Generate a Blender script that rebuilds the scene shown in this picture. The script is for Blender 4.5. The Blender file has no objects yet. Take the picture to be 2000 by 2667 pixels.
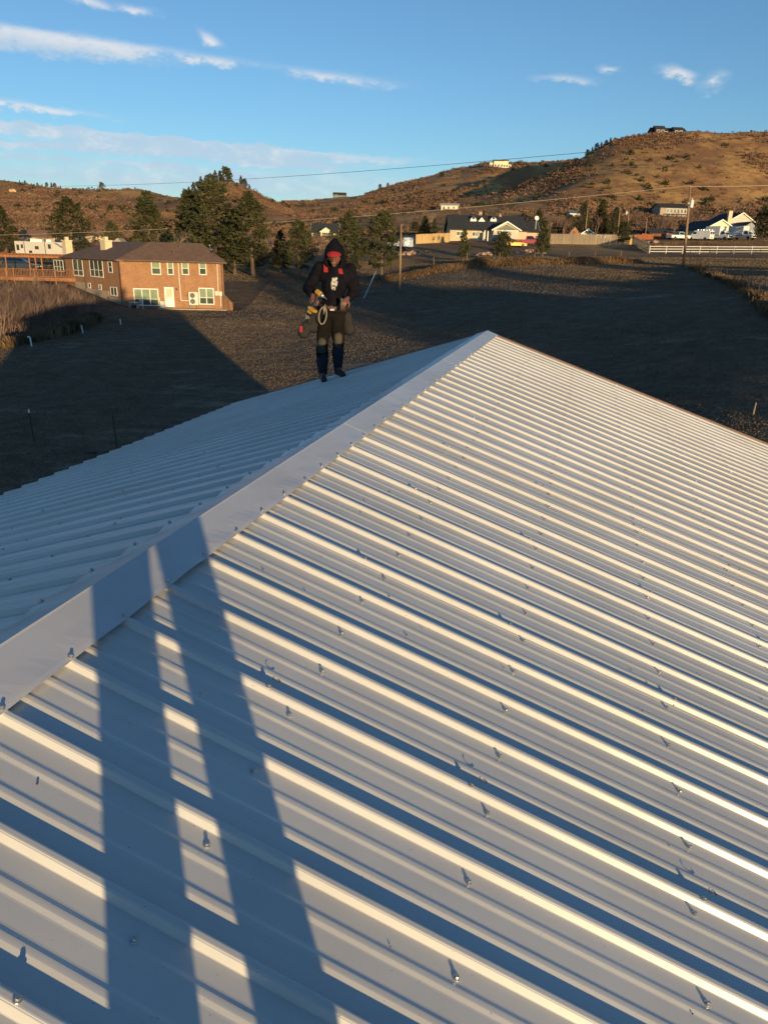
import bpy, bmesh, math, random
import numpy as np
from mathutils import Vector, Matrix

random.seed(7)
rng = np.random.default_rng(11)
scene = bpy.context.scene
COL = scene.collection
rad = math.radians

# ------------------------------------------------------------------ camera
FPX, PITCH, ROLL, ZC = 1862.3, rad(19.716), rad(1.548), 7.0
_f = Vector((0, math.cos(PITCH), -math.sin(PITCH)))
_u0 = Vector((0, math.sin(PITCH), math.cos(PITCH)))
_r0 = Vector((1, 0, 0))
_r = _r0 * math.cos(ROLL) + _u0 * math.sin(ROLL)
_u = _u0 * math.cos(ROLL) - _r0 * math.sin(ROLL)
CAM = Vector((0, 0, ZC))
cam_data = bpy.data.cameras.new("camera")
cam = bpy.data.objects.new("camera", cam_data)
COL.objects.link(cam)
cam.matrix_world = Matrix(((_r.x, _u.x, -_f.x, 0), (_r.y, _u.y, -_f.y, 0), (_r.z, _u.z, -_f.z, ZC), (0, 0, 0, 1)))
cam_data.sensor_fit = 'HORIZONTAL'
cam_data.sensor_width = 36.0
cam_data.lens = FPX / 2000.0 * 36.0
cam_data.clip_start = 0.02
cam_data.clip_end = 12000
scene.camera = cam
scene.render.resolution_x, scene.render.resolution_y = 767, 1024

# ------------------------------------------------------------------ sky, sun, exposure
SUN_EL, SUN_AZ = 3.0, 158.5            # degrees; azimuth clockwise from +Y
world = bpy.data.worlds.new("World")
scene.world = world
world.use_nodes = True
wt = world.node_tree
for n in list(wt.nodes):
    wt.nodes.remove(n)
def wn(kind, **kw):
    n = wt.nodes.new(kind)
    for k, v in kw.items():
        setattr(n, k, v)
    return n
def wset(sock, v):
    if isinstance(v, (int, float)):
        sock.default_value = v
    else:
        wt.links.new(v, sock)
def wm(op, a, b=None, c=None, clamp=False):
    n = wn('ShaderNodeMath', operation=op, use_clamp=clamp)
    wset(n.inputs[0], a)
    if b is not None: wset(n.inputs[1], b)
    if c is not None: wset(n.inputs[2], c)
    return n.outputs[0]
def wsmooth(x, lo, hi):
    n = wn('ShaderNodeMapRange', interpolation_type='SMOOTHSTEP')
    wset(n.inputs[0], x); n.inputs[1].default_value = lo; n.inputs[2].default_value = hi
    return n.outputs[0]
sky = wn('ShaderNodeTexSky', sky_type='NISHITA')
sky.sun_disc = False
sky.sun_elevation = rad(SUN_EL)
sky.sun_rotation = rad(SUN_AZ)
sky.altitude = 1900
sky.air_density = 1.0
sky.dust_density = 0.0
sky.ozone_density = 2.6
tc = wn('ShaderNodeTexCoord')
sep = wn('ShaderNodeSeparateXYZ'); wt.links.new(tc.outputs['Generated'], sep.inputs[0])
AZ = wm('MULTIPLY', wm('ARCTAN2', sep.outputs[0], sep.outputs[1]), 57.29578)
EL = wm('MULTIPLY', wm('ARCSINE', sep.outputs[2]), 57.29578)
def wnoise(su, sv, scale, detail, rough=0.55, off=0.0, dist=0.0):
    cb = wn('ShaderNodeCombineXYZ')
    wset(cb.inputs[0], wm('MULTIPLY', AZ, su)); wset(cb.inputs[1], wm('MULTIPLY', EL, sv)); cb.inputs[2].default_value = off
    nz = wn('ShaderNodeTexNoise'); wt.links.new(cb.outputs[0], nz.inputs['Vector'])
    nz.inputs['Scale'].default_value = scale; nz.inputs['Detail'].default_value = detail
    nz.inputs['Roughness'].default_value = rough; nz.inputs['Distortion'].default_value = dist
    return nz.outputs[0]
N_puff = wnoise(0.55, 1.1, 1.0, 4, 0.62, 7.7)
N_long = wnoise(0.09, 0.85, 1.0, 3, 0.6, 3.1)
cbv = wn('ShaderNodeCombineXYZ'); wset(cbv.inputs[0], AZ); wset(cbv.inputs[1], wm('ADD', EL, wm('MULTIPLY_ADD', N_puff, 1.1, -0.55)))
def wisp(u, v, a, b, rot, amp):
    """one drawn-out cloud: centre (azimuth, elevation), half length, half thickness, tilt (degrees)"""
    mp = wn('ShaderNodeMapping', vector_type='TEXTURE')
    mp.inputs['Location'].default_value = (u, v, 0); mp.inputs['Rotation'].default_value = (0, 0, rad(rot)); mp.inputs['Scale'].default_value = (a, b, 1)
    wt.links.new(cbv.outputs[0], mp.inputs[0])
    g = wn('ShaderNodeTexGradient', gradient_type='SPHERICAL'); wt.links.new(mp.outputs[0], g.inputs[0])
    return wm('MULTIPLY', g.outputs[1], amp)
def wmax(lst):
    acc = lst[0]
    for c in lst[1:]: acc = wm('MAXIMUM', acc, c)
    return acc
SOLID = wmax([wisp(-25, 12.1, 16, .95, -.2, 1.25), wisp(-14, 12.05, 7, .5, -1, .75), wisp(-4.5, 11.55, 9, .6, -4.5, .50), wisp(-28, 8.45, 11, .5, -1.2, 1.0),
              wisp(-17.4, 14.35, 2.6, .5, -2, .62), wisp(-21, 14.7, 4, .5, -8, .7), wisp(-12.6, 13.2, 1.6, .6, -26, .6), wisp(11.5, 11.6, 3.4, .42, -3, .52), wisp(14.6, 12.0, 1.4, .40, -12, .62), wisp(18.9, 11.65, 2.0, .60, -14, .82), wisp(21.2, 11.1, 1.4, .8, 20, .72)])
VEIL = wmax([wisp(-15, 6.95, 22, .50, -1.6, 1.5), wisp(-14, 6.45, 17, .75, -1.4, .85), wisp(-22, 6.25, 9, .34, .3, 1.25), wisp(-25, 5.5, 6, .36, -1, 1.05), wisp(-17.3, 5.5, 5.5, .30, -1, 1.3), wisp(-9, 6.0, 8, .32, -1.5, 1.15), wisp(-16, 4.7, 32, 1.8, 0, .62)])
cs = wsmooth(wm('MULTIPLY', SOLID, wm('MULTIPLY_ADD', N_puff, 2.4, -.22)), .03, .88)
UNDER = wisp(-24, 11.65, 16, .95, -.3, 1.6)  # greyer shade painted into the underside of the main cloud streak
cv = wm('MULTIPLY', wsmooth(wm('MULTIPLY', VEIL, wm('MULTIPLY_ADD', N_long, 1.7, .25)), .03, .70), .95)
# the same thin streaks go on, sparser, all round the sky
allround = wm('MULTIPLY', wsmooth(N_long, .56, .80), wm('MULTIPLY', wsmooth(EL, 18.0, 28.0), .45))
acc = wm('MAXIMUM', wm('MAXIMUM', cs, cv), allround, clamp=True)
ccol = wn('ShaderNodeMix', data_type='RGBA')
ccol.inputs[6].default_value = (1.75, 2.25, 2.75, 1); ccol.inputs[7].default_value = (3.1, 3.0, 2.95, 1)
wt.links.new(wm('SUBTRACT', wsmooth(wm('MULTIPLY_ADD', cs, .55, N_puff), .40, .95), wm('MULTIPLY', UNDER, .75), clamp=True), ccol.inputs[0])
smix = wn('ShaderNodeMix', data_type='RGBA')
wt.links.new(wm('MULTIPLY', acc, .86), smix.inputs[0]); wt.links.new(sky.outputs[0], smix.inputs[6]); wt.links.new(ccol.outputs[2], smix.inputs[7])
world.cycles.sampling_method = 'MANUAL'; world.cycles.sample_map_resolution = 512
bg = wn('ShaderNodeBackground'); bg.inputs[1].default_value = 0.15
wo = wn('ShaderNodeOutputWorld')
wt.links.new(smix.outputs[2], bg.inputs[0]); wt.links.new(bg.outputs[0], wo.inputs[0])

sun_data = bpy.data.lights.new("sun", 'SUN')
sun_data.energy = 3.3
sun_data.angle = rad(0.5)
sun_data.color = (1.0, 0.73, 0.38)
sun = bpy.data.objects.new("sun", sun_data)
COL.objects.link(sun)
_sd = Vector((math.sin(rad(SUN_AZ)) * math.cos(rad(SUN_EL)), math.cos(rad(SUN_AZ)) * math.cos(rad(SUN_EL)), math.sin(rad(SUN_EL))))
sun.rotation_euler = _sd.to_track_quat('Z', 'Y').to_euler()
sun.location = (30, -60, 60)

vs = scene.view_settings
vs.view_transform = 'Standard'; vs.look = 'None'; vs.gamma = 1.0; vs.use_curve_mapping = False
vs.exposure = 0.9
cy = scene.cycles
cy.max_bounces = 5; cy.diffuse_bounces = 2; cy.glossy_bounces = 2; cy.transmission_bounces = 2; cy.transparent_max_bounces = 4

# ------------------------------------------------------------------ pixel -> place (measuring helpers)
def ray(px, py):
    return _f + _r * ((px - 1000) / FPX) + _u * ((1333.5 - py) / FPX)
def atY(px, py, Y):
    v = ray(px, py)
    return CAM + v * (Y / v.y)
def hit_plane(px, py, o, n):
    v = ray(px, py)
    return CAM + v * ((o - CAM).dot(n) / v.dot(n))

# ------------------------------------------------------------------ mesh helpers
class MB:
    def __init__(s):
        s.v = []; s.f = []
    def poly(s, pts):
        b = len(s.v); s.v.extend(tuple(p) for p in pts); s.f.append(tuple(range(b, b + len(pts))))
        return s
    def mesh(s, vs_, fs_):
        b = len(s.v); s.v.extend(tuple(p) for p in vs_); s.f.extend(tuple(i + b for i in f) for f in fs_)
        return s
    def box(s, o, ex, ey, ez):
        o, ex, ey, ez = map(Vector, (o, ex, ey, ez))
        if ex.cross(ey).dot(ez) < 0:
            ex, ey = ey, ex
        P = [o, o + ex, o + ex + ey, o + ey]
        return s.mesh(P + [p + ez for p in P], [(3, 2, 1, 0), (4, 5, 6, 7), (0, 1, 5, 4), (1, 2, 6, 5), (2, 3, 7, 6), (3, 0, 4, 7)])
    def cbox(s, c, sx, sy, sz, rz=0.0):
        """box standing on c, turned rz about z"""
        ca, sa = math.cos(rz), math.sin(rz)
        ex = Vector((ca, sa, 0)) * sx; ey = Vector((-sa, ca, 0)) * sy
        return s.box(Vector(c) - ex / 2 - ey / 2, ex, ey, (0, 0, sz))
    def prism(s, pts, vec):
        pts = [Vector(p) for p in pts]; vec = Vector(vec); n = len(pts)
        nrm = Vector((0, 0, 0))
        for i in range(n):
            nrm += pts[i].cross(pts[(i + 1) % n])
        if nrm.dot(vec) < 0:
            pts = pts[::-1]
        b = len(s.v)
        s.v.extend(tuple(p) for p in pts); s.v.extend(tuple(p + vec) for p in pts)
        s.f.append(tuple(range(b + n - 1, b - 1, -1))); s.f.append(tuple(range(b + n, b + 2 * n)))
        for i in range(n):
            j = (i + 1) % n
            s.f.append((b + i, b + j, b + n + j, b + n + i))
        return s
    def tube(s, p0, p1, r0, r1=None, n=6, caps=True):
        p0, p1 = Vector(p0), Vector(p1)
        r1 = r0 if r1 is None else r1
        d = (p1 - p0).normalized() if (p1 - p0).length > 1e-9 else Vector((0, 0, 1))
        a = d.orthogonal().normalized(); c = d.cross(a)
        b = len(s.v)
        for p, r in ((p0, r0), (p1, r1)):
            for i in range(n):
                t = 2 * math.pi * i / n
                s.v.append(tuple(p + (a * math.cos(t) + c * math.sin(t)) * r))
        for i in range(n):
            j = (i + 1) % n
            s.f.append((b + i, b + j, b + n + j, b + n + i))
        if caps:
            s.f.append(tuple(range(b + n - 1, b - 1, -1))); s.f.append(tuple(range(b + n, b + 2 * n)))
        return s
    def path(s, pts, r, n=6, caps=True):
        pts = [Vector(p) for p in pts]; m = len(pts)
        rr = r if isinstance(r, (list, tuple)) else [r] * m
        b = len(s.v); a = None
        for k in range(m):
            d = (pts[min(k + 1, m - 1)] - pts[max(k - 1, 0)]).normalized()
            if a is None: a = d.orthogonal().normalized()
            a = (a - d * a.dot(d)).normalized(); c = d.cross(a)
            for i in range(n):
                t = 2 * math.pi * i / n
                s.v.append(tuple(pts[k] + (a * math.cos(t) + c * math.sin(t)) * rr[k]))
        for k in range(m - 1):
            for i in range(n):
                j = (i + 1) % n
                s.f.append((b + k * n + i, b + k * n + j, b + (k + 1) * n + j, b + (k + 1) * n + i))
        if caps:
            s.f.append(tuple(range(b + n - 1, b - 1, -1))); s.f.append(tuple(range(b + (m - 1) * n, b + m * n)))
        return s
    def lathe(s, c, prof, n=16, axis=(0, 0, 1)):
        """profile of (radius, height) turned round axis at c; closed at both ends"""
        c = Vector(c); d = Vector(axis).normalized(); a = d.orthogonal().normalized(); e = d.cross(a)
        b = len(s.v); m = len(prof)
        for r, h in prof:
            for i in range(n):
                t = 2 * math.pi * i / n
                s.v.append(tuple(c + d * h + (a * math.cos(t) + e * math.sin(t)) * r))
        for k in range(m - 1):
            for i in range(n):
                j = (i + 1) % n
                s.f.append((b + k * n + i, b + k * n + j, b + (k + 1) * n + j, b + (k + 1) * n + i))
        s.f.append(tuple(range(b + n - 1, b - 1, -1))); s.f.append(tuple(range(b + (m - 1) * n, b + m * n)))
        return s
    def blob(s, c, r, seed=0, sub=1, jit=0.25, sq=(1, 1, 1)):
        bm = bmesh.new(); bmesh.ops.create_icosphere(bm, subdivisions=sub, radius=1.0)
        rd = random.Random(seed); c = Vector(c)
        vs_ = []
        for v in bm.verts:
            k = r * (1 + rd.uniform(-jit, jit))
            vs_.append((c.x + v.co.x * k * sq[0], c.y + v.co.y * k * sq[1], c.z + v.co.z * k * sq[2]))
        fs_ = [tuple(v.index for v in f.verts) for f in bm.faces]
        bm.free()
        return s.mesh(vs_, fs_)
    def data(s, name, off=(0, 0, 0), smooth=False):
        me = bpy.data.meshes.new(name)
        if any(off):
            o = off; vv = [(p[0] - o[0], p[1] - o[1], p[2] - o[2]) for p in s.v]
        else:
            vv = s.v
        me.from_pydata(vv, [], s.f)
        if smooth:
            me.polygons.foreach_set('use_smooth', [True] * len(me.polygons))
        me.update()
        return me

def tag(o, label=None, cat=None, group=None, kind=None):
    if label: o['label'] = label
    if cat: o['category'] = cat
    if group: o['group'] = group
    if kind: o['kind'] = kind
    return o
def link(name, me, m=None, parent=None, loc=None):
    o = bpy.data.objects.new(name, me)
    COL.objects.link(o)
    if m is not None and me is not None and not me.materials:
        me.materials.append(m)
    if parent is not None: o.parent = parent
    if loc is not None: o.location = loc
    return o
class Thing:
    """Empty at the base of a thing; parts are given in world coordinates"""
    def __init__(s, name, label, cat, base, group=None):
        s.base = Vector(base)
        s.o = bpy.data.objects.new(name, None)
        s.o.empty_display_size = 0.2
        COL.objects.link(s.o); s.o.location = s.base
        tag(s.o, label, cat, group)
    def add(s, name, mb, m, parent=None, smooth=False, label=None):
        o = link(name, mb.data(name, s.base, smooth), m, parent or s.o)
        if label: o['label'] = label
        return o
    def ref(s, name, me, world_loc, rot=None, parent=None):
        """another object on shared mesh data (parent sits at the thing's base)"""
        o = link(name, me, None, parent or s.o, Vector(world_loc) - s.base)
        if rot is not None: o.rotation_euler = rot
        return o
def solo(name, mb, m, label, cat, base=None, group=None, smooth=False, kind=None):
    b = Vector(base) if base is not None else Vector((0, 0, 0))
    o = link(name, mb.data(name, b, smooth), m, None, b)
    return tag(o, label, cat, group, kind)
def copy_tree(o, parent=None, loc=None, rz=None, scale=None, label=None):
    c = o.copy(); COL.objects.link(c); c.parent = parent
    if loc is not None: c.location = loc
    if rz is not None: c.rotation_euler = (0, 0, rz)
    if scale is not None: c.scale = scale if isinstance(scale, (tuple, list)) else (scale,) * 3
    if label: c['label'] = label
    for ch in o.children:
        copy_tree(ch, c)
    return c

# ------------------------------------------------------------------ materials
def mat(name, c1, c2=None, rough=0.8, scale=3.0, detail=4, metal=0.0, bump=0.0, bscale=None, spec=0.5, lo=.35, hi=.65, rvar=0.0, sx=(1, 1, 1), coat=0.0, world_=False, rand=0.0):
    m = bpy.data.materials.new(name); m.use_nodes = True
    nt = m.node_tree; b = nt.nodes['Principled BSDF']
    b.inputs['Roughness'].default_value = rough; b.inputs['Metallic'].default_value = metal
    b.inputs['Specular IOR Level'].default_value = spec
    if coat: b.inputs['Coat Weight'].default_value = coat; b.inputs['Coat Roughness'].default_value = 0.08
    b.inputs['Base Color'].default_value = (*c1, 1)
    if c2 is not None or bump:
        t = nt.nodes.new('ShaderNodeTexCoord')
        src = t.outputs['Object']
        if world_:
            g = nt.nodes.new('ShaderNodeNewGeometry'); src = g.outputs['Position']
        mp = nt.nodes.new('ShaderNodeMapping'); mp.inputs['Scale'].default_value = sx
        nt.links.new(src, mp.inputs[0])
        nz = nt.nodes.new('ShaderNodeTexNoise'); nz.inputs['Scale'].default_value = scale; nz.inputs['Detail'].default_value = detail
        nt.links.new(mp.outputs[0], nz.inputs['Vector'])
        if c2 is not None:
            mr = nt.nodes.new('ShaderNodeMapRange'); mr.inputs[1].default_value = lo; mr.inputs[2].default_value = hi
            nt.links.new(nz.outputs[0], mr.inputs[0])
            mx = nt.nodes.new('ShaderNodeMix'); mx.data_type = 'RGBA'
            mx.inputs[6].default_value = (*c1, 1); mx.inputs[7].default_value = (*c2, 1)
            nt.links.new(mr.outputs[0], mx.inputs[0])
            out = mx.outputs[2]
            if rand:
                oi = nt.nodes.new('ShaderNodeObjectInfo')
                hs = nt.nodes.new('ShaderNodeHueSaturation')
                mrr = nt.nodes.new('ShaderNodeMapRange'); mrr.inputs[3].default_value = 1 - rand; mrr.inputs[4].default_value = 1 + rand
                nt.links.new(oi.outputs['Random'], mrr.inputs[0]); nt.links.new(mrr.outputs[0], hs.inputs['Value'])
                nt.links.new(out, hs.inputs['Color']); out = hs.outputs[0]
            nt.links.new(out, b.inputs['Base Color'])
            if rvar:
                m2 = nt.nodes.new('ShaderNodeMapRange'); m2.inputs[3].default_value = rough - rvar; m2.inputs[4].default_value = rough + rvar
                nt.links.new(nz.outputs[0], m2.inputs[0]); nt.links.new(m2.outputs[0], b.inputs['Roughness'])
        if bump:
            n2 = nt.nodes.new('ShaderNodeTexNoise'); n2.inputs['Scale'].default_value = bscale or scale * 4; n2.inputs['Detail'].default_value = 4
            nt.links.new(mp.outputs[0], n2.inputs['Vector'])
            bp = nt.nodes.new('ShaderNodeBump'); bp.inputs['Strength'].default_value = bump; bp.inputs['Distance'].default_value = 0.05
            nt.links.new(n2.outputs[0], bp.inputs['Height']); nt.links.new(bp.outputs[0], b.inputs['Normal'])
    return m
def leaf_mat(name, c1, c2, c3, scale=1.2):
    """foliage: clump-to-clump colour by position, tree-to-tree by object"""
    m = mat(name, c1, c2, rough=.75, scale=scale, detail=3, spec=.15, rand=.18, lo=.3, hi=.7)
    return m
def glass_mat(name, c, rough=.08, spec=.8):
    return mat(name, c, None, rough=rough, spec=spec)

# ================================================================== terrain
def _hash2(ix, iy, seed):
    h = (ix.astype(np.int64) * 374761393 + iy.astype(np.int64) * 668265263 + seed * 974634777) & 0x7fffffff
    h = ((h ^ (h >> 13)) * 1274126177) & 0x7fffffff
    return ((h ^ (h >> 16)) & 0xffff) / 65535.0
def vnoise(x, y, seed=0):
    x = np.asarray(x, float); y = np.asarray(y, float)
    ix = np.floor(x).astype(np.int64); iy = np.floor(y).astype(np.int64); fx = x - ix; fy = y - iy
    fx = fx * fx * (3 - 2 * fx); fy = fy * fy * (3 - 2 * fy)
    a = _hash2(ix, iy, seed); b = _hash2(ix + 1, iy, seed); c = _hash2(ix, iy + 1, seed); d = _hash2(ix + 1, iy + 1, seed)
    return (a * (1 - fx) + b * fx) * (1 - fy) + (c * (1 - fx) + d * fx) * fy
def fbm(x, y, seed=0, oct=4):
    s = 0; a = 1; t = 0
    for o in range(oct):
        s = s + a * vnoise(x * 2 ** o, y * 2 ** o, seed + o); t += a; a *= .5
    return s / t
_PX = [-400, 0, 200, 400, 600, 800, 1000, 1200, 1400, 1600, 1800, 2000, 2400]
_NEAR = {   # ground height by forward distance, for the image columns above
    15:  [0, 0, 0, 0, 0, 0, .2, .4, .6, .8, 1.2, 1.6, 2],
    30:  [0, 0, 0, 0, 0, .1, .4, .8, 1.2, 1.7, 2.3, 2.8, 3.4],
    50:  [.1, .1, .1, .1, .2, .5, 1.0, 1.6, 2.3, 3.1, 3.9, 4.6, 5.2],
    70:  [.4, .4, .4, .5, .7, 1.2, 1.9, 2.8, 3.6, 4.4, 5.2, 5.9, 6.4],
    85:  [2.0, 2.0, 1.5, .85, .85, 1.6, 2.8, 3.8, 4.6, 5.4, 6.0, 6.5, 7],
    95:  [3.0, 2.9, 2.4, 1.8, 2.0, 2.6, 3.5, 4.7, 5.4, 6.0, 6.5, 7.0, 7.5],
    108: [3.8, 3.7, 3.4, 3.2, 3.5, 3.7, 4.4, 6.1, 6.5, 6.8, 7.2, 7.6, 8],
    125: [4.5, 4.5, 4.5, 4.5, 4.5, 4.9, 6.4, 7.2, 7.5, 7.7, 8.0, 8.3, 8.6],
    140: [5, 5, 5, 5, 5.2, 5.8, 8.0, 8.4, 8.5, 8.6, 8.8, 9, 9.2],
    165: [6, 6, 6, 6, 6.5, 7.5, 9.6, 10.3, 10.4, 10.5, 11, 11.4, 11.8],
    195: [7, 7, 7, 7, 8, 9, 11, 12, 12.5, 12.8, 13.3, 13.6, 14],
    260: [12, 12, 11, 10.5, 11, 11.6, 15, 17, 18, 19, 20, 21, 22],
    330: [20, 20, 19, 18, 18, 18, 23, 26, 27, 27, 27, 30, 34],
}
_FAR = {    # farther ground by the image row it reaches in each column
    400: [(-400, 540), (0, 545), (200, 550), (400, 555), (500, 548), (570, 530), (620, 530), (680, 555), (800, 575), (1000, 562), (1145, 545), (1300, 532), (1400, 508), (1500, 470), (1560, 455), (1650, 440), (1800, 424), (2000, 418), (2400, 410)],
    480: [(-400, 515), (0, 520), (200, 528), (400, 530), (480, 515), (530, 492), (570, 484), (615, 483), (640, 495), (680, 515), (723, 536), (800, 562), (1000, 548), (1145, 530), (1250, 520), (1330, 500), (1400, 468), (1450, 445), (1507, 419), (1555, 398), (1615, 369), (1700, 358), (1785, 355), (1880, 352), (2000, 350), (2400, 345)],
    545: [(-400, 498), (0, 505), (200, 515), (400, 520), (500, 520), (570, 515), (615, 515), (680, 535), (800, 555), (1000, 538), (1145, 525), (1250, 527), (1330, 522), (1400, 514), (1450, 505), (1507, 494), (1555, 478), (1615, 445), (1700, 420), (2000, 410), (2400, 400)],
    590: [(-400, 478), (0, 486), (200, 505), (400, 512), (500, 520), (570, 525), (680, 541), (800, 552), (1000, 530), (1145, 513), (1230, 488), (1290, 462), (1330, 446), (1365, 434), (1400, 427), (1450, 424), (1507, 421), (1555, 424), (1615, 432), (1700, 440), (2000, 440), (2400, 440)],
    620: [(-400, 465), (0, 473), (60, 481), (120, 489), (240, 498), (350, 496), (458, 517), (494, 519), (560, 530), (680, 545), (800, 550), (1000, 523), (1145, 505), (1250, 497), (1330, 492), (1400, 489), (1450, 487), (1507, 486), (1600, 480), (2000, 480), (2400, 480)],
    660: [(-400, 462), (0, 470), (60, 480), (120, 488), (240, 497), (350, 494), (458, 516), (494, 518), (560, 532), (680, 545), (800, 547), (1000, 515), (1145, 491), (1250, 478), (1330, 472), (1400, 468), (1507, 464), (1600, 460), (2000, 470), (2400, 480)],
    760: [(-400, 480), (0, 490), (120, 505), (240, 512), (458, 530), (560, 535), (680, 540), (800, 536), (930, 518), (1025, 486), (1145, 452), (1278, 429), (1420, 423), (1507, 420), (1600, 424), (2000, 440), (2400, 460)],
    880: [(-400, 520), (0, 530), (400, 545), (663, 536), (733, 531), (800, 528), (870, 521), (930, 512), (1025, 484), (1145, 456), (1278, 436), (1420, 430), (1600, 430), (2000, 450), (2400, 470)],
    1050: [(-400, 570), (0, 575), (663, 565), (870, 555), (1145, 510), (1420, 480), (2000, 480), (2400, 490)],
    1600: [(-400, 640), (1000, 640), (2400, 640)],
    5000: [(-400, 662), (1000, 668), (2400, 690)],
}
TT = np.linspace(-.78, .78, 313)
def _px2t(px):
    p = atY(px, 640, 100.0); return p.x / 100.0
_rowsY, _rowsZ = [], []
for Y, zs in _NEAR.items():
    _rowsY.append(Y); _rowsZ.append(np.interp(TT, [_px2t(p) for p in _PX], zs))
for Y, lst in _FAR.items():
    t_ = []; z_ = []
    for p, q in lst:
        P = atY(p, q, Y); t_.append(P.x / Y); z_.append(P.z)
    _rowsY.append(Y); _rowsZ.append(np.interp(TT, t_, z_))
_rowsY = np.array(_rowsY, float); _rowsZ = np.array(_rowsZ)
_ker = np.exp(-np.linspace(-2, 2, 9) ** 2); _ker /= _ker.sum()
for i in range(len(_rowsY)):
    k = _ker
    _rowsZ[i] = np.convolve(np.pad(_rowsZ[i], 4, mode='edge'), k, mode='valid')
_h = np.diff(_rowsY)[:, None]; _dl = np.diff(_rowsZ, axis=0) / _h
_sl = np.zeros_like(_rowsZ)
_same = (_dl[:-1] * _dl[1:]) > 0
_sl[1:-1] = np.where(_same, 2 * _dl[:-1] * _dl[1:] / np.where(_same, _dl[:-1] + _dl[1:], 1), 0)
def zg(X, Y, noise=True):
    X = np.asarray(X, float); Y = np.asarray(Y, float)
    sh = np.broadcast(X, Y).shape
    X, Y = np.broadcast_to(X, sh).ravel(), np.broadcast_to(Y, sh).ravel()
    t = np.clip(X / np.maximum(np.abs(Y), 15.0), TT[0], TT[-1])
    y = np.clip(Y, _rowsY[0], _rowsY[-1])
    k = np.clip(np.searchsorted(_rowsY, y) - 1, 0, len(_rowsY) - 2)
    f = (t - TT[0]) / (TT[1] - TT[0]); j = np.clip(f.astype(int), 0, len(TT) - 2); f = f - j
    g = lambda A, kk: A[kk, j] * (1 - f) + A[kk, j + 1] * f
    hh = _rowsY[k + 1] - _rowsY[k]; s = (y - _rowsY[k]) / hh
    z0, z1, m0, m1 = g(_rowsZ, k), g(_rowsZ, k + 1), g(_sl, k) * hh, g(_sl, k + 1) * hh
    z = (2 * s ** 3 - 3 * s ** 2 + 1) * z0 + (s ** 3 - 2 * s ** 2 + s) * m0 + (-2 * s ** 3 + 3 * s ** 2) * z1 + (s ** 3 - s ** 2) * m1
    if noise:
        amp = np.interp(np.maximum(Y, 0), [0, 110, 240, 420, 900], [.0, .0, .6, 3.2, 5.0])
        rdg = 1 - np.abs(2 * fbm(X / 55, Y / 90, 5, 4) - 1) * 2
        z = z + amp * (fbm(X / 70, Y / 70, 1, 4) - .5) * 1.6 + amp * .5 * (rdg - .5)
        z = z + .07 * (fbm(X / 2.2, Y / 2.2, 9, 3) - .5) * np.interp(np.abs(Y), [0, 150, 300], [1, 1, 0])
    return z.reshape(sh) if sh else float(z[0])
def ground(px, py, Y, dz=0.0):
    """the point of the ground that stands at forward distance Y in image column px"""
    p = atY(px, py, Y)
    return Vector((p.x, Y, float(zg(p.x, Y)) + dz))

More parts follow.
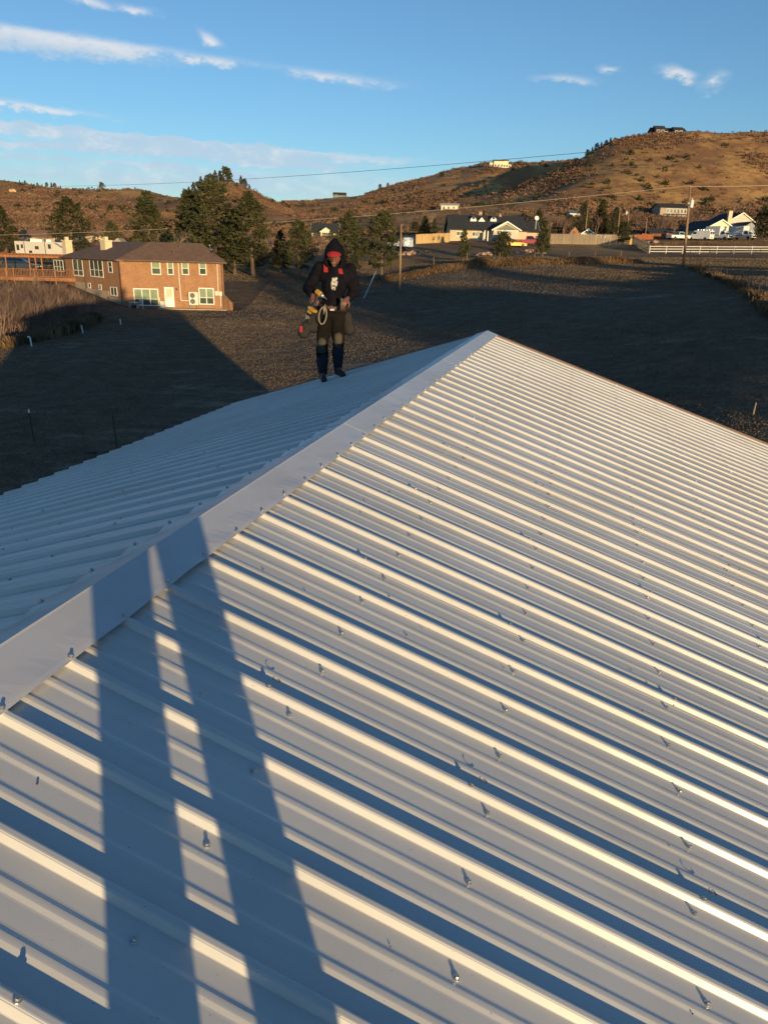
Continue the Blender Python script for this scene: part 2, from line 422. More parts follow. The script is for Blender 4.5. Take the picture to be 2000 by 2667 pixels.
M = {}
def terrain_material():
    m = bpy.data.materials.new("dry_grassland"); m.use_nodes = True
    nt = m.node_tree; b = nt.nodes['Principled BSDF']; L = nt.links.new
    b.inputs['Roughness'].default_value = .95; b.inputs['Specular IOR Level'].default_value = .1
    geo = nt.nodes.new('ShaderNodeNewGeometry'); sp = nt.nodes.new('ShaderNodeSeparateXYZ'); L(geo.outputs['Position'], sp.inputs[0])
    def noise(scale, det, off, rough=.55, sc=(1, 1, 1)):
        mp = nt.nodes.new('ShaderNodeMapping'); mp.inputs['Location'].default_value = (off, off * .7, 0); mp.inputs['Scale'].default_value = sc
        L(geo.outputs['Position'], mp.inputs[0])
        n = nt.nodes.new('ShaderNodeTexNoise'); n.inputs['Scale'].default_value = scale; n.inputs['Detail'].default_value = det; n.inputs['Roughness'].default_value = rough
        L(mp.outputs[0], n.inputs['Vector']); return n.outputs[0]
    def mr(v, lo, hi, a=0, c=1):
        n = nt.nodes.new('ShaderNodeMapRange'); n.interpolation_type = 'SMOOTHSTEP'; L(v, n.inputs[0])
        n.inputs[1].default_value = lo; n.inputs[2].default_value = hi; n.inputs[3].default_value = a; n.inputs[4].default_value = c
        return n.outputs[0]
    def mix(f, a, c):
        n = nt.nodes.new('ShaderNodeMix'); n.data_type = 'RGBA'
        if isinstance(f, float): n.inputs[0].default_value = f
        else: L(f, n.inputs[0])
        for s_, v in ((6, a), (7, c)):
            if isinstance(v, tuple): n.inputs[s_].default_value = (*v, 1)
            else: L(v, n.inputs[s_])
        return n.outputs[2]
    # field: matted grey-brown grass with bare, paler patches
    f = mix(mr(noise(.9, 6, 3, .7), .35, .65), (.118, .085, .057), (.195, .142, .095))
    f = mix(mr(noise(5.5, 4, 8, .7), .45, .72), f, (.066, .047, .032))
    f = mix(mr(noise(.16, 5, 1, .65, (1, 2.2, 1)), .56, .72), f, (.27, .21, .15))
    # hills: golden grass, brown scrub, ochre soil
    h = mix(mr(noise(.035, 6, 5, .65), .38, .60), (.54, .31, .115), (.29, .15, .068))
    h = mix(mr(noise(.25, 5, 2, .7), .45, .70), h, (.21, .115, .06))
    h = mix(mr(noise(.018, 5, 30, .6), .62, .70), h, (.62, .39, .17))
    fy = mr(sp.outputs[1], 100, 175)
    wob = nt.nodes.new('ShaderNodeMath'); wob.operation = 'MULTIPLY_ADD'; L(noise(.05, 3, 12), wob.inputs[0]); wob.inputs[1].default_value = 50; L(sp.outputs[1], wob.inputs[2])
    fy = mr(wob.outputs[0], 128, 200)
    L(mix(fy, f, h), b.inputs['Base Color'])
    bp = nt.nodes.new('ShaderNodeBump'); bp.inputs['Strength'].default_value = .6; bp.inputs['Distance'].default_value = .16
    L(noise(4.5, 6, 0, .75), bp.inputs['Height']); L(bp.outputs[0], b.inputs['Normal'])
    return m
M['ground'] = terrain_material()
def build_terrain():
    tin = np.linspace(-.66, .66, 330)
    tout = np.array([.7, .8, 1.0, 1.3, 1.7, 2.3, 3.2, 4.5])
    tt = np.concatenate([-tout[::-1], tin, tout])
    Ys = np.concatenate([[-2500, -1200, -600, -350, -220, -150, -110, -80], np.arange(-60, 15, 4.0), np.geomspace(15, 200, 190)[0:], np.geomspace(203, 1060, 230), np.geomspace(1100, 5000, 16)])
    G = np.maximum(np.abs(Ys), 15.0)
    X = tt[None, :] * G[:, None]; Y = np.repeat(Ys[:, None], len(tt), 1)
    Z = zg(X, Y)
    n, m_ = Z.shape
    V = np.stack([X, Y, Z], -1).reshape(-1, 3)
    i = np.arange(n - 1)[:, None] * m_ + np.arange(m_ - 1)[None, :]
    Fq = np.stack([i, i + 1, i + m_ + 1, i + m_], -1).reshape(-1, 4)
    me = bpy.data.meshes.new("ground")
    me.vertices.add(len(V)); me.vertices.foreach_set('co', V.ravel())
    me.loops.add(Fq.size); me.loops.foreach_set('vertex_index', Fq.ravel())
    me.polygons.add(len(Fq)); me.polygons.foreach_set('loop_start', np.arange(0, Fq.size, 4)); me.polygons.foreach_set('loop_total', np.full(len(Fq), 4))
    me.polygons.foreach_set('use_smooth', np.ones(len(Fq), bool))
    me.update(calc_edges=True)
    o = link("ground", me, M['ground'])
    tag(o, "dry brown field rising into scrub covered hills", "ground", kind="structure")
build_terrain()

def tri_cloud(name, C_, size, per, m, label, cat, squash=.8, up=.0, seed=0, hull=1.0):
    """many small random faces round each centre (x, y, z, radius): scrub seen from afar"""
    r = np.random.default_rng(seed)
    n = len(C_)
    d = r.normal(size=(n, per, 3)); d /= np.linalg.norm(d, axis=2, keepdims=True)
    d[:, :, 2] = np.abs(d[:, :, 2]) * squash
    rr = (r.random((n, per, 1)) ** .4) * C_[:, None, 3:4] * hull
    c = C_[:, None, :3] + d * rr
    sz = C_[:, None, 3:4] * size
    a = r.normal(size=(n, per, 3)); b2 = r.normal(size=(n, per, 3))
    a /= np.linalg.norm(a, axis=2, keepdims=True); b2 /= np.linalg.norm(b2, axis=2, keepdims=True)
    a[:, :, 2] += up; 
    V = np.stack([c + a * sz, c - a * sz * .6 + b2 * sz * .7, c - a * sz * .6 - b2 * sz * .7], 2).reshape(-1, 3)
    nf = n * per
    me = bpy.data.meshes.new(name)
    me.vertices.add(nf * 3); me.vertices.foreach_set('co', V.ravel())
    me.loops.add(nf * 3); me.loops.foreach_set('vertex_index', np.arange(nf * 3))
    me.polygons.add(nf); me.polygons.foreach_set('loop_start', np.arange(0, nf * 3, 3)); me.polygons.foreach_set('loop_total', np.full(nf, 3))
    me.update(calc_edges=True)
    o = link(name, me, m)
    return tag(o, label, cat, kind="stuff")

M['scrub'] = mat("scrub_oak", (.135, .08, .055), (.235, .14, .09), rough=.95, scale=.04, spec=.05, world_=True)
M['juniper_far'] = mat("juniper_far", (.03, .035, .02), (.055, .055, .03), rough=.9, scale=.06, spec=.05, world_=True)
M['tuft'] = mat("dry_tuft", (.22, .158, .098), (.145, .104, .066), rough=.95, scale=.35, spec=.05, world_=True)
M['tallgrass'] = mat("tall_dry_grass", (.22, .14, .078), (.11, .07, .042), rough=.95, scale=.3, spec=.05, world_=True)

def hill_scrub():
    n = 120000
    t = rng.uniform(-.62, .66, n); Y = np.exp(rng.uniform(np.log(125), np.log(900), n)); X = t * Y
    cl = fbm(X / 48, Y / 75, 40, 4)
    p = np.clip((cl - np.interp(t, [-.1, .15, .3], [.47, .44, .37])) * 10, 0.04, 1) * np.interp(Y, [125, 170, 300, 900], [.5, 1, 1, 1]) * np.interp(t, [-.6, -.1, .1], [.38, .6, 1.0])
    # keep the farmyards and gardens clear
    px = 1000 + t * 1990
    clear = ((Y < 215) & (px > 1000)) | ((Y < 140) & (px < 620))
    keep = (rng.random(n) < p) & ~clear
    X, Y = X[keep], Y[keep]
    z = zg(X, Y)
    r = rng.uniform(.5, 1.0, len(X)) * np.interp(Y, [125, 300, 900], [.8, 1.4, 2.3])
    C_ = np.stack([X, Y, z - .1, r], 1)
    if len(C_) > 46000: C_ = C_[rng.choice(len(C_), 46000, replace=False)]
    tri_cloud("scrub_oak", C_, .42, 11, M['scrub'], "leafless brown oak scrub in patches over the hillsides", "scrub", squash=.75, seed=3)
    n = 2600
    t = rng.uniform(-.6, .62, n); Y = np.exp(rng.uniform(np.log(210), np.log(860), n)); X = t * Y
    cl = fbm(X / 60, Y / 60, 70, 3); keep = (cl > .56) | (rng.random(n) < .10)
    X, Y = X[keep], Y[keep]
    C_ = np.stack([X, Y, zg(X, Y) - .1, rng.uniform(.9, 2.0, len(X)) * np.interp(Y, [200, 800], [.8, 1.5])], 1)
    tri_cloud("juniper_scrub", C_, .40, 26, M['juniper_far'], "dark green juniper bushes dotted over the far hills", "juniper scrub", squash=1.25, seed=4)
hill_scrub()

def field_grass():
    n = 640000
    t = rng.uniform(-.58, .60, n); Y = rng.uniform(20, 126, n); X = t * Y
    keep = ~((X > -7.5) & (X < 7) & (Y < 11.5)) & ~((Y > 82.5) & (Y < 104) & (X > -47) & (X < -16.5))
    keep &= rng.random(n) < np.clip((fbm(X / 7, Y / 11, 95, 4) - .24) * 2.6, .25, 1)
    X, Y = X[keep], Y[keep]; n = len(X); per = 1
    z = zg(X, Y)
    h = rng.uniform(.025, .05, n) * np.interp(Y, [20, 60, 126], [.8, 1.1, 1.6]); w = h * rng.uniform(1.0, 2.6, n)
    ang = rng.uniform(0, np.pi, (n, per)); lean = rng.normal(0, .5, (n, per, 2))
    base = np.stack([X, Y, z - .02], 1)[:, None, :]
    dx = np.stack([np.cos(ang), np.sin(ang), np.zeros_like(ang)], 2) * w[:, None, None] * .5
    top = base + np.stack([lean[:, :, 0] * h[:, None], lean[:, :, 1] * h[:, None], np.repeat(h[:, None], per, 1)], 2)
    V = np.stack([base - dx, base + dx, top + dx * .4, top - dx * .5], 2).reshape(-1, 3)
    nf = n * per
    me = bpy.data.meshes.new("field_grass")
    me.vertices.add(nf * 4); me.vertices.foreach_set('co', V.ravel())
    me.loops.add(nf * 4); me.loops.foreach_set('vertex_index', np.arange(nf * 4))
    me.polygons.add(nf); me.polygons.foreach_set('loop_start', np.arange(0, nf * 4, 4)); me.polygons.foreach_set('loop_total', np.full(nf, 4))
    me.update(calc_edges=True)
    tag(link("field_grass", me, M['tuft']), "short matted dry grass over the open field", "grass", kind="stuff")
field_grass()
def grass_band(name, label, pts, width, n, hlo, hhi, m, seed):
    """tall grass along a line of ground points"""
    r = np.random.default_rng(seed)
    P = np.array([(p.x, p.y) for p in pts]); sg = np.linalg.norm(np.diff(P, axis=0), axis=1); cs = np.concatenate([[0], np.cumsum(sg)])
    s = r.uniform(0, cs[-1], n); X = np.interp(s, cs, P[:, 0]); Y = np.interp(s, cs, P[:, 1])
    wd = width * (.7 + .6 * vnoise(s / 6, s * 0, seed))
    off = np.clip(r.normal(0, .42, n), -1, 1) * wd
    Y = Y + off; X = X + r.normal(0, .3, n)
    z = zg(X, Y); h = r.uniform(hlo, hhi, n) * (.55 + .8 * vnoise(X / 2.5, Y / 2.5, seed + 1)) * (1 - .5 * np.abs(off) / np.maximum(wd, .1))
    V = []
    a = r.uniform(0, np.pi, n); ln = r.normal(0, .22, (n, 2)); w = h * r.uniform(.05, .12, n)
    base = np.stack([X, Y, z - .03], 1); dx = np.stack([np.cos(a), np.sin(a), 0 * a], 1) * w[:, None]
    mid = base + np.stack([ln[:, 0] * h * .4, ln[:, 1] * h * .4, h * .55], 1); top = base + np.stack([ln[:, 0] * h, ln[:, 1] * h, h], 1)
    V = np.stack([base - dx * .5, base + dx * .5, mid + dx, top, mid - dx], 1).reshape(-1, 3)
    me = bpy.data.meshes.new(name)
    me.vertices.add(n * 5); me.vertices.foreach_set('co', V.ravel())
    me.loops.add(n * 5); me.loops.foreach_set('vertex_index', np.arange(n * 5))
    me.polygons.add(n); me.polygons.foreach_set('loop_start', np.arange(0, n * 5, 5)); me.polygons.foreach_set('loop_total', np.full(n, 5))
    me.update(calc_edges=True)
    tag(link(name, me, m), label, "grass", kind="stuff")
G_ = lambda px, Y: ground(px, 680, Y)
grass_band("tall_grass", "band of tall golden dry grass along the far edge of the field", [G_(1000, 100), G_(1060, 102), G_(1200, 105), G_(1400, 108), G_(1560, 109), G_(1660, 110)], 2.3, 30000, .42, 1.0, M['tallgrass'], 5)
grass_band("fence_weeds", "dry weeds along the wire fence at the right edge", [G_(1800, 99), G_(1850, 82), G_(1920, 66), G_(1985, 54), G_(2050, 44), G_(2150, 36)], 1.3, 9000, .25, .7, M['tallgrass'], 6)
grass_band("yard_grass", "strip of pale dry grass in front of the parked vans", [G_(1650, 158), G_(1750, 166), G_(1850, 172), G_(2000, 176)], 5.0, 7000, .25, .5, M['tallgrass'], 8)
grass_band("thicket_grass", "tall straw coloured grass at the foot of the bare thicket", [G_(-80, 50), G_(0, 53.5), G_(80, 57), G_(150, 61), G_(200, 66), G_(235, 72)], 1.6, 7000, .35, .9, M['tallgrass'], 9)

M['cliff'] = mat("ochre_cliff_rock", (.62, .43, .22), (.46, .29, .14), rough=.95, scale=.25, bump=.5, bscale=.8)
def outcrop(label, spots, Y):
    g = ground(spots[0][0], spots[0][1], Y); T = Thing("rock_outcrop", label, "rock outcrop", g); rd = random.Random(int(Y))
    for i, (px, py, r) in enumerate(spots):
        p = atY(px, py, Y); z = float(zg(p.x, Y)); mb = MB(); mb.blob((p.x, Y + r * .4, min(p.z, z + r * .3)), r, i, 2, .22, (1.3, .9, rd.uniform(.7, 1.2))); T.add("rock", mb, M['cliff'])
outcrop("ochre cliff rocks on the right side of the pine topped knoll", [(607, 495, 2.6), (616, 489, 2.4), (626, 499, 2.6), (612, 508, 3.2), (632, 510, 2.8), (600, 506, 2.4), (622, 517, 2.4), (642, 517, 2.0)], 476)
outcrop("pale rocks on the brow of the big right hill", [(1838, 366, 1.6), (1850, 372, 2.0), (1866, 364, 1.8), (1876, 370, 1.4), (1830, 378, 1.3)], 470)
outcrop("pale rock faces on the slope below the left skyline", [(30, 500, 2.2), (48, 506, 2.6), (74, 510, 2.0), (215, 520, 1.8), (12, 512, 2.2), (250, 515, 1.4)], 560)

# ================================================================== the metal roofed barn
U = .2286                                   # rib spacing of the roofing
BAZ, BSL = rad(15.018), rad(18.285)
R_ = Vector((math.sin(BAZ), math.cos(BAZ), 0))                     # along the ridge, away from the camera
N_ = Vector((math.cos(BAZ), -math.sin(BAZ), 0))                    # level, to the right
D_R = N_ * math.cos(BSL) - Vector((0, 0, math.sin(BSL)))           # down the right slope
D_L = -N_ * math.cos(BSL) - Vector((0, 0, math.sin(BSL)))
n_R = N_ * math.sin(BSL) + Vector((0, 0, math.cos(BSL)))
n_L = -N_ * math.sin(BSL) + Vector((0, 0, math.cos(BSL)))
O_ = CAM - N_ * (5.642 * U) - Vector((0, 0, 4.119 * U))            # ridge line opposite the camera
RIB0 = .696                                 # ribs stand at RIB0 + whole numbers
T_LAP_FAR = 42.696
T_NEAR, T_FAR = T_LAP_FAR - 60, T_LAP_FAR + .85
LEN_R, LEN_L = 20.3 * U, 17.4 * U
RIB_H, MIN_H = .0165, .0031

def roof_metal(name, base, rough, spec):
    m = bpy.data.materials.new(name); m.use_nodes = True
    nt = m.node_tree; b = nt.nodes['Principled BSDF']; L = nt.links.new
    geo = nt.nodes.new('ShaderNodeNewGeometry'); pos = geo.outputs['Position']
    n1 = nt.nodes.new('ShaderNodeTexNoise'); n1.inputs['Scale'].default_value = 1.1; n1.inputs['Detail'].default_value = 6; n1.inputs['Roughness'].default_value = .65; L(pos, n1.inputs['Vector'])
    rg = nt.nodes.new('ShaderNodeMapRange'); rg.inputs[1].default_value = .38; rg.inputs[2].default_value = .72; L(n1.outputs[0], rg.inputs[0])
    mx = nt.nodes.new('ShaderNodeMix'); mx.data_type = 'RGBA'; mx.inputs[6].default_value = (*base, 1); mx.inputs[7].default_value = (base[0] * .84, base[1] * .82, base[2] * .79, 1)
    L(rg.outputs[0], mx.inputs[0])
    n3 = nt.nodes.new('ShaderNodeTexNoise'); n3.inputs['Scale'].default_value = 150; n3.inputs['Detail'].default_value = 2; L(pos, n3.inputs['Vector'])
    sp = nt.nodes.new('ShaderNodeMapRange'); sp.inputs[1].default_value = .735; sp.inputs[2].default_value = .76; sp.inputs[4].default_value = .75; L(n3.outputs[0], sp.inputs[0])
    m2 = nt.nodes.new('ShaderNodeMix'); m2.data_type = 'RGBA'; L(sp.outputs[0], m2.inputs[0]); L(mx.outputs[2], m2.inputs[6]); m2.inputs[7].default_value = (.12, .10, .08, 1)
    L(m2.outputs[2], b.inputs['Base Color'])
    mr = nt.nodes.new('ShaderNodeMapRange'); mr.inputs[3].default_value = rough - .05; mr.inputs[4].default_value = rough + .14; L(n1.outputs[0], mr.inputs[0]); L(mr.outputs[0], b.inputs['Roughness'])
    b.inputs['Specular IOR Level'].default_value = spec
    n2 = nt.nodes.new('ShaderNodeTexNoise'); n2.inputs['Scale'].default_value = 2.6; n2.inputs['Detail'].default_value = 2; L(pos, n2.inputs['Vector'])
    bp = nt.nodes.new('ShaderNodeBump'); bp.inputs['Strength'].default_value = .25; bp.inputs['Distance'].default_value = .022; L(n2.outputs[0], bp.inputs['Height']); L(bp.outputs[0], b.inputs['Normal'])
    return m
M['roofing'] = roof_metal("white_painted_steel", (.575, .575, .57), .29, .8)
M['cap'] = roof_metal("white_cap_steel", (.57, .57, .59), .30, .8)
M['screw'] = mat("zinc_screw", (.62, .60, .56), (.5, .48, .45), rough=.32, metal=.85, scale=60)
M['rubber'] = mat("black_washer", (.03, .03, .03), rough=.8)
M['fascia'] = mat("brown_fascia", (.20, .105, .06), (.14, .075, .045), rough=.7, scale=2, sx=(1, 6, 6))
M['barnwall'] = mat("barn_siding", (.42, .36, .29), (.36, .31, .25), rough=.7, scale=1.5)

barn = Thing("barn", "barn with white ribbed metal roof filling the foreground", "barn", (O_ + R_ * (13 * U)).to_2d().to_3d())

def rib_profile(x0, x1, ribs):
    """(x, height) across a sheet from x0 to x1 with major ribs at the given places"""
    pts = []
    def feat(c, base, top, h, r):
        b, t = base / 2, top / 2
        return [(c - b - r, 0), (c - b + r * .6, h * .10), (c - t - r * .5, h * .93), (c - t + r, h), (c + t - r, h), (c + t + r * .5, h * .93), (c + b - r * .6, h * .10), (c + b + r, 0)]
    cuts = []
    lo, hi = int(math.floor(x0 / U)) - 1, int(math.ceil(x1 / U)) + 1
    for k in range(lo, hi + 1):
        c = k * U
        h = RIB_H
        half = [(.0178, 0), (.0162, h * .07), (.0098, h * .84), (.0090, h * .885), (.0078, h * .895), (.0064, h * .975), (.0040, h)]
        cuts.append([(c - a_, z_) for a_, z_ in half] + [(c + a_, z_) for a_, z_ in half[::-1]])
        for q in (U / 3, 2 * U / 3):
            cuts.append(feat(c + q, .034, .010, MIN_H, .0025))
    for ft in cuts:
        pts += ft
    pts.sort(key=lambda p: p[0])
    xs = [p[0] for p in pts]; hs = [p[1] for p in pts]
    out = [(x0, float(np.interp(x0, xs, hs)))] + [p for p in pts if x0 < p[0] < x1] + [(x1, float(np.interp(x1, xs, hs)))]
    return out
def panel_mesh(name, x0, x1, length, lift0=0.0):
    prof = rib_profile(x0, x1, None)
    n = len(prof); th = .0009
    V = []; Fc = []
    ys = [0.02, length]
    for y in ys:
        for x, z in prof: V.append((x, y, z + (lift0 if x < x0 + .03 else 0)))
    for i in range(n - 1):
        Fc.append((i, i + 1, n + i + 1, n + i))
    # underside and edges so the sheet has thickness
    b = len(V)
    for y in ys:
        for x, z in prof: V.append((x, y, z - th + (lift0 if x < x0 + .03 else 0)))
    for i in range(n - 1):
        Fc.append((b + n + i, b + n + i + 1, b + i + 1, b + i))
        Fc.append((i + 1, i, b + i, b + i + 1)); Fc.append((n + i, n + i + 1, b + n + i + 1, b + n + i))
    Fc.append((0, n, b + n, b)); Fc.append((n - 1 + n, n - 1, b + n - 1, b + n - 1 + n))
    me = bpy.data.meshes.new(name); me.from_pydata(V, [], Fc); me.update()
    me.materials.append(M['roofing'])
    return me
LOCAL = {}
def place(o, origin, ex, ey, ez):
    p = Vector(origin) - barn.base
    LOCAL[o.name] = Matrix(((ex.x, ey.x, ez.x, p.x), (ex.y, ey.y, ez.y, p.y), (ex.z, ey.z, ez.z, p.z), (0, 0, 0, 1)))
    o.matrix_local = LOCAL[o.name]

# sheets: four ribs (0.914 m) cover each; each overlaps the next by one rib
LAPX = .030
mesh_R = panel_mesh("roof_panel_right", -LAPX, 4 * U + LAPX - .0, LEN_R)
mesh_L = panel_mesh("roof_panel_left", -LAPX, 4 * U + LAPX, LEN_L)
endR = panel_mesh("roof_panel_end_right", -.85 * U, LAPX, LEN_R)
endL = panel_mesh("roof_panel_end_left", -LAPX, .85 * U, LEN_L)
panels_R, panels_L = [], []
for k in range(15):
    t1 = T_LAP_FAR - 4 * k                    # far lap rib of this sheet
    lift = .0013 * (k % 2)
    o = link("roof_panel", mesh_R, None, barn.o); place(o, O_ + R_ * (t1 * U) + n_R * lift, -R_, D_R, n_R); panels_R.append((t1 - 4, t1, o))
    o = link("roof_panel", mesh_L, None, barn.o); place(o, O_ + R_ * ((t1 - 4) * U) + n_L * lift, R_, D_L, n_L); panels_L.append((t1 - 4, t1, o))
o = link("roof_panel", endR, None, barn.o); place(o, O_ + R_ * (T_LAP_FAR * U) + n_R * .0026, -R_, D_R, n_R); panels_R.append((T_LAP_FAR, T_FAR, o))
o = link("roof_panel", endL, None, barn.o); place(o, O_ + R_ * (T_LAP_FAR * U) + n_L * .0026, R_, D_L, n_L); panels_L.append((T_LAP_FAR, T_FAR, o))

# ridge cap in three lengths, edges slightly rippled between the screws
CW = .656 * U
cap_lift = RIB_H + .0016
apex = O_ + Vector((0, 0, (cap_lift + .004) / math.cos(BSL)))
def ridge_cap(t0, t1, lift, seed):
    mb = MB(); n = int((t1 - t0) * 6) + 1
    rd = random.Random(seed)
    waves = {}
    for k in range(int(t0) - 2, int(t1) + 3): waves[k] = (rd.uniform(.2, 1.0), rd.uniform(.5, 1.4))
    rows = []
    for i in range(n):
        t = t0 + (t1 - t0) * i / (n - 1)
        ph = (t - RIB0); k = int(math.floor(ph)); fr = ph - k
        gapR = math.sin(math.pi * fr) ** 2 * .0050 * waves.get(k, (1, 1))[0]
        if k in (7, 8): gapR = math.sin(math.pi * fr) ** 2 * (.007 if k == 7 else .005)
        gapL = -math.sin(math.pi * fr) ** 2 * .0125 * waves.get(k, (1, 1))[1]
        c = O_ + R_ * (t * U)
        base = c + Vector((0, 0, lift))
        A = apex + R_ * (t * U) + Vector((0, 0, lift))
        nR, nL = n_R, n_L
        fold = .006
        P = []
        P.append(base + D_L * (CW - .004) + nL * (cap_lift - .006 + gapL))      # hem, left
        P.append(base + D_L * CW + nL * (cap_lift + .0005 + gapL))
        P.append(base + D_L * (CW - .016) + nL * (cap_lift + .0016 + gapL * .8))
        P.append(base + D_L * (CW * .45) + nL * (cap_lift + .003 + gapL * .25))
        P.append(A + D_L * fold)
        P.append(A + Vector((0, 0, .0012)))
        P.append(A + D_R * fold)
        P.append(base + D_R * (CW * .45) + nR * (cap_lift + .003))
        P.append(base + D_R * (CW - .016) + nR * (cap_lift + .0016 + gapR * .8))
        P.append(base + D_R * CW + nR * (cap_lift + .0005 + gapR))
        P.append(base + D_R * (CW - .004) + nR * (cap_lift - .006 + gapR))
        rows.append(P)
    m_ = len(rows[0])
    V = [p for r in rows for p in r]; Fc = []
    for i in range(n - 1):
        for j in range(m_ - 1):
            Fc.append((i * m_ + j, i * m_ + j + 1, (i + 1) * m_ + j + 1, (i + 1) * m_ + j))
    mb.mesh(V, Fc)
    return barn.add("ridge_cap", mb, M['cap'], smooth=False)
caps = [ridge_cap(T_NEAR, 4.4 - 13, 0, 1), ridge_cap(4.0 - 13, 17.3, .0012, 2), ridge_cap(16.9, 30.2, .0024, 3), ridge_cap(29.8, T_FAR + .06, .0036, 4)]
for c in caps:
    sm = c.modifiers.new("thickness", 'SOLIDIFY'); sm.thickness = .0007; sm.offset = -1

# screws with washers
def screw_mesh():
    mb = MB()
    mb.lathe((0, 0, 0), [(.0068, 0), (.0074, .0004), (.0074, .0020), (.0066, .0028), (.0050, .0033)], n=12)
    mb.lathe((0, 0, .0030), [(.0046, 0), (.0046, .0042), (.0036, .0053)], n=6)
    me = mb.data("screw"); me.materials.append(M['screw'])
    return me
SCREW = screw_mesh()
def frame_mat(pt, nrm, along):
    e = nrm.cross(along).normalized(); a = e.cross(nrm).normalized()
    return pt, a, e, nrm
screws = []                                   # (distance, point, normal, along, owner)
ribs = [RIB0 + k for k in range(int(T_NEAR), 44) if T_NEAR < RIB0 + k <= T_LAP_FAR + .01]
def owner(lst, t):
    for a, b, o in lst:
        if a - .3 <= t <= b + .01: return o
    return lst[-1][2]
rs = random.Random(5)
rows_d = [2.987, 5.46, 7.887, 10.33, 12.78, 15.2, 17.6, 19.6]
rows_dl = [2.987, 5.46, 7.887, 10.33, 12.78, 15.2]
for t in ribs:
    for side, n, D, rows, lst in ((1, n_R, D_R, rows_d, panels_R), (-1, n_L, D_L, rows_dl, panels_L)):
        for d in rows:
            tt_ = t - .217 + rs.uniform(-.03, .03); dd = d + rs.uniform(-.05, .05)
            p = O_ + R_ * (tt_ * U) + D * (dd * U) + n * .0015
            screws.append((p, n, owner(lst, tt_)))
        p = O_ + R_ * (t * U) + D * ((.594 + rs.uniform(-.02, .02)) * U) + n * (cap_lift + .003 + max(0, (t > 17) * .0012 + (t > 30) * .0012))
        screws.append((p, n, None))
    if abs(((t - 6.696) / 4) - round((t - 6.696) / 4)) < .01:
        for d in (2.55, 5.25, 8.0, 10.6, 13.2):
            for n, D, lst in ((n_R, D_R, panels_R), (n_L, D_L, panels_L)):
                p = O_ + R_ * (t * U) + D * ((d + rs.uniform(-.06, .06)) * U) + n * (RIB_H + .0016)
                screws.append((p, n, owner(lst, t)))
def in_view(p):
    v = p - CAM; d = v.dot(_f)
    if d < .3: return False
    x = 1000 + FPX * v.dot(_r) / d; y = 1333.5 - FPX * v.dot(_u) / d
    return -60 < x < 2060 and -60 < y < 2730
screws = [s for s in screws if in_view(s[0])]
screws.sort(key=lambda s: (s[0] - CAM).length)
def cap_owner(p):
    t = (p - O_).dot(R_) / U
    return caps[0] if t < -9 else caps[1] if t < 17.1 else caps[2] if t < 30 else caps[3]
rest = MB()
for i, (p, n, ow) in enumerate(screws):
    tilt = (n + Vector((rs.uniform(-.05, .05), rs.uniform(-.05, .05), 0))).normalized()
    a0 = R_ * math.cos(i) + tilt.cross(R_) * math.sin(i)
    e = tilt.cross(a0).normalized(); a = e.cross(tilt).normalized()
    W = Matrix(((a.x, e.x, tilt.x, p.x), (a.y, e.y, tilt.y, p.y), (a.z, e.z, tilt.z, p.z), (0, 0, 0, 1)))
    if i < 300:
        par = ow or cap_owner(p)
        o = link("screw", SCREW, None, par)
        base = Matrix.Translation(barn.base)
        o.matrix_local = (base @ LOCAL.get(par.name, Matrix.Identity(4))).inverted() @ W
    else:
        rest.mesh([W @ v.co for v in SCREW.vertices], [tuple(f.vertices) for f in SCREW.polygons])
o = barn.add("screws", rest, M['screw']); o['kind'] = 'stuff'

# specks of swarf and curls of metal by the lap screws
mb = MB()
for i in range(60):
    t, d = rs.uniform(2, 16), rs.uniform(1, 12)
    p = O_ + R_ * (t * U) + D_R * (d * U) + n_R * .004
    mb.blob(p, rs.uniform(.0012, .0028), i, 1, .4)
o = barn.add("metal_shavings", mb, M['rubber']); o['kind'] = 'stuff'
for d in (2.62, 5.32, 8.08):
    mb = MB(); c = O_ + R_ * (6.86 * U) + D_R * (d * U) + n_R * .016
    mb.path([c + R_ * (.011 * math.cos(a)) + D_R * (.011 * math.sin(a)) + n_R * (.0015 * a) for a in np.linspace(0, 5.2, 14)], .0011, 4)
    barn.add("swarf_curl", mb, M['rubber'])

# rake and eave boards, gable walls, side walls
HR = O_.z
for D, ln in ((D_R, LEN_R), (D_L, LEN_L)):
    n = n_R if D is D_R else n_L
    for t, sg in ((T_FAR, 1), (T_NEAR, -1)):
        mb = MB(); e = R_ * (t * U)
        o0 = O_ + e + n * (-.004)
        mb.box(o0 + D * .0, D * ln, R_ * (.022 * sg), n * -.16)
        mb.box(o0 + D * .0 + n * .0245, D * ln, R_ * (.030 * sg), n * -.030)
        barn.add("rake_board", mb, M['fascia'])
    mb = MB(); e0 = O_ + D * (ln - .06) + n * -.03 + R_ * ((T_NEAR + .2) * U)
    mb.box(e0, R_ * ((T_FAR - T_NEAR - .4) * U), N_ * (.02 if D is D_R else -.02), (0, 0, -.16))
    barn.add("eave_board", mb, M['fascia'])
inset = .32
yR, yL = LEN_R * math.cos(BSL) - inset, LEN_L * math.cos(BSL) - inset
drop = .09
t0, t1 = (T_NEAR + 1.2) * U, (T_FAR - 1.3) * U
zR, zL = HR - yR * math.tan(BSL) - drop, HR - yL * math.tan(BSL) - drop
def flat(p, z): return Vector((p.x, p.y, z))
for t, th in ((t1, -.12), (t0, .12)):
    c = O_ + R_ * t
    pts = [flat(c + N_ * yR, -.4), flat(c + N_ * yR, zR), flat(c, HR - drop), flat(c - N_ * yL, zL), flat(c - N_ * yL, -.4)]
    mb = MB().prism(pts, R_ * th); barn.add("gable_wall", mb, M['barnwall'])
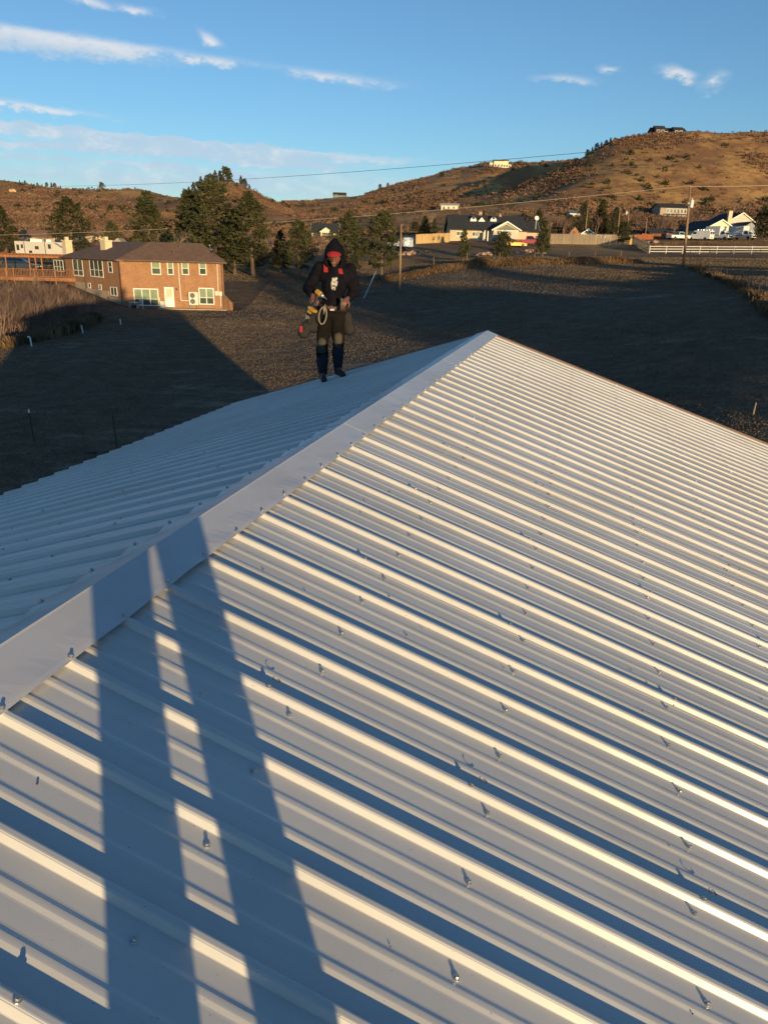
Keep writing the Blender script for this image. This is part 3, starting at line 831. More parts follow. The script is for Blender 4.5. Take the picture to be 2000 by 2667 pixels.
for sg, y, z in ((1, yR, zR), (-1, yL, zL)):
    c = O_ + R_ * (t0 + .121) + N_ * (sg * (y - .12))
    mb = MB().box(flat(c, -.4), R_ * (t1 - t0 - .242), N_ * (sg * .12), (0, 0, z + .4 - .05)); barn.add("side_wall", mb, M['barnwall'])

# ================================================================== trees and shrubs
M['bark'] = mat("pine_bark", (.15, .10, .07), (.09, .065, .05), rough=.95, scale=4, sx=(1, 1, .3))
M['needles'] = leaf_mat("pine_needles", (.028, .036, .016), (.085, .085, .035), None, scale=.9)
M['juniper'] = leaf_mat("juniper_leaf", (.035, .042, .02), (.075, .075, .035), None, scale=1.5)
M['twig'] = mat("bare_twig", (.23, .155, .115), (.145, .098, .08), rough=.95, scale=.8, spec=.1, rand=.15)
M['paletwig'] = mat("pale_branch", (.30, .235, .18), (.20, .155, .12), rough=.95, scale=2, spec=.1, rand=.1)

def conifer_meshes(seed, H, R, clear, nb, per, shape, droop=.12, sprig=.30, gap=0.0):
    """trunk mesh with limbs, crown mesh of small needle fans"""
    rd = random.Random(seed); tr = MB(); V = []; Fc = []
    lean = Vector((rd.uniform(-.02, .02), rd.uniform(-.02, .02), 1))
    pts = [lean * (H * f) + Vector((rd.uniform(-.04, .04), rd.uniform(-.04, .04), 0)) * H * .1 * f for f in (0, .2, .45, .7, .95)]
    r0 = H * .016 + .03
    tr.path([pts[0] - Vector((0, 0, .2))] + pts, [r0 * 1.25, r0 * 1.1, r0 * .85, r0 * .6, r0 * .35, .015], 7)
    def axis(z): 
        f = z / H; return lean * z
    for b in range(nb):
        f = (b + rd.random()) / nb
        z = clear + (H - clear) * f
        L = R * shape(f) * rd.uniform(.55, 1.15)
        if gap and rd.random() < gap: continue
        a = b * 2.399 + rd.uniform(-.5, .5)
        up = .25 + .55 * f - droop
        d = Vector((math.cos(a), math.sin(a), up)).normalized()
        o = axis(z)
        tip = o + d * L + Vector((0, 0, -droop * L * .5))
        if L > .5: tr.tube(o, o.lerp(tip, .8), .012 * L + .012, .008, 4, False)
        n = max(3, int(per * (.4 + L / R)))
        side = d.cross(Vector((0, 0, 1))).normalized()
        for k in range(n):
            s = .22 + .8 * rd.random() ** .75
            w = (1.05 - s) * .55 * L + .10
            c = o.lerp(tip, min(s, 1.02)) + side * rd.gauss(0, w * .55) + Vector((0, 0, rd.gauss(0, .06 * L + .05)))
            dirv = (d * .8 + side * rd.gauss(0, .7) + Vector((0, 0, rd.uniform(-.1, .7)))).normalized()
            for q in range(3):
                dv = (dirv + Vector((rd.gauss(0, .5), rd.gauss(0, .5), rd.gauss(0, .5)))).normalized()
                sd = dv.cross(Vector((rd.gauss(0, 1), rd.gauss(0, 1), rd.gauss(0, 1)))).normalized()
                l = sprig * rd.uniform(.6, 1.2); wd = l * .26
                i = len(V)
                V.extend([tuple(c - sd * wd * .4), tuple(c + dv * l * .55 + sd * wd), tuple(c + dv * l), tuple(c + dv * l * .5 - sd * wd)])
                Fc.append((i, i + 1, i + 2, i + 3))
    cr = MB(); cr.mesh(V, Fc)
    return tr, cr
def cone(f): return (1 - f) ** .75 * .95 + .07
def pine_shape(f): return (math.sin(min(1, f * 1.6 + .28) * math.pi * .5) * (1 - f ** 2.2) + .10)
def dome(f): return math.sqrt(max(0.02, 1 - (f * 1.05 - .2) ** 2 * 1.3)) 
PROTO = {}
def make_conifer(key, name, *args, crown_mat='needles', **kw):
    tr, cr = conifer_meshes(*args, **kw)
    PROTO[key] = (name, tr.data("trunk"), cr.data("crown"), args[1])
    PROTO[key][1].materials.append(M['bark']); PROTO[key][2].materials.append(M[crown_mat])
make_conifer('pineA', "pine_tree", 1, 12.0, 3.3, 1.6, 120, 26, pine_shape)
make_conifer('pineB', "pine_tree", 2, 11.0, 2.6, 2.0, 110, 24, pine_shape, gap=.10)
make_conifer('pineC', "pine_tree", 3, 10.0, 2.9, 1.0, 110, 26, cone, droop=.2)
make_conifer('pineD', "pine_tree", 4, 9.5, 2.7, 1.7, 105, 24, pine_shape, gap=.15)
make_conifer('small', "young_pine", 5, 4.6, 1.25, .5, 60, 22, cone, sprig=.2)
make_conifer('bush', "juniper_bush", 6, 3.4, 1.7, .5, 60, 26, dome, sprig=.2, crown_mat='juniper')
make_conifer('far', "hilltop_pine", 7, 7.0, 1.7, .8, 34, 14, cone, sprig=.55)
make_conifer('farround', "hilltop_pine", 8, 6.0, 2.2, .6, 34, 14, dome, sprig=.6)
def tree(key, loc, label, cat="tree", scale=1.0, rz=0.0, group=None, wide=1.0):
    name, tm, cm, H = PROTO[key]
    o = bpy.data.objects.new(name, None); COL.objects.link(o); o.empty_display_size = .3
    o.location = loc; o.rotation_euler = (0, 0, rz); o.scale = (scale * wide, scale * wide, scale)
    tag(o, label, cat, group)
    link("trunk", tm, None, o); link("crown", cm, None, o)
    return o
def pine_at(key, px, py, Y, top, label, rz, group="pines round the brick house", wide=1.0, cat="tree"):
    g = ground(px, py, Y); H = atY(px, top, Y).z - g.z
    return tree(key, g, label, cat, H / PROTO[key][3], rz, group, wide)

P_GR = "pines between the brick house and the hills"
pine_at('pineA', 566, 690, 118, 470, "tallest dense pine rising behind the right end of the brick house", .3, P_GR, 1.55)
pine_at('pineC', 505, 700, 124, 500, "dark pine close behind the brown roof of the brick house", 1.9, P_GR, 1.6)
pine_at('pineB', 660, 717, 110, 503, "tall pine with a bare pale trunk right of the brick house", 2.2, P_GR, 1.5)
pine_at('pineC', 612, 712, 113, 545, "bushy pine between the two tall pines beside the brick house", 4.0, P_GR, 1.5)
pine_at('pineD', 778, 717, 107, 575, "thin olive pine standing left of the roofer", 1.1, P_GR, 1.3)
pine_at('pineC', 730, 705, 116, 600, "low dark pine behind the thin olive pine", 3.3, P_GR, 1.2)
pine_at('pineA', 905, 730, 104, 552, "broad pine directly behind the roofer's head", 5.0, P_GR, 1.2)
pine_at('pineD', 993, 727, 103, 550, "pine with a bare lower trunk left of the plain mid field pole", 2.7, P_GR, 1.3)
pine_at('pineA', 935, 700, 122, 590, "darker pine half hidden behind the broad pine", 3.7, P_GR, 1.0)
pine_at('pineC', 20, 680, 150, 535, "pine at the left edge behind the white camper", .9, P_GR, 1.6)
pine_at('pineA', 195, 680, 145, 515, "wide pine behind the camper and the first chimney", 2.0, P_GR, 1.75)
pine_at('pineC', 392, 680, 140, 500, "pointed pine over the ridge of the brown roof", 4.4, P_GR, 1.75)
pine_at('pineD', 300, 680, 150, 575, "smaller pine between the wide pine and the pointed pine", 5.4, P_GR, 1.3)
pine_at('small', 1206, 671, 115, 595, "young olive pine left of the round juniper before the grey roofed house", .5, "young pines by the far grass band")
pine_at('bush', 1308, 668, 115, 609, "round juniper bush partly hiding the yellow car", 1.2, "young pines by the far grass band")
pine_at('small', 1412, 665, 126, 575, "taller young pine right of the red truck", 2.6, "young pines by the far grass band", 1.2)
pine_at('pineC', 1105, 650, 185, 562, "pine behind the blue and silver tarp", 1.0, "trees round the grey roofed house", 1.6)
pine_at('pineA', 1165, 650, 195, 575, "pine at the left end of the grey roofed house", 3.0, "trees round the grey roofed house", 1.3)
pine_at('pineA', 1515, 620, 205, 530, "left one of three broad pines behind the small gabled shed", .4, "trees round the grey roofed house", 1.2)
pine_at('pineC', 1560, 620, 212, 520, "middle one of three broad pines behind the small gabled shed", 1.4, "trees round the grey roofed house", 1.4)
pine_at('pineA', 1597, 620, 205, 540, "right one of three broad pines behind the small gabled shed", 2.4, "trees round the grey roofed house", 1.2)
pine_at('pineC', 1255, 610, 225, 548, "pine showing above the ridge of the grey roofed house", 3.4, "trees round the grey roofed house", 1.2)
pine_at('pineD', 1400, 610, 220, 545, "pine above the right end of the grey roofed house", 4.1, "trees round the grey roofed house", 1.3)
pine_at('bush', 1622, 622, 166, 582, "dark juniper at the end of the weathered board fence", 4.1, "trees round the grey roofed house")
pine_at('bush', 1988, 630, 176, 543, "dark juniper tree at the right edge beside the box trucks", 5.1, "trees round the grey roofed house", 1.0)
pine_at('small', 862, 640, 215, 596, "small pine in front of the pale green house", 2.0, "trees round the grey roofed house", 1.4)
pine_at('small', 822, 640, 245, 590, "dark narrow pine left of the pale green house", 2.9, "trees round the grey roofed house", 1.2)

ORD = ['first', 'second', 'third', 'fourth', 'fifth', 'sixth', 'seventh', 'eighth', 'ninth', 'tenth', 'eleventh', 'twelfth', 'thirteenth', 'fourteenth', 'fifteenth', 'sixteenth']
# pines standing along the skyline, each on its own spot
def skyline(px, py, Y, hpx, key, label, rz):
    g = ground(px, py, Y, -.3); H = hpx / 1975.0 * Y
    tree(key, g, label, "tree", H / PROTO[key][3], rz, "pines along the skyline", 1.15)
knoll = [(482, 500, 500, 24), (492, 498, 496, 26), (503, 495, 490, 30), (514, 494, 492, 27), (525, 492, 488, 34), (538, 488, 486, 32), (550, 486, 484, 30), (561, 484, 482, 36), (574, 484, 484, 34), (588, 484, 482, 40), (599, 486, 480, 36), (628, 490, 484, 26), (637, 492, 482, 22), (650, 498, 488, 18)]
for i, (px, py, Y, h) in enumerate(knoll):
    skyline(px, py, Y, h, 'far' if i % 3 else 'farround', ORD[i] + " pine from the left in the dark clump on the rocky knoll", i * 1.3)
for i, (px, py, h) in enumerate([(52, 480, 7), (66, 481, 8), (82, 484, 6), (98, 485, 8), (110, 486, 7), (122, 487, 11), (135, 488, 13), (143, 489, 12), (158, 490, 8)]):
    skyline(px, py, 655, h, 'farround' if i % 2 else 'far', ORD[i] + " small pine from the left in the row along the left skyline", i * .9)
skyline(266, 497, 650, 20, 'farround', "larger lone pine on the left skyline", .3)
skyline(352, 494, 655, 12, 'far', "small lone pine right of the larger one on the left skyline", 1.3)
for i, (px, py, h) in enumerate([(1342, 426, 8), (1352, 425, 7), (1362, 425, 8), (1371, 425, 7)]):
    skyline(px, py, 755, h, 'far', ORD[i] + " small pine from the left in the row right of the hilltop villa", i)
for i, (px, py, Y, h) in enumerate([(1152, 452, 756, 10), (990, 500, 800, 12), (1010, 492, 790, 10), (1476, 424, 700, 12)]):
    skyline(px, py, Y, h, 'farround', ["single dark tree on the slope left of the hilltop villa", "dark tree low on the long left slope", "second dark tree low on the long left slope", "dark tree on the ridge left of the shaded gully"][i], i)
for i, (px, py, h) in enumerate([(1528, 416, 14), (1540, 410, 14), (1552, 402, 16), (1564, 395, 15), (1576, 390, 14), (1588, 384, 16), (1600, 378, 12)]):
    skyline(px, py, 484, h, 'far' if i % 2 else 'farround', ORD[i] + " pine from the left on the shaded shoulder of the big hill", i * 1.1)
for i, (px, py, h) in enumerate([(1788, 355, 5), (1797, 355, 6), (1806, 354, 5), (1815, 354, 7)]):
    skyline(px, py, 482, h, 'far', ORD[i] + " tiny tree from the left in the row right of the dark lodge", i * 1.7)
skyline(1955, 352, 482, 9, 'farround', "round dark bush on the skyline at the right edge", .7)

# leafless trees
def branch(mb, p, d, L, r, depth, rd, tips=None, spread=.55, n=3, taper=.62):
    segs = 3
    pts = [p]; dd = d.copy()
    for i in range(segs):
        dd = (dd + Vector((rd.gauss(0, .13), rd.gauss(0, .13), rd.gauss(.04, .08)))).normalized()
        pts.append(pts[-1] + dd * (L / segs))
    mb.path(pts, [r * (1 - .45 * i / segs) for i in range(segs + 1)], 5 if r > .05 else 3, False)
    if depth <= 0: return
    for k in range(n + (depth > 1)):
        f = rd.uniform(.35, 1.0); q = pts[min(segs, int(f * segs) + (1 if k == 0 else 0))]
        nd = (dd + Vector((rd.gauss(0, spread), rd.gauss(0, spread), rd.gauss(.15, spread * .6)))).normalized()
        branch(mb, q, nd, L * rd.uniform(.5, .8) * (taper + .25), r * rd.uniform(.42, .6), depth - 1, rd, tips, spread, n, taper)
def bare_mesh(seed, H, stems, r, depth, spread, n, fan=.25):
    rd = random.Random(seed); mb = MB()
    for s in range(stems):
        a = s * 2.4 + rd.uniform(-.4, .4)
        k = fan * (stems > 1) * rd.uniform(.4, 1.3)
        d = Vector((math.cos(a) * k, math.sin(a) * k, 1)).normalized()
        b = Vector((math.cos(a), math.sin(a), 0)) * (.25 * (stems > 1)) - Vector((0, 0, .1))
        branch(mb, b, d, H * rd.uniform(.38, .52), r * rd.uniform(.7, 1.15), depth, rd, None, spread, n)
    return mb
def bare_proto(key, name, mt, *a, **k):
    me = bare_mesh(*a, **k).data(name); me.materials.append(M[mt]); PROTO[key] = (name, me, None, a[1])
for i in range(4): bare_proto('shrub%d' % i, "leafless_shrub", 'twig', 20 + i, 4.2, 9, .035, 3, .42, 3)
bare_proto('cotton0', "leafless_tree", 'paletwig', 40, 9.0, 3, .13, 4, .40, 3)
bare_proto('cotton1', "leafless_tree", 'twig', 41, 9.0, 2, .14, 4, .42, 3)
def bare(key, loc, label, scale, rz, cat="tree", group=None, wide=1.0):
    name, me, _, H = PROTO[key]
    o = link(name, me, None, None, loc); o.rotation_euler = (0, 0, rz); o.scale = (scale * wide, scale * wide, scale)
    return tag(o, label, cat, group)
rt = random.Random(3)
k = 0; fr_ = 0
for row in range(5):
    for px in range(-60, 250, 24):
        Y = 57.5 + row * 4.6 + max(0, px) * .075 + rt.uniform(-1.2, 1.2)
        x = px + rt.uniform(-9, 9)
        if x > 236 - row * 8 or Y > 84: continue
        lab = ORD[fr_] + " leafless shrub from the left in the front row of the thicket" if row == 0 else "leafless shrub inside the thicket below the deck"
        sc = rt.uniform(.72, .98) * (1 if x < 150 else .75)
        bare('shrub%d' % (k % 4), ground(x, 780, Y), lab, sc, rt.uniform(0, 6.2), "shrub", "front row of the bare thicket" if row == 0 else "bare thicket by the brick house", 1.15)
        k += 1; fr_ += row == 0
def bare_at(key, px, Y, top, label, rz, wide=1.0, group=None):
    g = ground(px, 660, Y); H = atY(px, top, Y).z - g.z
    return bare(key, g, label, H / PROTO[key][3] * 1.05, rz, group=group, wide=wide)
bare_at('cotton0', 452, 112, 568, "pale leafless tree behind the ridge of the brick house", .4, 1.3)
bare_at('cotton0', 492, 120, 590, "second pale leafless tree beside the transformer pole", 2.2, 1.2)
bare_at('cotton1', 110, 165, 598, "purplish leafless tree behind the camper roof", 1.0, 1.2)
bare_at('cotton1', 1425, 200, 540, "leafless cottonwood right of the grey roofed house", .3, .9)
bare_at('cotton1', 1462, 208, 548, "thin leafless tree left of the three broad pines", 1.7, .9)
bare_at('cotton1', 1545, 208, 535, "leafless cottonwood among the three broad pines", 3.1, .9)
bare_at('cotton1', 1140, 158, 600, "small leafless tree at the fence left of the grey roofed house", 4.0, .9)
bare_at('cotton1', 1748, 185, 545, "leafless tree below the hillside house with decks", 5.0, .8)
bare_at('cotton1', 905, 230, 580, "leafless tree right of the pale green house", 2.0, .9)
bare_at('cotton0', 700, 135, 600, "leafless pale tree left of the thin olive pine", 3.0, 1.0)
# scrub in the middle distance, behind houses and along the valley
for i, (px, Y) in enumerate([(770, 150), (840, 165), (690, 170), (600, 165), (545, 160), (470, 170), (330, 175), (250, 180), (120, 185), (30, 178), (1035, 200), (980, 190), (1330, 235), (1470, 235), (1670, 225), (1720, 230), (650, 190), (800, 195), (930, 170)]):
    bare('shrub%d' % (i % 4), ground(px, 640, Y), "leafless scrub bush in the valley behind the pines", rt.uniform(.9, 1.4), rt.uniform(0, 6), "shrub", "scrub bushes in the valley", 1.5)

# trees behind the photographer that shade the field and the lower roof
BK = "trees behind the photographer shading the field"
for i, (x, y, s, ky) in enumerate([(42, -42, 1.12, 'pineA'), (45.5, -40, 1.2, 'pineC'), (49, -42, 1.25, 'pineA'), (53.5, -41, 1.2, 'pineC'), (70.5, -45, 1.15, 'pineA'), (85, -45, 1.2, 'pineC'), (88, -46, 1.3, 'pineA'), (92, -45, 1.25, 'pineC'), (97, -46, 1.3, 'pineA'), (102, -45, 1.25, 'pineC')]):
    tree(ky, (x, y, float(zg(x, y))), "pine of the row behind the photographer, outside the picture", "tree", s, i * .8, BK, 1.2)
bare('cotton1', (30.5, -60, float(zg(30.5, -60))), "leafless tree behind the photographer, outside the picture", 1.15, .6)

# more leafless trees and bushes between the far houses
for i, (px, Y, top, ky) in enumerate(sorted([(1060, 225, 570, 'cotton1'), (1190, 240, 560, 'cotton1'), (1310, 245, 555, 'cotton1'), (1345, 232, 562, 'cotton1'), (1445, 245, 545, 'cotton1'), (1650, 235, 560, 'cotton1'), (1700, 248, 556, 'cotton1'), (1780, 245, 560, 'cotton1'), (1835, 250, 555, 'cotton1'), (960, 245, 580, 'cotton1'), (745, 215, 590, 'cotton1'), (650, 225, 588, 'cotton1')])):
    bare_at(ky, px, Y, top, ORD[i] + " leafless brown tree from the left between the far houses", i * 1.7, 1.2, "leafless trees between the far houses")
for i, (px, Y, top) in enumerate(sorted([(1080, 235, 578), (1130, 250, 566), (1225, 255, 560), (1375, 250, 562), (1480, 255, 560), (1640, 240, 575), (1705, 235, 578), (1860, 240, 568), (870, 300, 585), (780, 290, 590)])):
    pine_at('pineC' if i % 2 else 'bush', px, 620, Y, top, ORD[i] + " dark evergreen from the left between the far houses", i * 1.1, "evergreens between the far houses", 1.3)
for i in range(46):
    px = rt.uniform(1000, 1960); Y = rt.uniform(216, 300)
    bare('shrub%d' % (i % 4), ground(px, 620, Y), "leafless scrub bush on the slope behind the far houses", rt.uniform(.7, 1.3), rt.uniform(0, 6), "shrub", "scrub bushes behind the far houses", 1.7)

# ================================================================== the brick house
def brick_mat(name, c1, c2, mortar, bw=.205, bh=.075):
    m = bpy.data.materials.new(name); m.use_nodes = True
    nt = m.node_tree; b = nt.nodes['Principled BSDF']; L = nt.links.new
    b.inputs['Roughness'].default_value = .9; b.inputs['Specular IOR Level'].default_value = .2
    tcn = nt.nodes.new('ShaderNodeUVMap'); tcn.uv_map = 'wall'
    br = nt.nodes.new('ShaderNodeTexBrick'); L(tcn.outputs[0], br.inputs['Vector'])
    br.inputs['Scale'].default_value = 1.0; br.inputs['Brick Width'].default_value = bw; br.inputs['Row Height'].default_value = bh
    br.inputs['Mortar Size'].default_value = .008; br.inputs['Mortar Smooth'].default_value = .3; br.inputs['Bias'].default_value = -.1
    br.inputs['Color1'].default_value = (*c1, 1); br.inputs['Color2'].default_value = (*c2, 1); br.inputs['Mortar'].default_value = (*mortar, 1)
    nz = nt.nodes.new('ShaderNodeTexNoise'); nz.inputs['Scale'].default_value = 1.2; nz.inputs['Detail'].default_value = 5; L(tcn.outputs[0], nz.inputs['Vector'])
    mx = nt.nodes.new('ShaderNodeMix'); mx.data_type = 'RGBA'; mx.blend_type = 'MULTIPLY'
    mr = nt.nodes.new('ShaderNodeMapRange'); mr.inputs[1].default_value = .35; mr.inputs[2].default_value = .7; mr.inputs[4].default_value = .45; L(nz.outputs[0], mr.inputs[0]); L(mr.outputs[0], mx.inputs[0])
    L(br.outputs[0], mx.inputs[6]); mx.inputs[7].default_value = (.62, .58, .55, 1); L(mx.outputs[2], b.inputs['Base Color'])
    bp = nt.nodes.new('ShaderNodeBump'); bp.inputs['Strength'].default_value = .5; bp.inputs['Distance'].default_value = .01; bp.invert = True; L(br.outputs[1], bp.inputs['Height']); L(bp.outputs[0], b.inputs['Normal'])
    return m
def wall_uv(o, ex):
    """uv in metres: along the wall and up"""
    me = o.data; uv = me.uv_layers.new(name='wall')
    for lp in me.loops:
        v = me.vertices[lp.vertex_index].co
        uv.data[lp.index].uv = (v.dot(ex), v.z)
def shingle_mat(name, c1, c2, w=.33, h=.14):
    m = brick_mat(name, c1, c2, tuple(c * .55 for c in c1), w, h)
    return m
M['brick'] = brick_mat("orange_brick", (.42, .205, .10), (.30, .14, .07), (.38, .28, .19))
M['shingle'] = shingle_mat("brown_shingle", (.27, .165, .11), (.20, .122, .082))
M['greyshingle'] = shingle_mat("grey_shingle", (.06, .062, .066), (.042, .044, .047))
M['concrete'] = mat("tan_concrete", (.42, .33, .24), (.34, .27, .20), rough=.9, scale=1.5, bump=.3)
M['whitetrim'] = mat("white_trim", (.80, .79, .74), (.72, .71, .67), rough=.5, scale=2)
M['darktrim'] = mat("dark_brown_gutter", (.075, .045, .03), (.055, .035, .025), rough=.5, scale=3)
M['stucco'] = mat("cream_stucco", (.66, .55, .36), (.58, .48, .32), rough=.9, scale=3, bump=.2)
M['pane'] = mat("window_glass", (.10, .13, .09), (.05, .065, .05), rough=.06, spec=.8, scale=.6)
M['blind'] = mat("glass_with_blind", (.26, .32, .20), (.20, .25, .16), rough=.15, spec=.6, scale=1.2)
M['cedar'] = mat("cedar_stain", (.36, .155, .06), (.26, .11, .045), rough=.7, scale=3, sx=(1, 1, .4))
M['steel'] = mat("grey_steel", (.35, .35, .35), (.28, .28, .28), rough=.5, metal=.4, scale=4)
M['black'] = mat("black_plastic", (.02, .02, .022), rough=.5)
M['acwhite'] = mat("pale_enamel", (.68, .63, .53), rough=.5)
M['grille'] = mat("dark_grille", (.16, .14, .11), (.10, .09, .08), rough=.6, scale=20)

Z3 = Vector((0, 0, 1))
class Wall:
    """upright wall plane from a to b (seen from outside), used to place windows where the photograph has them"""
    def __init__(s, a, b):
        s.a = Vector((a[0], a[1], 0)); s.e = (Vector((b[0], b[1], 0)) - s.a); s.L = s.e.length; s.e.normalize()
        s.n = s.e.cross(Z3)          # outward when a->b runs left to right as seen from outside
    def at(s, px, py):
        p = hit_plane(px, py, s.a, s.n); return (p - s.a).dot(s.e), p.z
    def pt(s, u, z, out=0.0): return s.a + s.e * u + s.n * out + Z3 * z
    def slab(s, mb, u0, u1, z0, z1, o0, o1): return mb.box(s.pt(u0, z0, o0), s.e * (u1 - u0), s.n * (o1 - o0), Z3 * (z1 - z0))
def window(T, w, rect, nx=1, rows=(1,), m_frame='whitetrim', panes=('pane',), parent=None, fr=.09, name="window", depth=.05):
    """rect = (u0, z0, u1, z1) on wall w; nx lights across, rows = relative heights from the bottom"""
    u0, z0, u1, z1 = rect
    mb = MB()
    w.slab(mb, u0, u1, z0, z0 + fr, .004, depth); w.slab(mb, u0, u1, z1 - fr, z1, .004, depth)
    w.slab(mb, u0, u0 + fr, z0 + fr, z1 - fr, .004, depth); w.slab(mb, u1 - fr, u1, z0 + fr, z1 - fr, .004, depth)
    iu0, iu1, iz0, iz1 = u0 + fr, u1 - fr, z0 + fr, z1 - fr
    bw = fr * .9
    W = (iu1 - iu0 - bw * (nx - 1)) / nx; us = [iu0 + i * (W + bw) for i in range(nx)]
    for i in range(1, nx): w.slab(mb, us[i] - bw, us[i], iz0, iz1, .004, depth - .005)
    tot = sum(rows); H = iz1 - iz0 - fr * .55 * (len(rows) - 1); zs = []; z = iz0
    for r in rows:
        zs.append((z, z + H * r / tot)); z += H * r / tot + fr * .55
    for a_, b_ in zip(zs[:-1], zs[1:]):
        for i in range(nx): w.slab(mb, us[i], us[i] + W, a_[1], b_[0], .004, depth - .010)
    win = T.add(name, mb, M[m_frame], parent)
    for i in range(nx):
        for k, (za, zb) in enumerate(zs):
            pm = MB(); w.slab(pm, us[i] - .004, us[i] + W + .004, za - .004, zb + .004, .006, depth - .026)
            if parent is None: T.add("pane", pm, M[panes[k % len(panes)]], win)
            else: T.add("pane", pm, M[panes[k % len(panes)]], parent)
    return win
def prect(w, px0, py0, px1, py1):
    """image rectangle (left, top, right, bottom) -> wall rectangle"""
    um0, z1 = w.at((px0 + px1) / 2, py0); _, z0 = w.at((px0 + px1) / 2, py1)
    ua, _ = w.at(px0, (py0 + py1) / 2); ub, _ = w.at(px1, (py0 + py1) / 2)
    return (ua, z0, ub, z1)
z6 = lambda x, y: (300 + x / 4.879, 600 + y / 4.879)
z5 = lambda x, y: (x / 4.74, 580 + y / 4.74)

HA = atY(318, 735, 83.0); HB = atY(582, 735, 83.6)
ZE = atY(450, 679, 83).z                                   # eave height
ZB = -.2
dirL = Vector((-math.sin(rad(42)), math.cos(rad(42)), 0))
HL = Vector((HA.x, HA.y, 0)) + dirL * 17.5                 # far end of the left wing
wf = Wall((HA.x, HA.y), (HB.x, HB.y))
wl = Wall((HL.x, HL.y), (HA.x, HA.y))
house = Thing("brick_house", "two storey orange brick house with brown hipped roof left of the roofer", "house", (HA.x + 5, HA.y + 5, float(zg(HA.x + 5, HA.y + 5))))
DEP = 9.0
def wall_block(T, w, z0, z1, m, th=.25, u0=0.0, u1=None, name="wall"):
    mb = MB(); w.slab(mb, u0, w.L if u1 is None else u1, z0, z1, -th, 0)
    o = T.add(name, mb, m); wall_uv(o, w.e); return o
wall_block(house, wf, ZB, ZE, M['brick'])
wall_block(house, wl, ZB, ZE, M['brick'], u1=wl.L - .20)
bk = -wf.n
vd = Vector((HB.x - .6, HB.y, 0)).normalized(); HC = Vector((HB.x, HB.y, 0)) + vd * (DEP * 1.02); HD = Vector((HA.x, HA.y, 0)) + bk * DEP
wr = Wall((HB.x, HB.y), (HC.x, HC.y)); wall_block(house, wr, ZB, ZE, M['brick'], u0=.255)
wb = Wall((HC.x, HC.y), (HD.x + 3, HD.y)); wall_block(house, wb, ZB + 2, ZE, M['brick'], u0=.255)
HL2 = HL - wl.n * DEP
we = Wall((HL2.x, HL2.y), (HL.x, HL.y)); wall_block(house, we, ZB + 2, ZE, M['brick'], u1=we.L - .255)

def hip_roof(T, w, dep, ze, rise, over, h0, h1, m, name="roof", th=.16):
    """hipped roof over a rectangle along wall w; h0/h1: ridge inset at the two ends"""
    e, n, L = w.e, -w.n, w.L
    P = lambda u, v, z: w.a + e * u + n * v + Z3 * z
    a, b, c, d = P(-over, -over, ze), P(L + over, -over, ze), P(L + over, dep + over, ze), P(-over, dep + over, ze)
    r0, r1 = P(h0, dep / 2, ze + rise), P(L - h1, dep / 2, ze + rise)
    dn = Z3 * -th
    mb = MB()
    mb.mesh([a, b, c, d, r0, r1, a + dn, b + dn, c + dn, d + dn],
            [(0, 1, 5, 4), (1, 2, 5), (2, 3, 4, 5), (3, 0, 4), (1, 0, 6, 7), (2, 1, 7, 8), (3, 2, 8, 9), (0, 3, 9, 6), (6, 9, 8, 7)])
    o = T.add(name, mb, m)
    me = o.data; uv = me.uv_layers.new(name='wall')
    for f in me.polygons:
        nn = f.normal; up = (Z3 - nn * nn.z); up = up.normalized() if up.length > 1e-3 else e
        sd = up.cross(nn)
        for li in f.loop_indices:
            v = me.vertices[me.loops[li].vertex_index].co; uv.data[li].uv = (v.dot(sd), v.dot(up))
    return o
RISE = 1.95
def house_roof():
    """one bent hipped roof over both wings"""
    ov = .55
    def line(w, v): return w.a + w.n * -v, w.e
    def meet(l1, l2):
        (p, d), (q, e) = l1, l2; c = d.x * e.y - d.y * e.x; t = ((q.x - p.x) * e.y - (q.y - p.y) * e.x) / c; return p + d * t
    K = meet(line(wf, DEP / 2), line(wl, DEP / 2)); A = meet(line(wf, -ov), line(wl, -ov)); Dk = meet(line(wf, DEP + ov), line(wl, DEP + ov))
    B = wf.pt(wf.L + ov, 0, ov); C2 = Vector((HC.x, HC.y, 0)) + wf.e * .3 - wf.n * ov; H1 = wl.pt(-ov, 0, ov); H2 = wl.pt(-ov, 0, -DEP - ov)
    r1 = wf.pt(wf.L - 3.0, 0, -DEP / 2); r0 = wl.pt(3.8, 0, -DEP / 2)
    lo = [H1, A, B, C2, Dk, H2]; V = [p + Z3 * ZE for p in lo] + [p + Z3 * (ZE + RISE) for p in (r0, K, r1)] + [p + Z3 * (ZE - .16) for p in lo]
    mb = MB(); mb.mesh(V, [(0, 1, 7, 6), (1, 2, 8, 7), (2, 3, 8), (3, 4, 7, 8), (4, 5, 6, 7), (5, 0, 6)] + [((i + 1) % 6, i, 9 + i, 9 + (i + 1) % 6) for i in range(6)] + [(14, 13, 12, 11, 10, 9)])
    o = house.add("roof", mb, M['shingle']); me = o.data; uv = me.uv_layers.new(name='wall')
    for f in me.polygons:
        nn = f.normal; up = (Z3 - nn * nn.z); up = up.normalized() if up.length > 1e-3 else wf.e
        sd = up.cross(nn)
        for li in f.loop_indices:
            v = me.vertices[me.loops[li].vertex_index].co; uv.data[li].uv = (v.dot(sd), v.dot(up))
    return o
roof_m = house_roof()
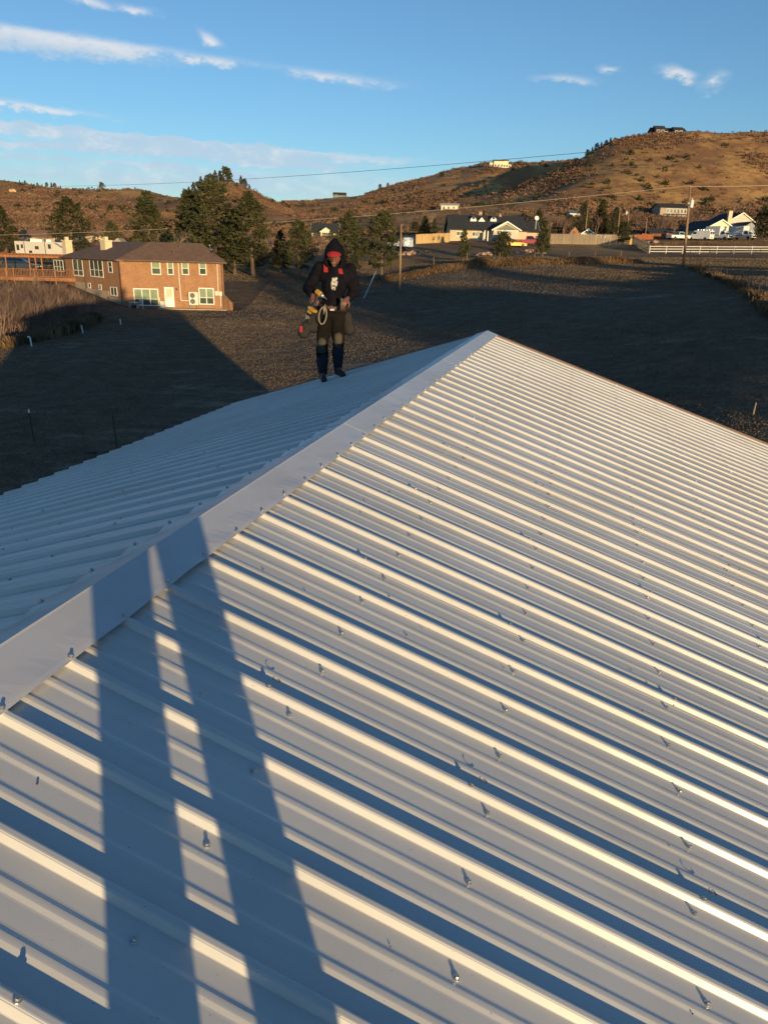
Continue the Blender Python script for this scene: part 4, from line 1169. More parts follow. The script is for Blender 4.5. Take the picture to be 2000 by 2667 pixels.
# gutters and downspouts
for w, u0, u1 in ((wf, .55, wf.L + .5), (wl, -.5, wl.L - .15)):
    mb = MB(); w.slab(mb, u0, u1, ZE - .17, ZE - .04, .56, .66); house.add("gutter", mb, M['darktrim'])
def downspout(w, u, zt, zb):
    mb = MB(); w.slab(mb, u - .05, u + .05, zb, zt - .30, .01, .10); mb.tube(w.pt(u, zt - .28, .05), w.pt(u, zt - .08, .58), .045, .045, 5)
    house.add("downspout", mb, M['darktrim'])
downspout(wl, wl.L - .35, ZE, .8); u_, _ = wl.at(*z5(1045, 600)); downspout(wl, u_, ZE, 2.2); downspout(wf, wf.L - .12, ZE, .8)
# windows, upper floor of the front
for r in ((460, 390, 580, 560), (662, 392, 742, 562), (845, 395, 937, 562), (1065, 400, 1160, 563)):
    window(house, wf, prect(wf, *z6(r[0], r[1]), *z6(r[2], r[3])), 1, (1, 1), panes=('pane', 'blind'))
window(house, wf, prect(wf, *z6(238, 735), *z6(555, 955)), 3, (.8, 1.3), panes=('pane', 'blind'), fr=.10)
window(house, wf, prect(wf, *z6(1065, 728), *z6(1258, 940)), 2, (.8, 1.2), panes=('pane', 'blind'), fr=.10)
# back door: white slab with a tall light
u0, z0, u1, z1 = prect(wf, *z6(630, 718), *z6(750, 970))
mb = MB(); wf.slab(mb, u0, u1, z0, z1, .004, .05); door = house.add("door", mb, M['whitetrim'])
mb = MB(); wf.slab(mb, u0 + .2, u1 - .2, z0 + (z1 - z0) * .50, z1 - .16, .03, .058); house.add("pane", mb, M['stucco'], door)
mb = MB(); mb.tube(wf.pt(u0 + .12, z0 + 1.0, .05), wf.pt(u0 + .12, z0 + 1.0, .11), .03, .03, 8); house.add("handle", mb, M['steel'], door)
ua, za = wf.at(*z6(780, 742)); mb = MB(); wf.slab(mb, ua - .05, ua + .05, za - .14, za + .10, .0, .12); house.add("wall_lamp", mb, M['black'])
# left wing windows
u0, z0, u1, z1 = prect(wl, *z5(905, 440), *z5(1025, 655))
window(house, wl, (u0, z0, u1, z1), 2, (.6, 1.4), fr=.13)
window(house, wl, prect(wl, *z5(1112, 452), *z5(1272, 668)), 3, (.8, 1.2), fr=.11)
window(house, wl, prect(wl, *z5(1338, 470), *z5(1388, 615)), 1, (1, 1), fr=.11)
window(house, wl, prect(wl, *z5(1090, 740), *z5(1122, 805)), 1, fr=.10)
window(house, wl, prect(wl, *z5(1222, 758), *z5(1254, 825)), 1, fr=.10)
window(house, wl, prect(wl, *z5(1368, 790), *z5(1448, 900)), 2, fr=.09)
window(house, wl, prect(wl, *z5(668, 455), *z5(785, 600)), 3, (.8, 1.2), fr=.12)
# stepped foundation on the left wing
for x0, x1, yt in ((1040, 1340, 800), (1330, 1520, 905), (930, 1050, 720)):
    ua, zt = wl.at(*z5(x0, yt)); ub, _ = wl.at(*z5(x1, yt)); mb = MB(); wl.slab(mb, ua, ub, ZB, zt, .0, .05); house.add("foundation", mb, M['concrete'])
# chimneys
def chimney(px0, px1, pyt, pyb, Y):
    a, b = atY(px0, pyt, Y), atY(px1, pyt, Y); w_ = b.x - a.x; mb = MB(); cx = (a.x + b.x) / 2
    zb = atY(px0, pyb, Y).z - .6
    mb.cbox((cx, Y, zb), w_, .9, a.z - zb - .25, rad(-42)); ch = house.add("chimney", mb, M['stucco'])
    mb = MB(); mb.cbox((cx, Y, a.z - .249), w_ * 1.18, 1.02, .16, rad(-42)); mb.cbox((cx, Y, a.z - .085), w_ * .4, .4, .38, rad(-42)); house.add("chimney_cap", mb, M['stucco'], ch)
chimney(262, 288, 622, 648, 91.5); chimney(163, 183, 622, 650, 101.0)
mb = MB(); c = atY(303, 634, 96.5); mb.prism([c + Vector((-1.6, 0, -.6)), c + Vector((1.6, 0, -.6)), c + Vector((.2, 0, .7))], (0, 2.2, 0)); o = house.add("roof_gable", mb, M['concrete'])
# vents and dish on the roof
for zx, zy in ((740, 290), (820, 225)):
    p = hit_plane(*z6(zx, zy), wf.pt(0, ZE, .55), (wf.n * RISE + Z3 * (DEP / 2 + .55)).normalized()); mb = MB(); mb.tube(p - Z3 * .05, p + Z3 * .35, .06, .06, 8); house.add("roof_vent", mb, M['darktrim'], roof_m)
p = hit_plane(*z6(1270, 330), wf.pt(0, ZE, .55), (wf.n * RISE + Z3 * (DEP / 2 + .55)).normalized())
mb = MB(); mb.tube(p, p + Z3 * .7, .03, .03, 6); mb.lathe(p + Z3 * .7, [(.02, 0), (.22, .05), (.34, .14), (.33, .15)], 12, (-.5, -.7, .4)); house.add("satellite_dish", mb, M['darktrim'], roof_m)
# service pipes and boxes on the front
def pipe(pts, r, m='acwhite'):
    mb = MB(); mb.path([wf.pt(*wf.at(*z6(*q)), .06) for q in pts], r, 6); return house.add("pipe", mb, M[m])
pipe([(800, 395), (812, 560), (838, 880), (842, 886), (945, 890)], .055); pipe([(1295, 405), (1310, 772)], .05); pipe([(1338, 822), (1345, 962)], .045)
u0, z0, u1, z1 = prect(wf, *z6(1272, 770), *z6(1312, 822)); mb = MB(); wf.slab(mb, u0, u1, z0, z1, .003, .16); house.add("meter_box", mb, M['acwhite'])
u0, z0, u1, z1 = prect(wf, *z6(1318, 775), *z6(1360, 826)); mb = MB(); wf.slab(mb, u0, u1, z0, z1, .003, .13); house.add("meter_box", mb, M['acwhite'])
# angled retaining wall at the right corner
u0, zt = wf.at(*z6(1368, 815)); u1, zm = wf.at(*z6(1490, 900)); _, zb = wf.at(*z6(1430, 985))
mb = MB(); mb.prism([wf.pt(u0, zb - .8, .0), wf.pt(u1, zb - .8, .9), wf.pt(u1, zm - .1, .9), wf.pt(u1 - .25, zm + .1, .8), wf.pt(u0, zt + .05, .0)], wf.n * -.3 + wf.e * .12); o = house.add("retaining_wall", mb, M['brick']); wall_uv(o, wf.e)
mb = MB(); wf.slab(mb, wf.at(*z6(560, 960))[0], wf.L + .4, .2, float(zg(HB.x, HB.y - 1)) + .10, .02, 1.1); house.add("patio_slab", mb, M['concrete'])
# outdoor unit of the heat pump
u0, z0, u1, z1 = prect(wf, *z6(950, 778), *z6(1068, 940)); ac = Thing("heat_pump", "cream two fan heat pump unit against the brick front wall", "heat pump", wf.pt((u0 + u1) / 2, z0 - .25, .45))
mb = MB(); wf.slab(mb, u0, u1, z0, z1, .28, .66); ac.add("casing", mb, M['acwhite'])
for k in (.28, .74):
    c = wf.pt(u0 + (u1 - u0) * .42, z0 + (z1 - z0) * k, .661); r = (z1 - z0) * .20
    mb = MB(); mb.lathe(c, [(r, 0), (r * 1.02, .02), (r * .9, .03), (r * .86, .012), (r * .2, .012), (r * .18, .03)], 20, wf.n); ac.add("fan_grille", mb, M['grille'])
for q in (u0 + .12, u1 - .12):
    mb = MB(); wf.slab(mb, q - .04, q + .04, z0 - .32, z0, .32, .62); ac.add("leg", mb, M['steel'])
# things standing along the front wall
ztop = float(zg(HA.x + 6, HA.y - .6)) + .02
u0, z0, u1, z1 = prect(wf, *z6(592, 893), *z6(638, 985)); mb = MB(); mb.cbox(wf.pt((u0 + u1) / 2, z0, .55), u1 - u0, .5, z1 - z0); solo("storage_bin", mb, M['acwhite'], "pale upright bin left of the white back door", "bin", wf.pt((u0 + u1) / 2, z0, .55))
u0, z0, u1, z1 = prect(wf, *z6(556, 850), *z6(578, 975)); mb = MB(); wf.slab(mb, u0, u1, z0, z1, .12, .18); solo("leaning_board", mb, M['stucco'], "cream board leaning on the wall beside the wide basement window", "board", wf.pt(u0, z0, .15))
ch = Thing("patio_chair", "white metal patio chair in front of the wide basement window", "chair", wf.pt(wf.at(*z6(375, 985))[0], ztop, 1.5))
b = ch.base
mb = MB(); mb.cbox(b + Vector((0, 0, .42)), .5, .5, .04); ch.add("seat", mb, M['whitetrim'])
mb = MB()
for q in np.linspace(-.2, .2, 5): mb.tube(b + Vector((q, .22, .46)), b + Vector((q, .30, .95)), .018, .018, 4)
mb.tube(b + Vector((-.25, .30, .95)), b + Vector((.25, .30, .95)), .022, .022, 5); ch.add("backrest", mb, M['whitetrim'])
for sx in (-1, 1):
    for sy in (-1, 1): mb = MB(); mb.tube(b + Vector((sx * .23, sy * .22, .42)), b + Vector((sx * .27, sy * .27, -.03)), .02, .02, 5); ch.add("leg", mb, M['whitetrim'])
tb = Thing("patio_table", "small dark legged table left of the white patio chair", "table", wf.pt(wf.at(*z6(285, 985))[0], ztop, 1.3)); b = tb.base
mb = MB(); mb.cbox(b + Vector((0, 0, .68)), .95, .7, .04); tb.add("table_top", mb, M['acwhite'])
for sx in (-1, 1):
    for sy in (-1, 1): mb = MB(); mb.tube(b + Vector((sx * .38, sy * .28, .68)), b + Vector((sx * .44, sy * .32, -.03)), .022, .022, 5); tb.add("leg", mb, M['whitetrim'])
mb = MB(); mb.cbox(b + Vector((.1, 0, .02)), .6, .45, .42); solo("storage_crate", mb, M['black'], "black crate under the small patio table", "crate", b + Vector((.1, 0, .02)))

# deck with railing and pergola at the left end
dk = Thing("deck", "orange stained cedar deck with baluster railing left of the brick house", "deck", ground(110, 735, 92))
RP = [atY(-60, 700, 96), atY(33, 700, 93.5), atY(196, 701, 93.8)]          # railing corners (top rail)
ZD = atY(110, 722, 93.5).z                      # deck floor
zr = ZD + 1.0
pts = [Vector((p.x, p.y, 0)) for p in RP]
far = [pts[2] + Vector((2.0, 6.5, 0)), pts[0] + Vector((-2, 9, 0))]
mb = MB(); mb.prism([p + Z3 * (ZD - .22) for p in (pts + far)], (0, 0, .22)); dk.add("floor", mb, M['cedar'])
mb = MB()
BAL = MB().cbox((0, 0, 0), .04, .04, .86).data("baluster"); BAL.materials.append(M['cedar'])
for a, b2 in zip(pts[:-1], pts[1:]):
    e = (b2 - a); L = e.length; e.normalize(); n = e.cross(Z3)
    mb = MB(); mb.box(a + Z3 * (zr - .06) - n * .07, e * L, n * .14, Z3 * .045); dk.add("top_rail", mb, M['cedar'])
    mb = MB(); mb.box(a + Z3 * (ZD + .08) - n * .03, e * L, n * .06, Z3 * .06); dk.add("bottom_rail", mb, M['cedar'])
    mb = MB(); mb.box(a + Z3 * (ZD - .42) + n * .05, e * L, n * .05, Z3 * .42); dk.add("rim_board", mb, M['cedar'])
    for k in range(int(L / .19)):
        dk.ref("baluster", BAL, a + e * (.1 + k * .19) + Z3 * (ZD + .10))
    for k in range(int(L / 2.55) + 1):
        q = a + e * min(L - .06, .06 + k * 2.55)
        mb = MB(); mb.cbox(Vector((q.x, q.y, float(zg(q.x, q.y)) - .3)), .12, .12, zr + .05 - float(zg(q.x, q.y)) + .3); dk.add("post", mb, M['cedar'])
# pergola over the deck
pg = Thing("pergola", "cedar pergola roof over the deck at the left edge", "pergola", ground(60, 735, 98))
zt = atY(90, 664, 95).z
c0, c1 = atY(-60, 668, 97), atY(180, 668, 95.5)
ev = Vector((c1.x - c0.x, c1.y - c0.y, 0)); L = ev.length; ev.normalize(); bv = Vector((-ev.y, ev.x, 0))
o0 = Vector((c0.x, c0.y, 0))
for v in (0, 4.2): mb = MB(); mb.box(o0 + bv * v + Z3 * (zt - .30), ev * L, bv * .09, Z3 * .28); pg.add("beam", mb, M['cedar'])
RAFT = MB().box((-.045, -.5, 0), (.09, 0, 0), (0, 5.4, 0), (0, 0, .16)).data("rafter"); RAFT.materials.append(M['cedar'])
for k in range(int(L / .45)):
    pg.ref("rafter", RAFT, o0 + ev * (.2 + k * .45) + Z3 * (zt - .019), (0, 0, math.atan2(ev.y, ev.x)))
for px in (17, 78, 94, 110, 172):
    q = atY(px, 690, 96.2); mb = MB(); mb.cbox((q.x, q.y, ZD - .02), .13, .13, zt - .30 - ZD + .02); pg.add("post", mb, M['cedar'])
dt = Thing("deck_table", "light round table on the deck beside the railing", "table", Vector((atY(158, 700, 95.5).x, 95.5, ZD))); b = dt.base
mb = MB(); mb.lathe(b + Z3 * .7, [(.5, 0), (.52, .02), (.5, .04)], 16); dt.add("table_top", mb, M['acwhite'])
mb = MB(); mb.tube(b, b + Z3 * .7, .04, .04, 8); dt.add("leg", mb, M['steel'])

# white marker pipes in the field
for i, (px, py, Y, hp, lab) in enumerate([(83, 900, 53, 25, "white plastic marker pipe with a bent top, nearest the thicket edge at left"), (216, 866, 61.5, 21, "white plastic marker pipe in the middle of the three in the field"), (315, 842, 68, 15, "white plastic marker pipe nearest the brick house")]):
    g = ground(px, py, Y); h = hp / 1975 * Y; mb = MB(); tp = g + Vector((-.09 * h, 0, h))
    mb.tube(g - Z3 * .1, tp, .055, .055, 8)
    if i == 0: mb.tube(tp - Z3 * .03, tp + Vector((-.16, 0, .03)), .055, .055, 8)
    solo("marker_pipe", mb, M['whitetrim'], lab, "marker pipe", g, "white marker pipes in the field")
# steel fence posts near the barn
M['tpost'] = mat("dark_steel_post", (.035, .035, .033), (.05, .035, .028), rough=.7, scale=6)
for px, py, Y, hp, lab in ((90, 1150, 26.5, 92, "dark steel fence post with a white tip at the left edge"), (304, 1150, 26.0, 90, "dark steel fence post close to the left eave of the barn")):
    g = ground(px, py, Y); h = hp / 1975 * Y; t = Thing("fence_post", lab, "fence post", g, "steel fence posts by the barn")
    tp = g + Vector((-.05, 0, h)); mb = MB(); mb.tube(g - Z3 * .3, tp, .028, .026, 4); t.add("shaft", mb, M['tpost'])
    mb = MB(); mb.tube(tp - Z3 * (.13 if px < 100 else .02), tp + Z3 * .01, .034, .03, 6); t.add("tip", mb, M['whitetrim'] if px < 100 else M['tpost'])
g = ground(1955, 1110, 24); mb = MB(); mb.tube(g - Z3 * .2, g + Vector((.02, 0, .42)), .03, .02, 5); solo("survey_stake", mb, M['concrete'], "short pale stake in the dark field beyond the right rake", "stake", g)
# mole hill / dark clod
g = ground(236, 1160, 25.0); mb = MB(); mb.blob(g, .16, 4, 2, .25, (1.4, .8, .5)); solo("dirt_clod", mb, M['tpost'], "dark clod of earth in the shaded grass near the left eave", "clod", g)

# ================================================================== neighbours, fences, poles, vehicles
M['pole'] = mat("weathered_pole", (.30, .19, .11), (.22, .14, .085), rough=.9, scale=1.2, sx=(1, 1, .3))
M['greyboard'] = mat("weathered_board", (.27, .21, .15), (.19, .15, .11), rough=.9, scale=1.2, rand=.22)
M['litboard'] = mat("sunlit_board", (.50, .34, .16), (.42, .28, .13), rough=.85, scale=1.2, rand=.12)  # boards standing in sun, the lit tone is put into their colour
M['wire'] = mat("wire", (.10, .085, .07), rough=.6)
M['cable'] = mat("sunlit_cable", (.42, .34, .25), rough=.6)  # lighter tan carries the sunlight on the lower line in its colour
M['siding'] = mat("pale_siding", (.55, .50, .42), (.48, .44, .37), rough=.8, scale=1)
M['tansiding'] = mat("tan_siding", (.60, .44, .30), (.53, .39, .26), rough=.8, scale=1)
M['yellowsiding'] = mat("pale_yellow_siding", (.74, .66, .44), (.68, .60, .40), rough=.8, scale=1)
M['taupe'] = mat("taupe_siding", (.36, .30, .23), (.31, .26, .20), rough=.8, scale=1)
M['greensiding'] = mat("sage_siding", (.17, .20, .16), (.14, .17, .13), rough=.8, scale=1)
M['darkwood'] = mat("dark_log", (.12, .055, .03), (.08, .04, .025), rough=.85, scale=1)
M['rustmetal'] = mat("rusty_sheet", (.30, .10, .035), (.20, .065, .03), rough=.85, scale=1.5)
M['tyre'] = mat("tyre", (.02, .02, .02), rough=.9)
M['rim'] = mat("wheel_rim", (.45, .45, .45), rough=.35, metal=.7)
M['carglass'] = mat("car_glass", (.015, .02, .025), rough=.06, spec=.9)
M['rocks'] = mat("pink_rock", (.42, .28, .21), (.30, .19, .14), rough=.9, scale=2)
M['tarp'] = mat("silver_tarp", (.62, .64, .68), (.22, .30, .45), rough=.4, scale=.9, lo=.5, hi=.62, spec=.6)
M['darkpipe'] = mat("dark_pipe_rail", (.05, .05, .055), (.035, .035, .04), rough=.6, scale=4)
def paint(name, c, rough=.3): return mat(name, c, tuple(v * .9 for v in c), rough=rough, scale=.8, spec=.5, coat=.3)
M['p_white'] = paint("white_paint", (.74, .74, .71)); M['p_yellow'] = paint("yellow_paint", (.80, .46, .02)); M['p_red'] = paint("red_paint", (.30, .02, .03))
M['p_dark'] = paint("black_paint", (.025, .027, .03)); M['p_blue'] = paint("grey_blue_paint", (.13, .16, .20)); M['fencewhite'] = mat("shaded_white_rail", (.55, .53, .49), (.45, .43, .40), rough=.7, scale=1.5); M['p_box'] = mat("box_body_white", (.66, .66, .64), (.60, .60, .59), rough=.5, scale=.5)  # rail fence white is lowered, its partial shade put into the colour

# ---- utility poles and lines
def pole(px, pyb, Y, pyt, label, r=.14, lean=0.0, extra=None, pxt=None, name="utility_pole"):
    g = ground(px, pyb, Y); tp = atY(pxt if pxt is not None else px, pyt, Y); tp = Vector((g.x + lean if pxt is None else tp.x, Y, tp.z))
    T = Thing(name, label, "pole", g)
    mb = MB(); mb.path([g - Z3 * .3, g.lerp(tp, .5), tp], [r * 1.15, r, r * .75], 10); T.add("shaft", mb, M['pole'], smooth=True)
    if extra: extra(T, g, tp)
    return tp
def transformer(dx, drop, s=1.0):
    def f(T, g, tp):
        c = tp + Vector((dx, -.15, -drop)); mb = MB(); mb.lathe(c - Z3 * .5 * s, [(.2 * s, 0), (.24 * s, .05 * s), (.24 * s, .85 * s), (.2 * s, .9 * s), (.06 * s, .95 * s), (.05 * s, 1.15 * s)], 12)
        q = T.add("transformer", mb, M['p_box'], smooth=False)
        mb = MB(); mb.tube(c + Vector((0, 0, .6 * s)), tp + Vector((0, 0, -drop + .75 * s)), .03, .03, 5); mb.box(c + Vector((-.05 if dx > 0 else .05, 0, 0)), (-dx, 0, 0), (0, .1, 0), (0, 0, .08)); T.add("bracket", mb, M['steel'])
        mb = MB(); mb.tube(tp, tp + Z3 * .22, .05, .03, 6); T.add("insulator", mb, M['steel'])
    return f
tpR = pole(1779, 696, 100, 487, "tall wooden utility pole with white transformer at right", .16, extra=transformer(.42, 1.9, 1.0), pxt=1798)
pole(1041, 750, 88, 583, "plain wooden pole standing in the field right of the pines", .12, pxt=1045)
pole(481, 640, 128, 560, "wooden pole with white transformer behind the pale leafless tree", .14, extra=transformer(.5, 1.6, .9))
pole(1523, 612, 186, 541, "leaning wooden pole above the small gabled shed", .13, pxt=1531)
pole(1609, 612, 186, 538, "wooden pole right of the three broad pines", .13, pxt=1615)
pole(1634, 612, 192, 540, "wooden pole with small transformer behind the golden gate", .13, extra=transformer(-.5, 1.2, .8), pxt=1638)
pole(1681, 612, 200, 565, "thin wooden pole behind the low dark roof", .10, pxt=1685)
pole(768, 650, 185, 598, "short wooden pole left of the thin olive pine", .12)
pole(707, 660, 150, 610, "short pale pole right of the tall pines", .12)
def wire(label, A, B, sag, r=.022, m='cable'):
    pts = []
    for i in range(33):
        f = i / 32; p = A.lerp(B, f); p.z -= sag * 4 * f * (1 - f); pts.append(p)
    mb = MB(); mb.path(pts, r, 4); solo("power_line", mb, M[m], label, "wire", A)
wire("upper power line crossing the sky from hill to right edge", atY(130, 484, 330), atY(2250, 326, 120), 2.0, .05, 'wire')
wire("lower power line sagging from the transformer pole to the left edge", atY(-300, 614, 150), tpR + Z3 * .2, 1.6, .028)
wire("lower power line running from the transformer pole off to the right", tpR + Z3 * .12, atY(2300, 462, 96), .3, .03)
# leaning guy marker
a, b = ground(947, 753, 84), atY(979, 706, 84); mb = MB(); mb.tube(a - Z3 * .1, b, .045, .045, 6); solo("guy_wire_guard", mb, M['p_box'], "pale leaning guy wire guard in the field right of the roofer", "guy guard", a)

# ---- board fences (each board its own piece)
BOARD = MB().box((0, -.012, 0), (.138, 0, 0), (0, .024, 0), (0, 0, 1.0)).data("board"); 
def board_fence(label, pts, h, m, step=.145, seed=0):
    me = BOARD.copy(); me.materials.append(M[m]); rd = random.Random(seed)
    T = Thing("board_fence", label, "fence", pts[0])
    for a, b2 in zip(pts[:-1], pts[1:]):
        e = Vector((b2.x - a.x, b2.y - a.y, 0)); L = e.length; e.normalize(); an = math.atan2(e.y, e.x); n = e.cross(Z3)
        for k in range(int(L / step)):
            q = a + e * (k * step); z = float(zg(q.x, q.y))
            o = T.ref("board", me, Vector((q.x, q.y, z - .05)), (0, rd.uniform(-.015, .015), an)); o.scale = (1, 1, h * rd.uniform(.96, 1.03))
        for zz in (.35, h - .35):
            mb = MB(); p, q = a + Vector((0, 0, 0)), b2
            mb.box(Vector((p.x, p.y, float(zg(p.x, p.y)) + zz)) - n * .03, Vector((q.x - p.x, q.y - p.y, float(zg(q.x, q.y)) - float(zg(p.x, p.y)))), n * -.04, Z3 * .09); T.add("rail", mb, M[m])
        for k in range(int(L / 2.4) + 1):
            q = a + e * min(L, k * 2.4) - n * .07; mb = MB(); z = float(zg(q.x, q.y)); mb.cbox((q.x, q.y, z - .3), .1, .1, h + .28, an); T.add("post", mb, M[m])
    return T
G2 = lambda px, Y: ground(px, 640, Y)
board_fence("weathered grey board fence left of the golden gate section", [G2(1432, 163), G2(1540, 164.5), G2(1622, 166)], 2.05, 'greyboard', seed=1)
board_fence("golden board gate coloured as sunlit at the end of the weathered fence", [G2(1623.5, 166), G2(1645, 166.4)], 1.95, 'litboard', seed=2)
board_fence("dark picket fence running from the golden gate toward the white rail fence", [G2(1647, 165), G2(1690, 141.5)], 1.75, 'greyboard', .22, 3)
board_fence("sunlit tan board fence left of the grey roofed house", [G2(1083, 158), G2(1170, 163)], 1.9, 'litboard', seed=4)
# ---- white three rail fence
wfn = Thing("rail_fence", "white three rail fence at right behind the transformer pole", "fence", G2(1693, 140))
wp = [G2(1693, 140), G2(1780, 140.5), G2(1869, 141), G2(1960, 142), G2(2060, 143)]
for a, b2 in zip(wp[:-1], wp[1:]):
    for zz in (.28, .72, 1.16):
        e = b2 - a; mb = MB(); mb.box(a + Z3 * zz - Vector((0, .025, 0)), e, (0, .05, 0), (0, 0, .14)); wfn.add("rail", mb, M['fencewhite'])
    for f in (0, .5):
        q = a.lerp(b2, f); mb = MB(); mb.cbox(q - Z3 * .3, .13, .13, 1.68); wfn.add("post", mb, M['fencewhite'])
# ---- pipe corral panels
for (pa, pb, Y0, Y1, lab) in ((1800, 1905, 112, 108, "dark pipe corral panel right of the transformer pole"), (1908, 2040, 107.5, 103, "dark pipe corral panel at the right edge"), (1850, 2050, 124, 122, "dark pipe corral panel in the rear row at right")):
    a, b2 = G2(pa, Y0), G2(pb, Y1); T = Thing("corral_panel", lab, "corral panel", a, "pipe corral panels")
    for zz in (.35, .65, .95, 1.25, 1.55): mb = MB(); mb.tube(a + Z3 * zz, b2 + Z3 * zz, .03, .03, 5); T.add("rail", mb, M['darkpipe'])
    n = max(2, int((b2 - a).length / 3.0))
    for k in range(n + 1): q = a.lerp(b2, k / n); mb = MB(); mb.tube(q - Z3 * .2, q + Z3 * 1.6, .04, .04, 5); T.add("post", mb, M['darkpipe'])
# ---- wire fence along the right side of the field and along the far grass band
def wire_fence(label, pts, h, mt, n_w, sp, name="wire_fence"):
    T = Thing(name, label, "fence", pts[0])
    for a, b2 in zip(pts[:-1], pts[1:]):
        L = (b2 - a).length; n = max(1, int(L / sp))
        for k in range(n):
            q = a.lerp(b2, k / n); q.z = float(zg(q.x, q.y)); mb = MB(); mb.tube(q - Z3 * .3, q + Vector((random.uniform(-.04, .04), 0, h)), .04, .035, 5); T.add("post", mb, M[mt])
        for k in range(n_w):
            za, zb = (float(zg(q.x, q.y)) for q in (a, b2)); zz = h * (.3 + .65 * k / max(1, n_w - 1)); mb = MB()
            mb.tube(Vector((a.x, a.y, za + zz)), Vector((b2.x, b2.y, zb + zz)), .006, .006, 3); T.add("wire", mb, M['wire'])
wire_fence("wire fence with dark posts running toward the camera at the right edge", [G_(1797, 98), G_(1850, 80), G_(1920, 64), G_(1990, 52), G_(2060, 43)], 1.25, 'tpost', 4, 3.5)
wire_fence("wire fence with grey posts along the tall dry grass band", [G_(1130, 111), G_(1300, 113), G_(1480, 115), G_(1680, 118)], 1.3, 'pole', 3, 4.2)

# ---- houses
def gable_roof(T, c, rz, L, W, ze, rise, over, m, name="roof", th=.15, ends=None, parent=None):
    """ridge along local x; c = centre (x, y)"""
    ca, sa = math.cos(rz), math.sin(rz)
    P = lambda x, y, z: Vector((c[0] + ca * x - sa * y, c[1] + sa * x + ca * y, z))
    hx, hy = L / 2 + over, W / 2 + over; sl = rise / (W / 2); zo = ze - over * sl
    mb = MB()
    for s in (-1, 1):
        mb.prism([P(-hx, s * hy, zo), P(hx, s * hy, zo), P(hx, 0, ze + rise), P(-hx, 0, ze + rise)] if s < 0 else [P(hx, hy, zo), P(-hx, hy, zo), P(-hx, 0, ze + rise + .003), P(hx, 0, ze + rise + .003)], (0, 0, th))
    o = T.add(name, mb, m, parent)
    me = o.data
    uv = me.uv_layers.new(name='wall')
    for f in me.polygons:
        nn = f.normal; up = (Z3 - nn * nn.z); up = up.normalized() if up.length > 1e-3 else Vector((1, 0, 0))
        sd = up.cross(nn)
        for li in f.loop_indices:
            v = me.vertices[me.loops[li].vertex_index].co; uv.data[li].uv = (v.dot(sd), v.dot(up))
    return o
def house_block(T, c, rz, L, W, zb, ze, rise, m_wall, m_roof, over=.4, trim=None, gable=True):
    """walls as one pentagonal block plus roof; returns the four wall planes front(-y), right, back, left in local sense"""
    ca, sa = math.cos(rz), math.sin(rz)
    P = lambda x, y, z=0: Vector((c[0] + ca * x - sa * y, c[1] + sa * x + ca * y, z))
    hx, hy = L / 2, W / 2
    mb = MB()
    mb.prism([P(-hx, -hy, zb), P(-hx, hy, zb), P(-hx, hy, ze), P(-hx, 0, ze + rise), P(-hx, -hy, ze)], P(hx, 0) - P(-hx, 0)); T.add("wall", mb, M[m_wall])
    gable_roof(T, c, rz, L, W, ze, rise, over, M[m_roof])
    if trim:
        sl = rise / (W / 2); hyo = hy + over
        for sx in (-1, 1):
            for sy in (-1, 1):
                x = sx * (hx + over); mb = MB()
                mb.prism([P(x, sy * hyo, ze - over * sl - .10), P(x, sy * hyo, ze - over * sl + .16), P(x, 0, ze + rise + .17), P(x, 0, ze + rise - .10)], P(sx * .04, 0) - P(0, 0)); T.add("rake_trim", mb, M[trim])
    f = Wall(P(-hx, -hy), P(hx, -hy)); r = Wall(P(hx, -hy), P(hx, hy)); b = Wall(P(hx, hy), P(-hx, hy)); l = Wall(P(-hx, hy), P(-hx, -hy))
    return f, r, b, l
def wins(T, w, us, z0, z1, wd, nx=1, rows=(1,), fr=.08, panes=('pane',), m_frame='whitetrim', name="window"):
    for u in us: window(T, w, (u - wd / 2, z0, u + wd / 2, z1), nx, rows, m_frame, panes, fr=fr, name=name)

# grey roofed house with dormers
Y = 168.0
cx = atY(1262, 620, Y + 5).x; zb = float(zg(cx, Y)) - .3; ze = atY(1262, 597, Y).z
gh = Thing("ranch_house", "tan house with dark grey roof, white dormers and garage gable in the middle distance", "house", (cx, Y + 5, zb + .3))
xl, xr = atY(1172, 600, Y).x, atY(1372, 600, Y).x
cxm = (xl + xr) / 2
f, r, b_, l = house_block(gh, (cxm, Y + 6), 0, xr - xl, 12, zb, ze, atY(1262, 562, Y + 6).z - ze, 'tansiding', 'greyshingle', .5)
zs = zb + 1.1
wins(gh, f, [2.2, 5.6], zs + .1, ze - .5, 1.6, 2, (1,), .1); u, _ = f.at(1249, 620); wins(gh, f, [u], zb + .4, ze - .5, 1.1, 1, (1,), .12, ('carglass',), name="door")
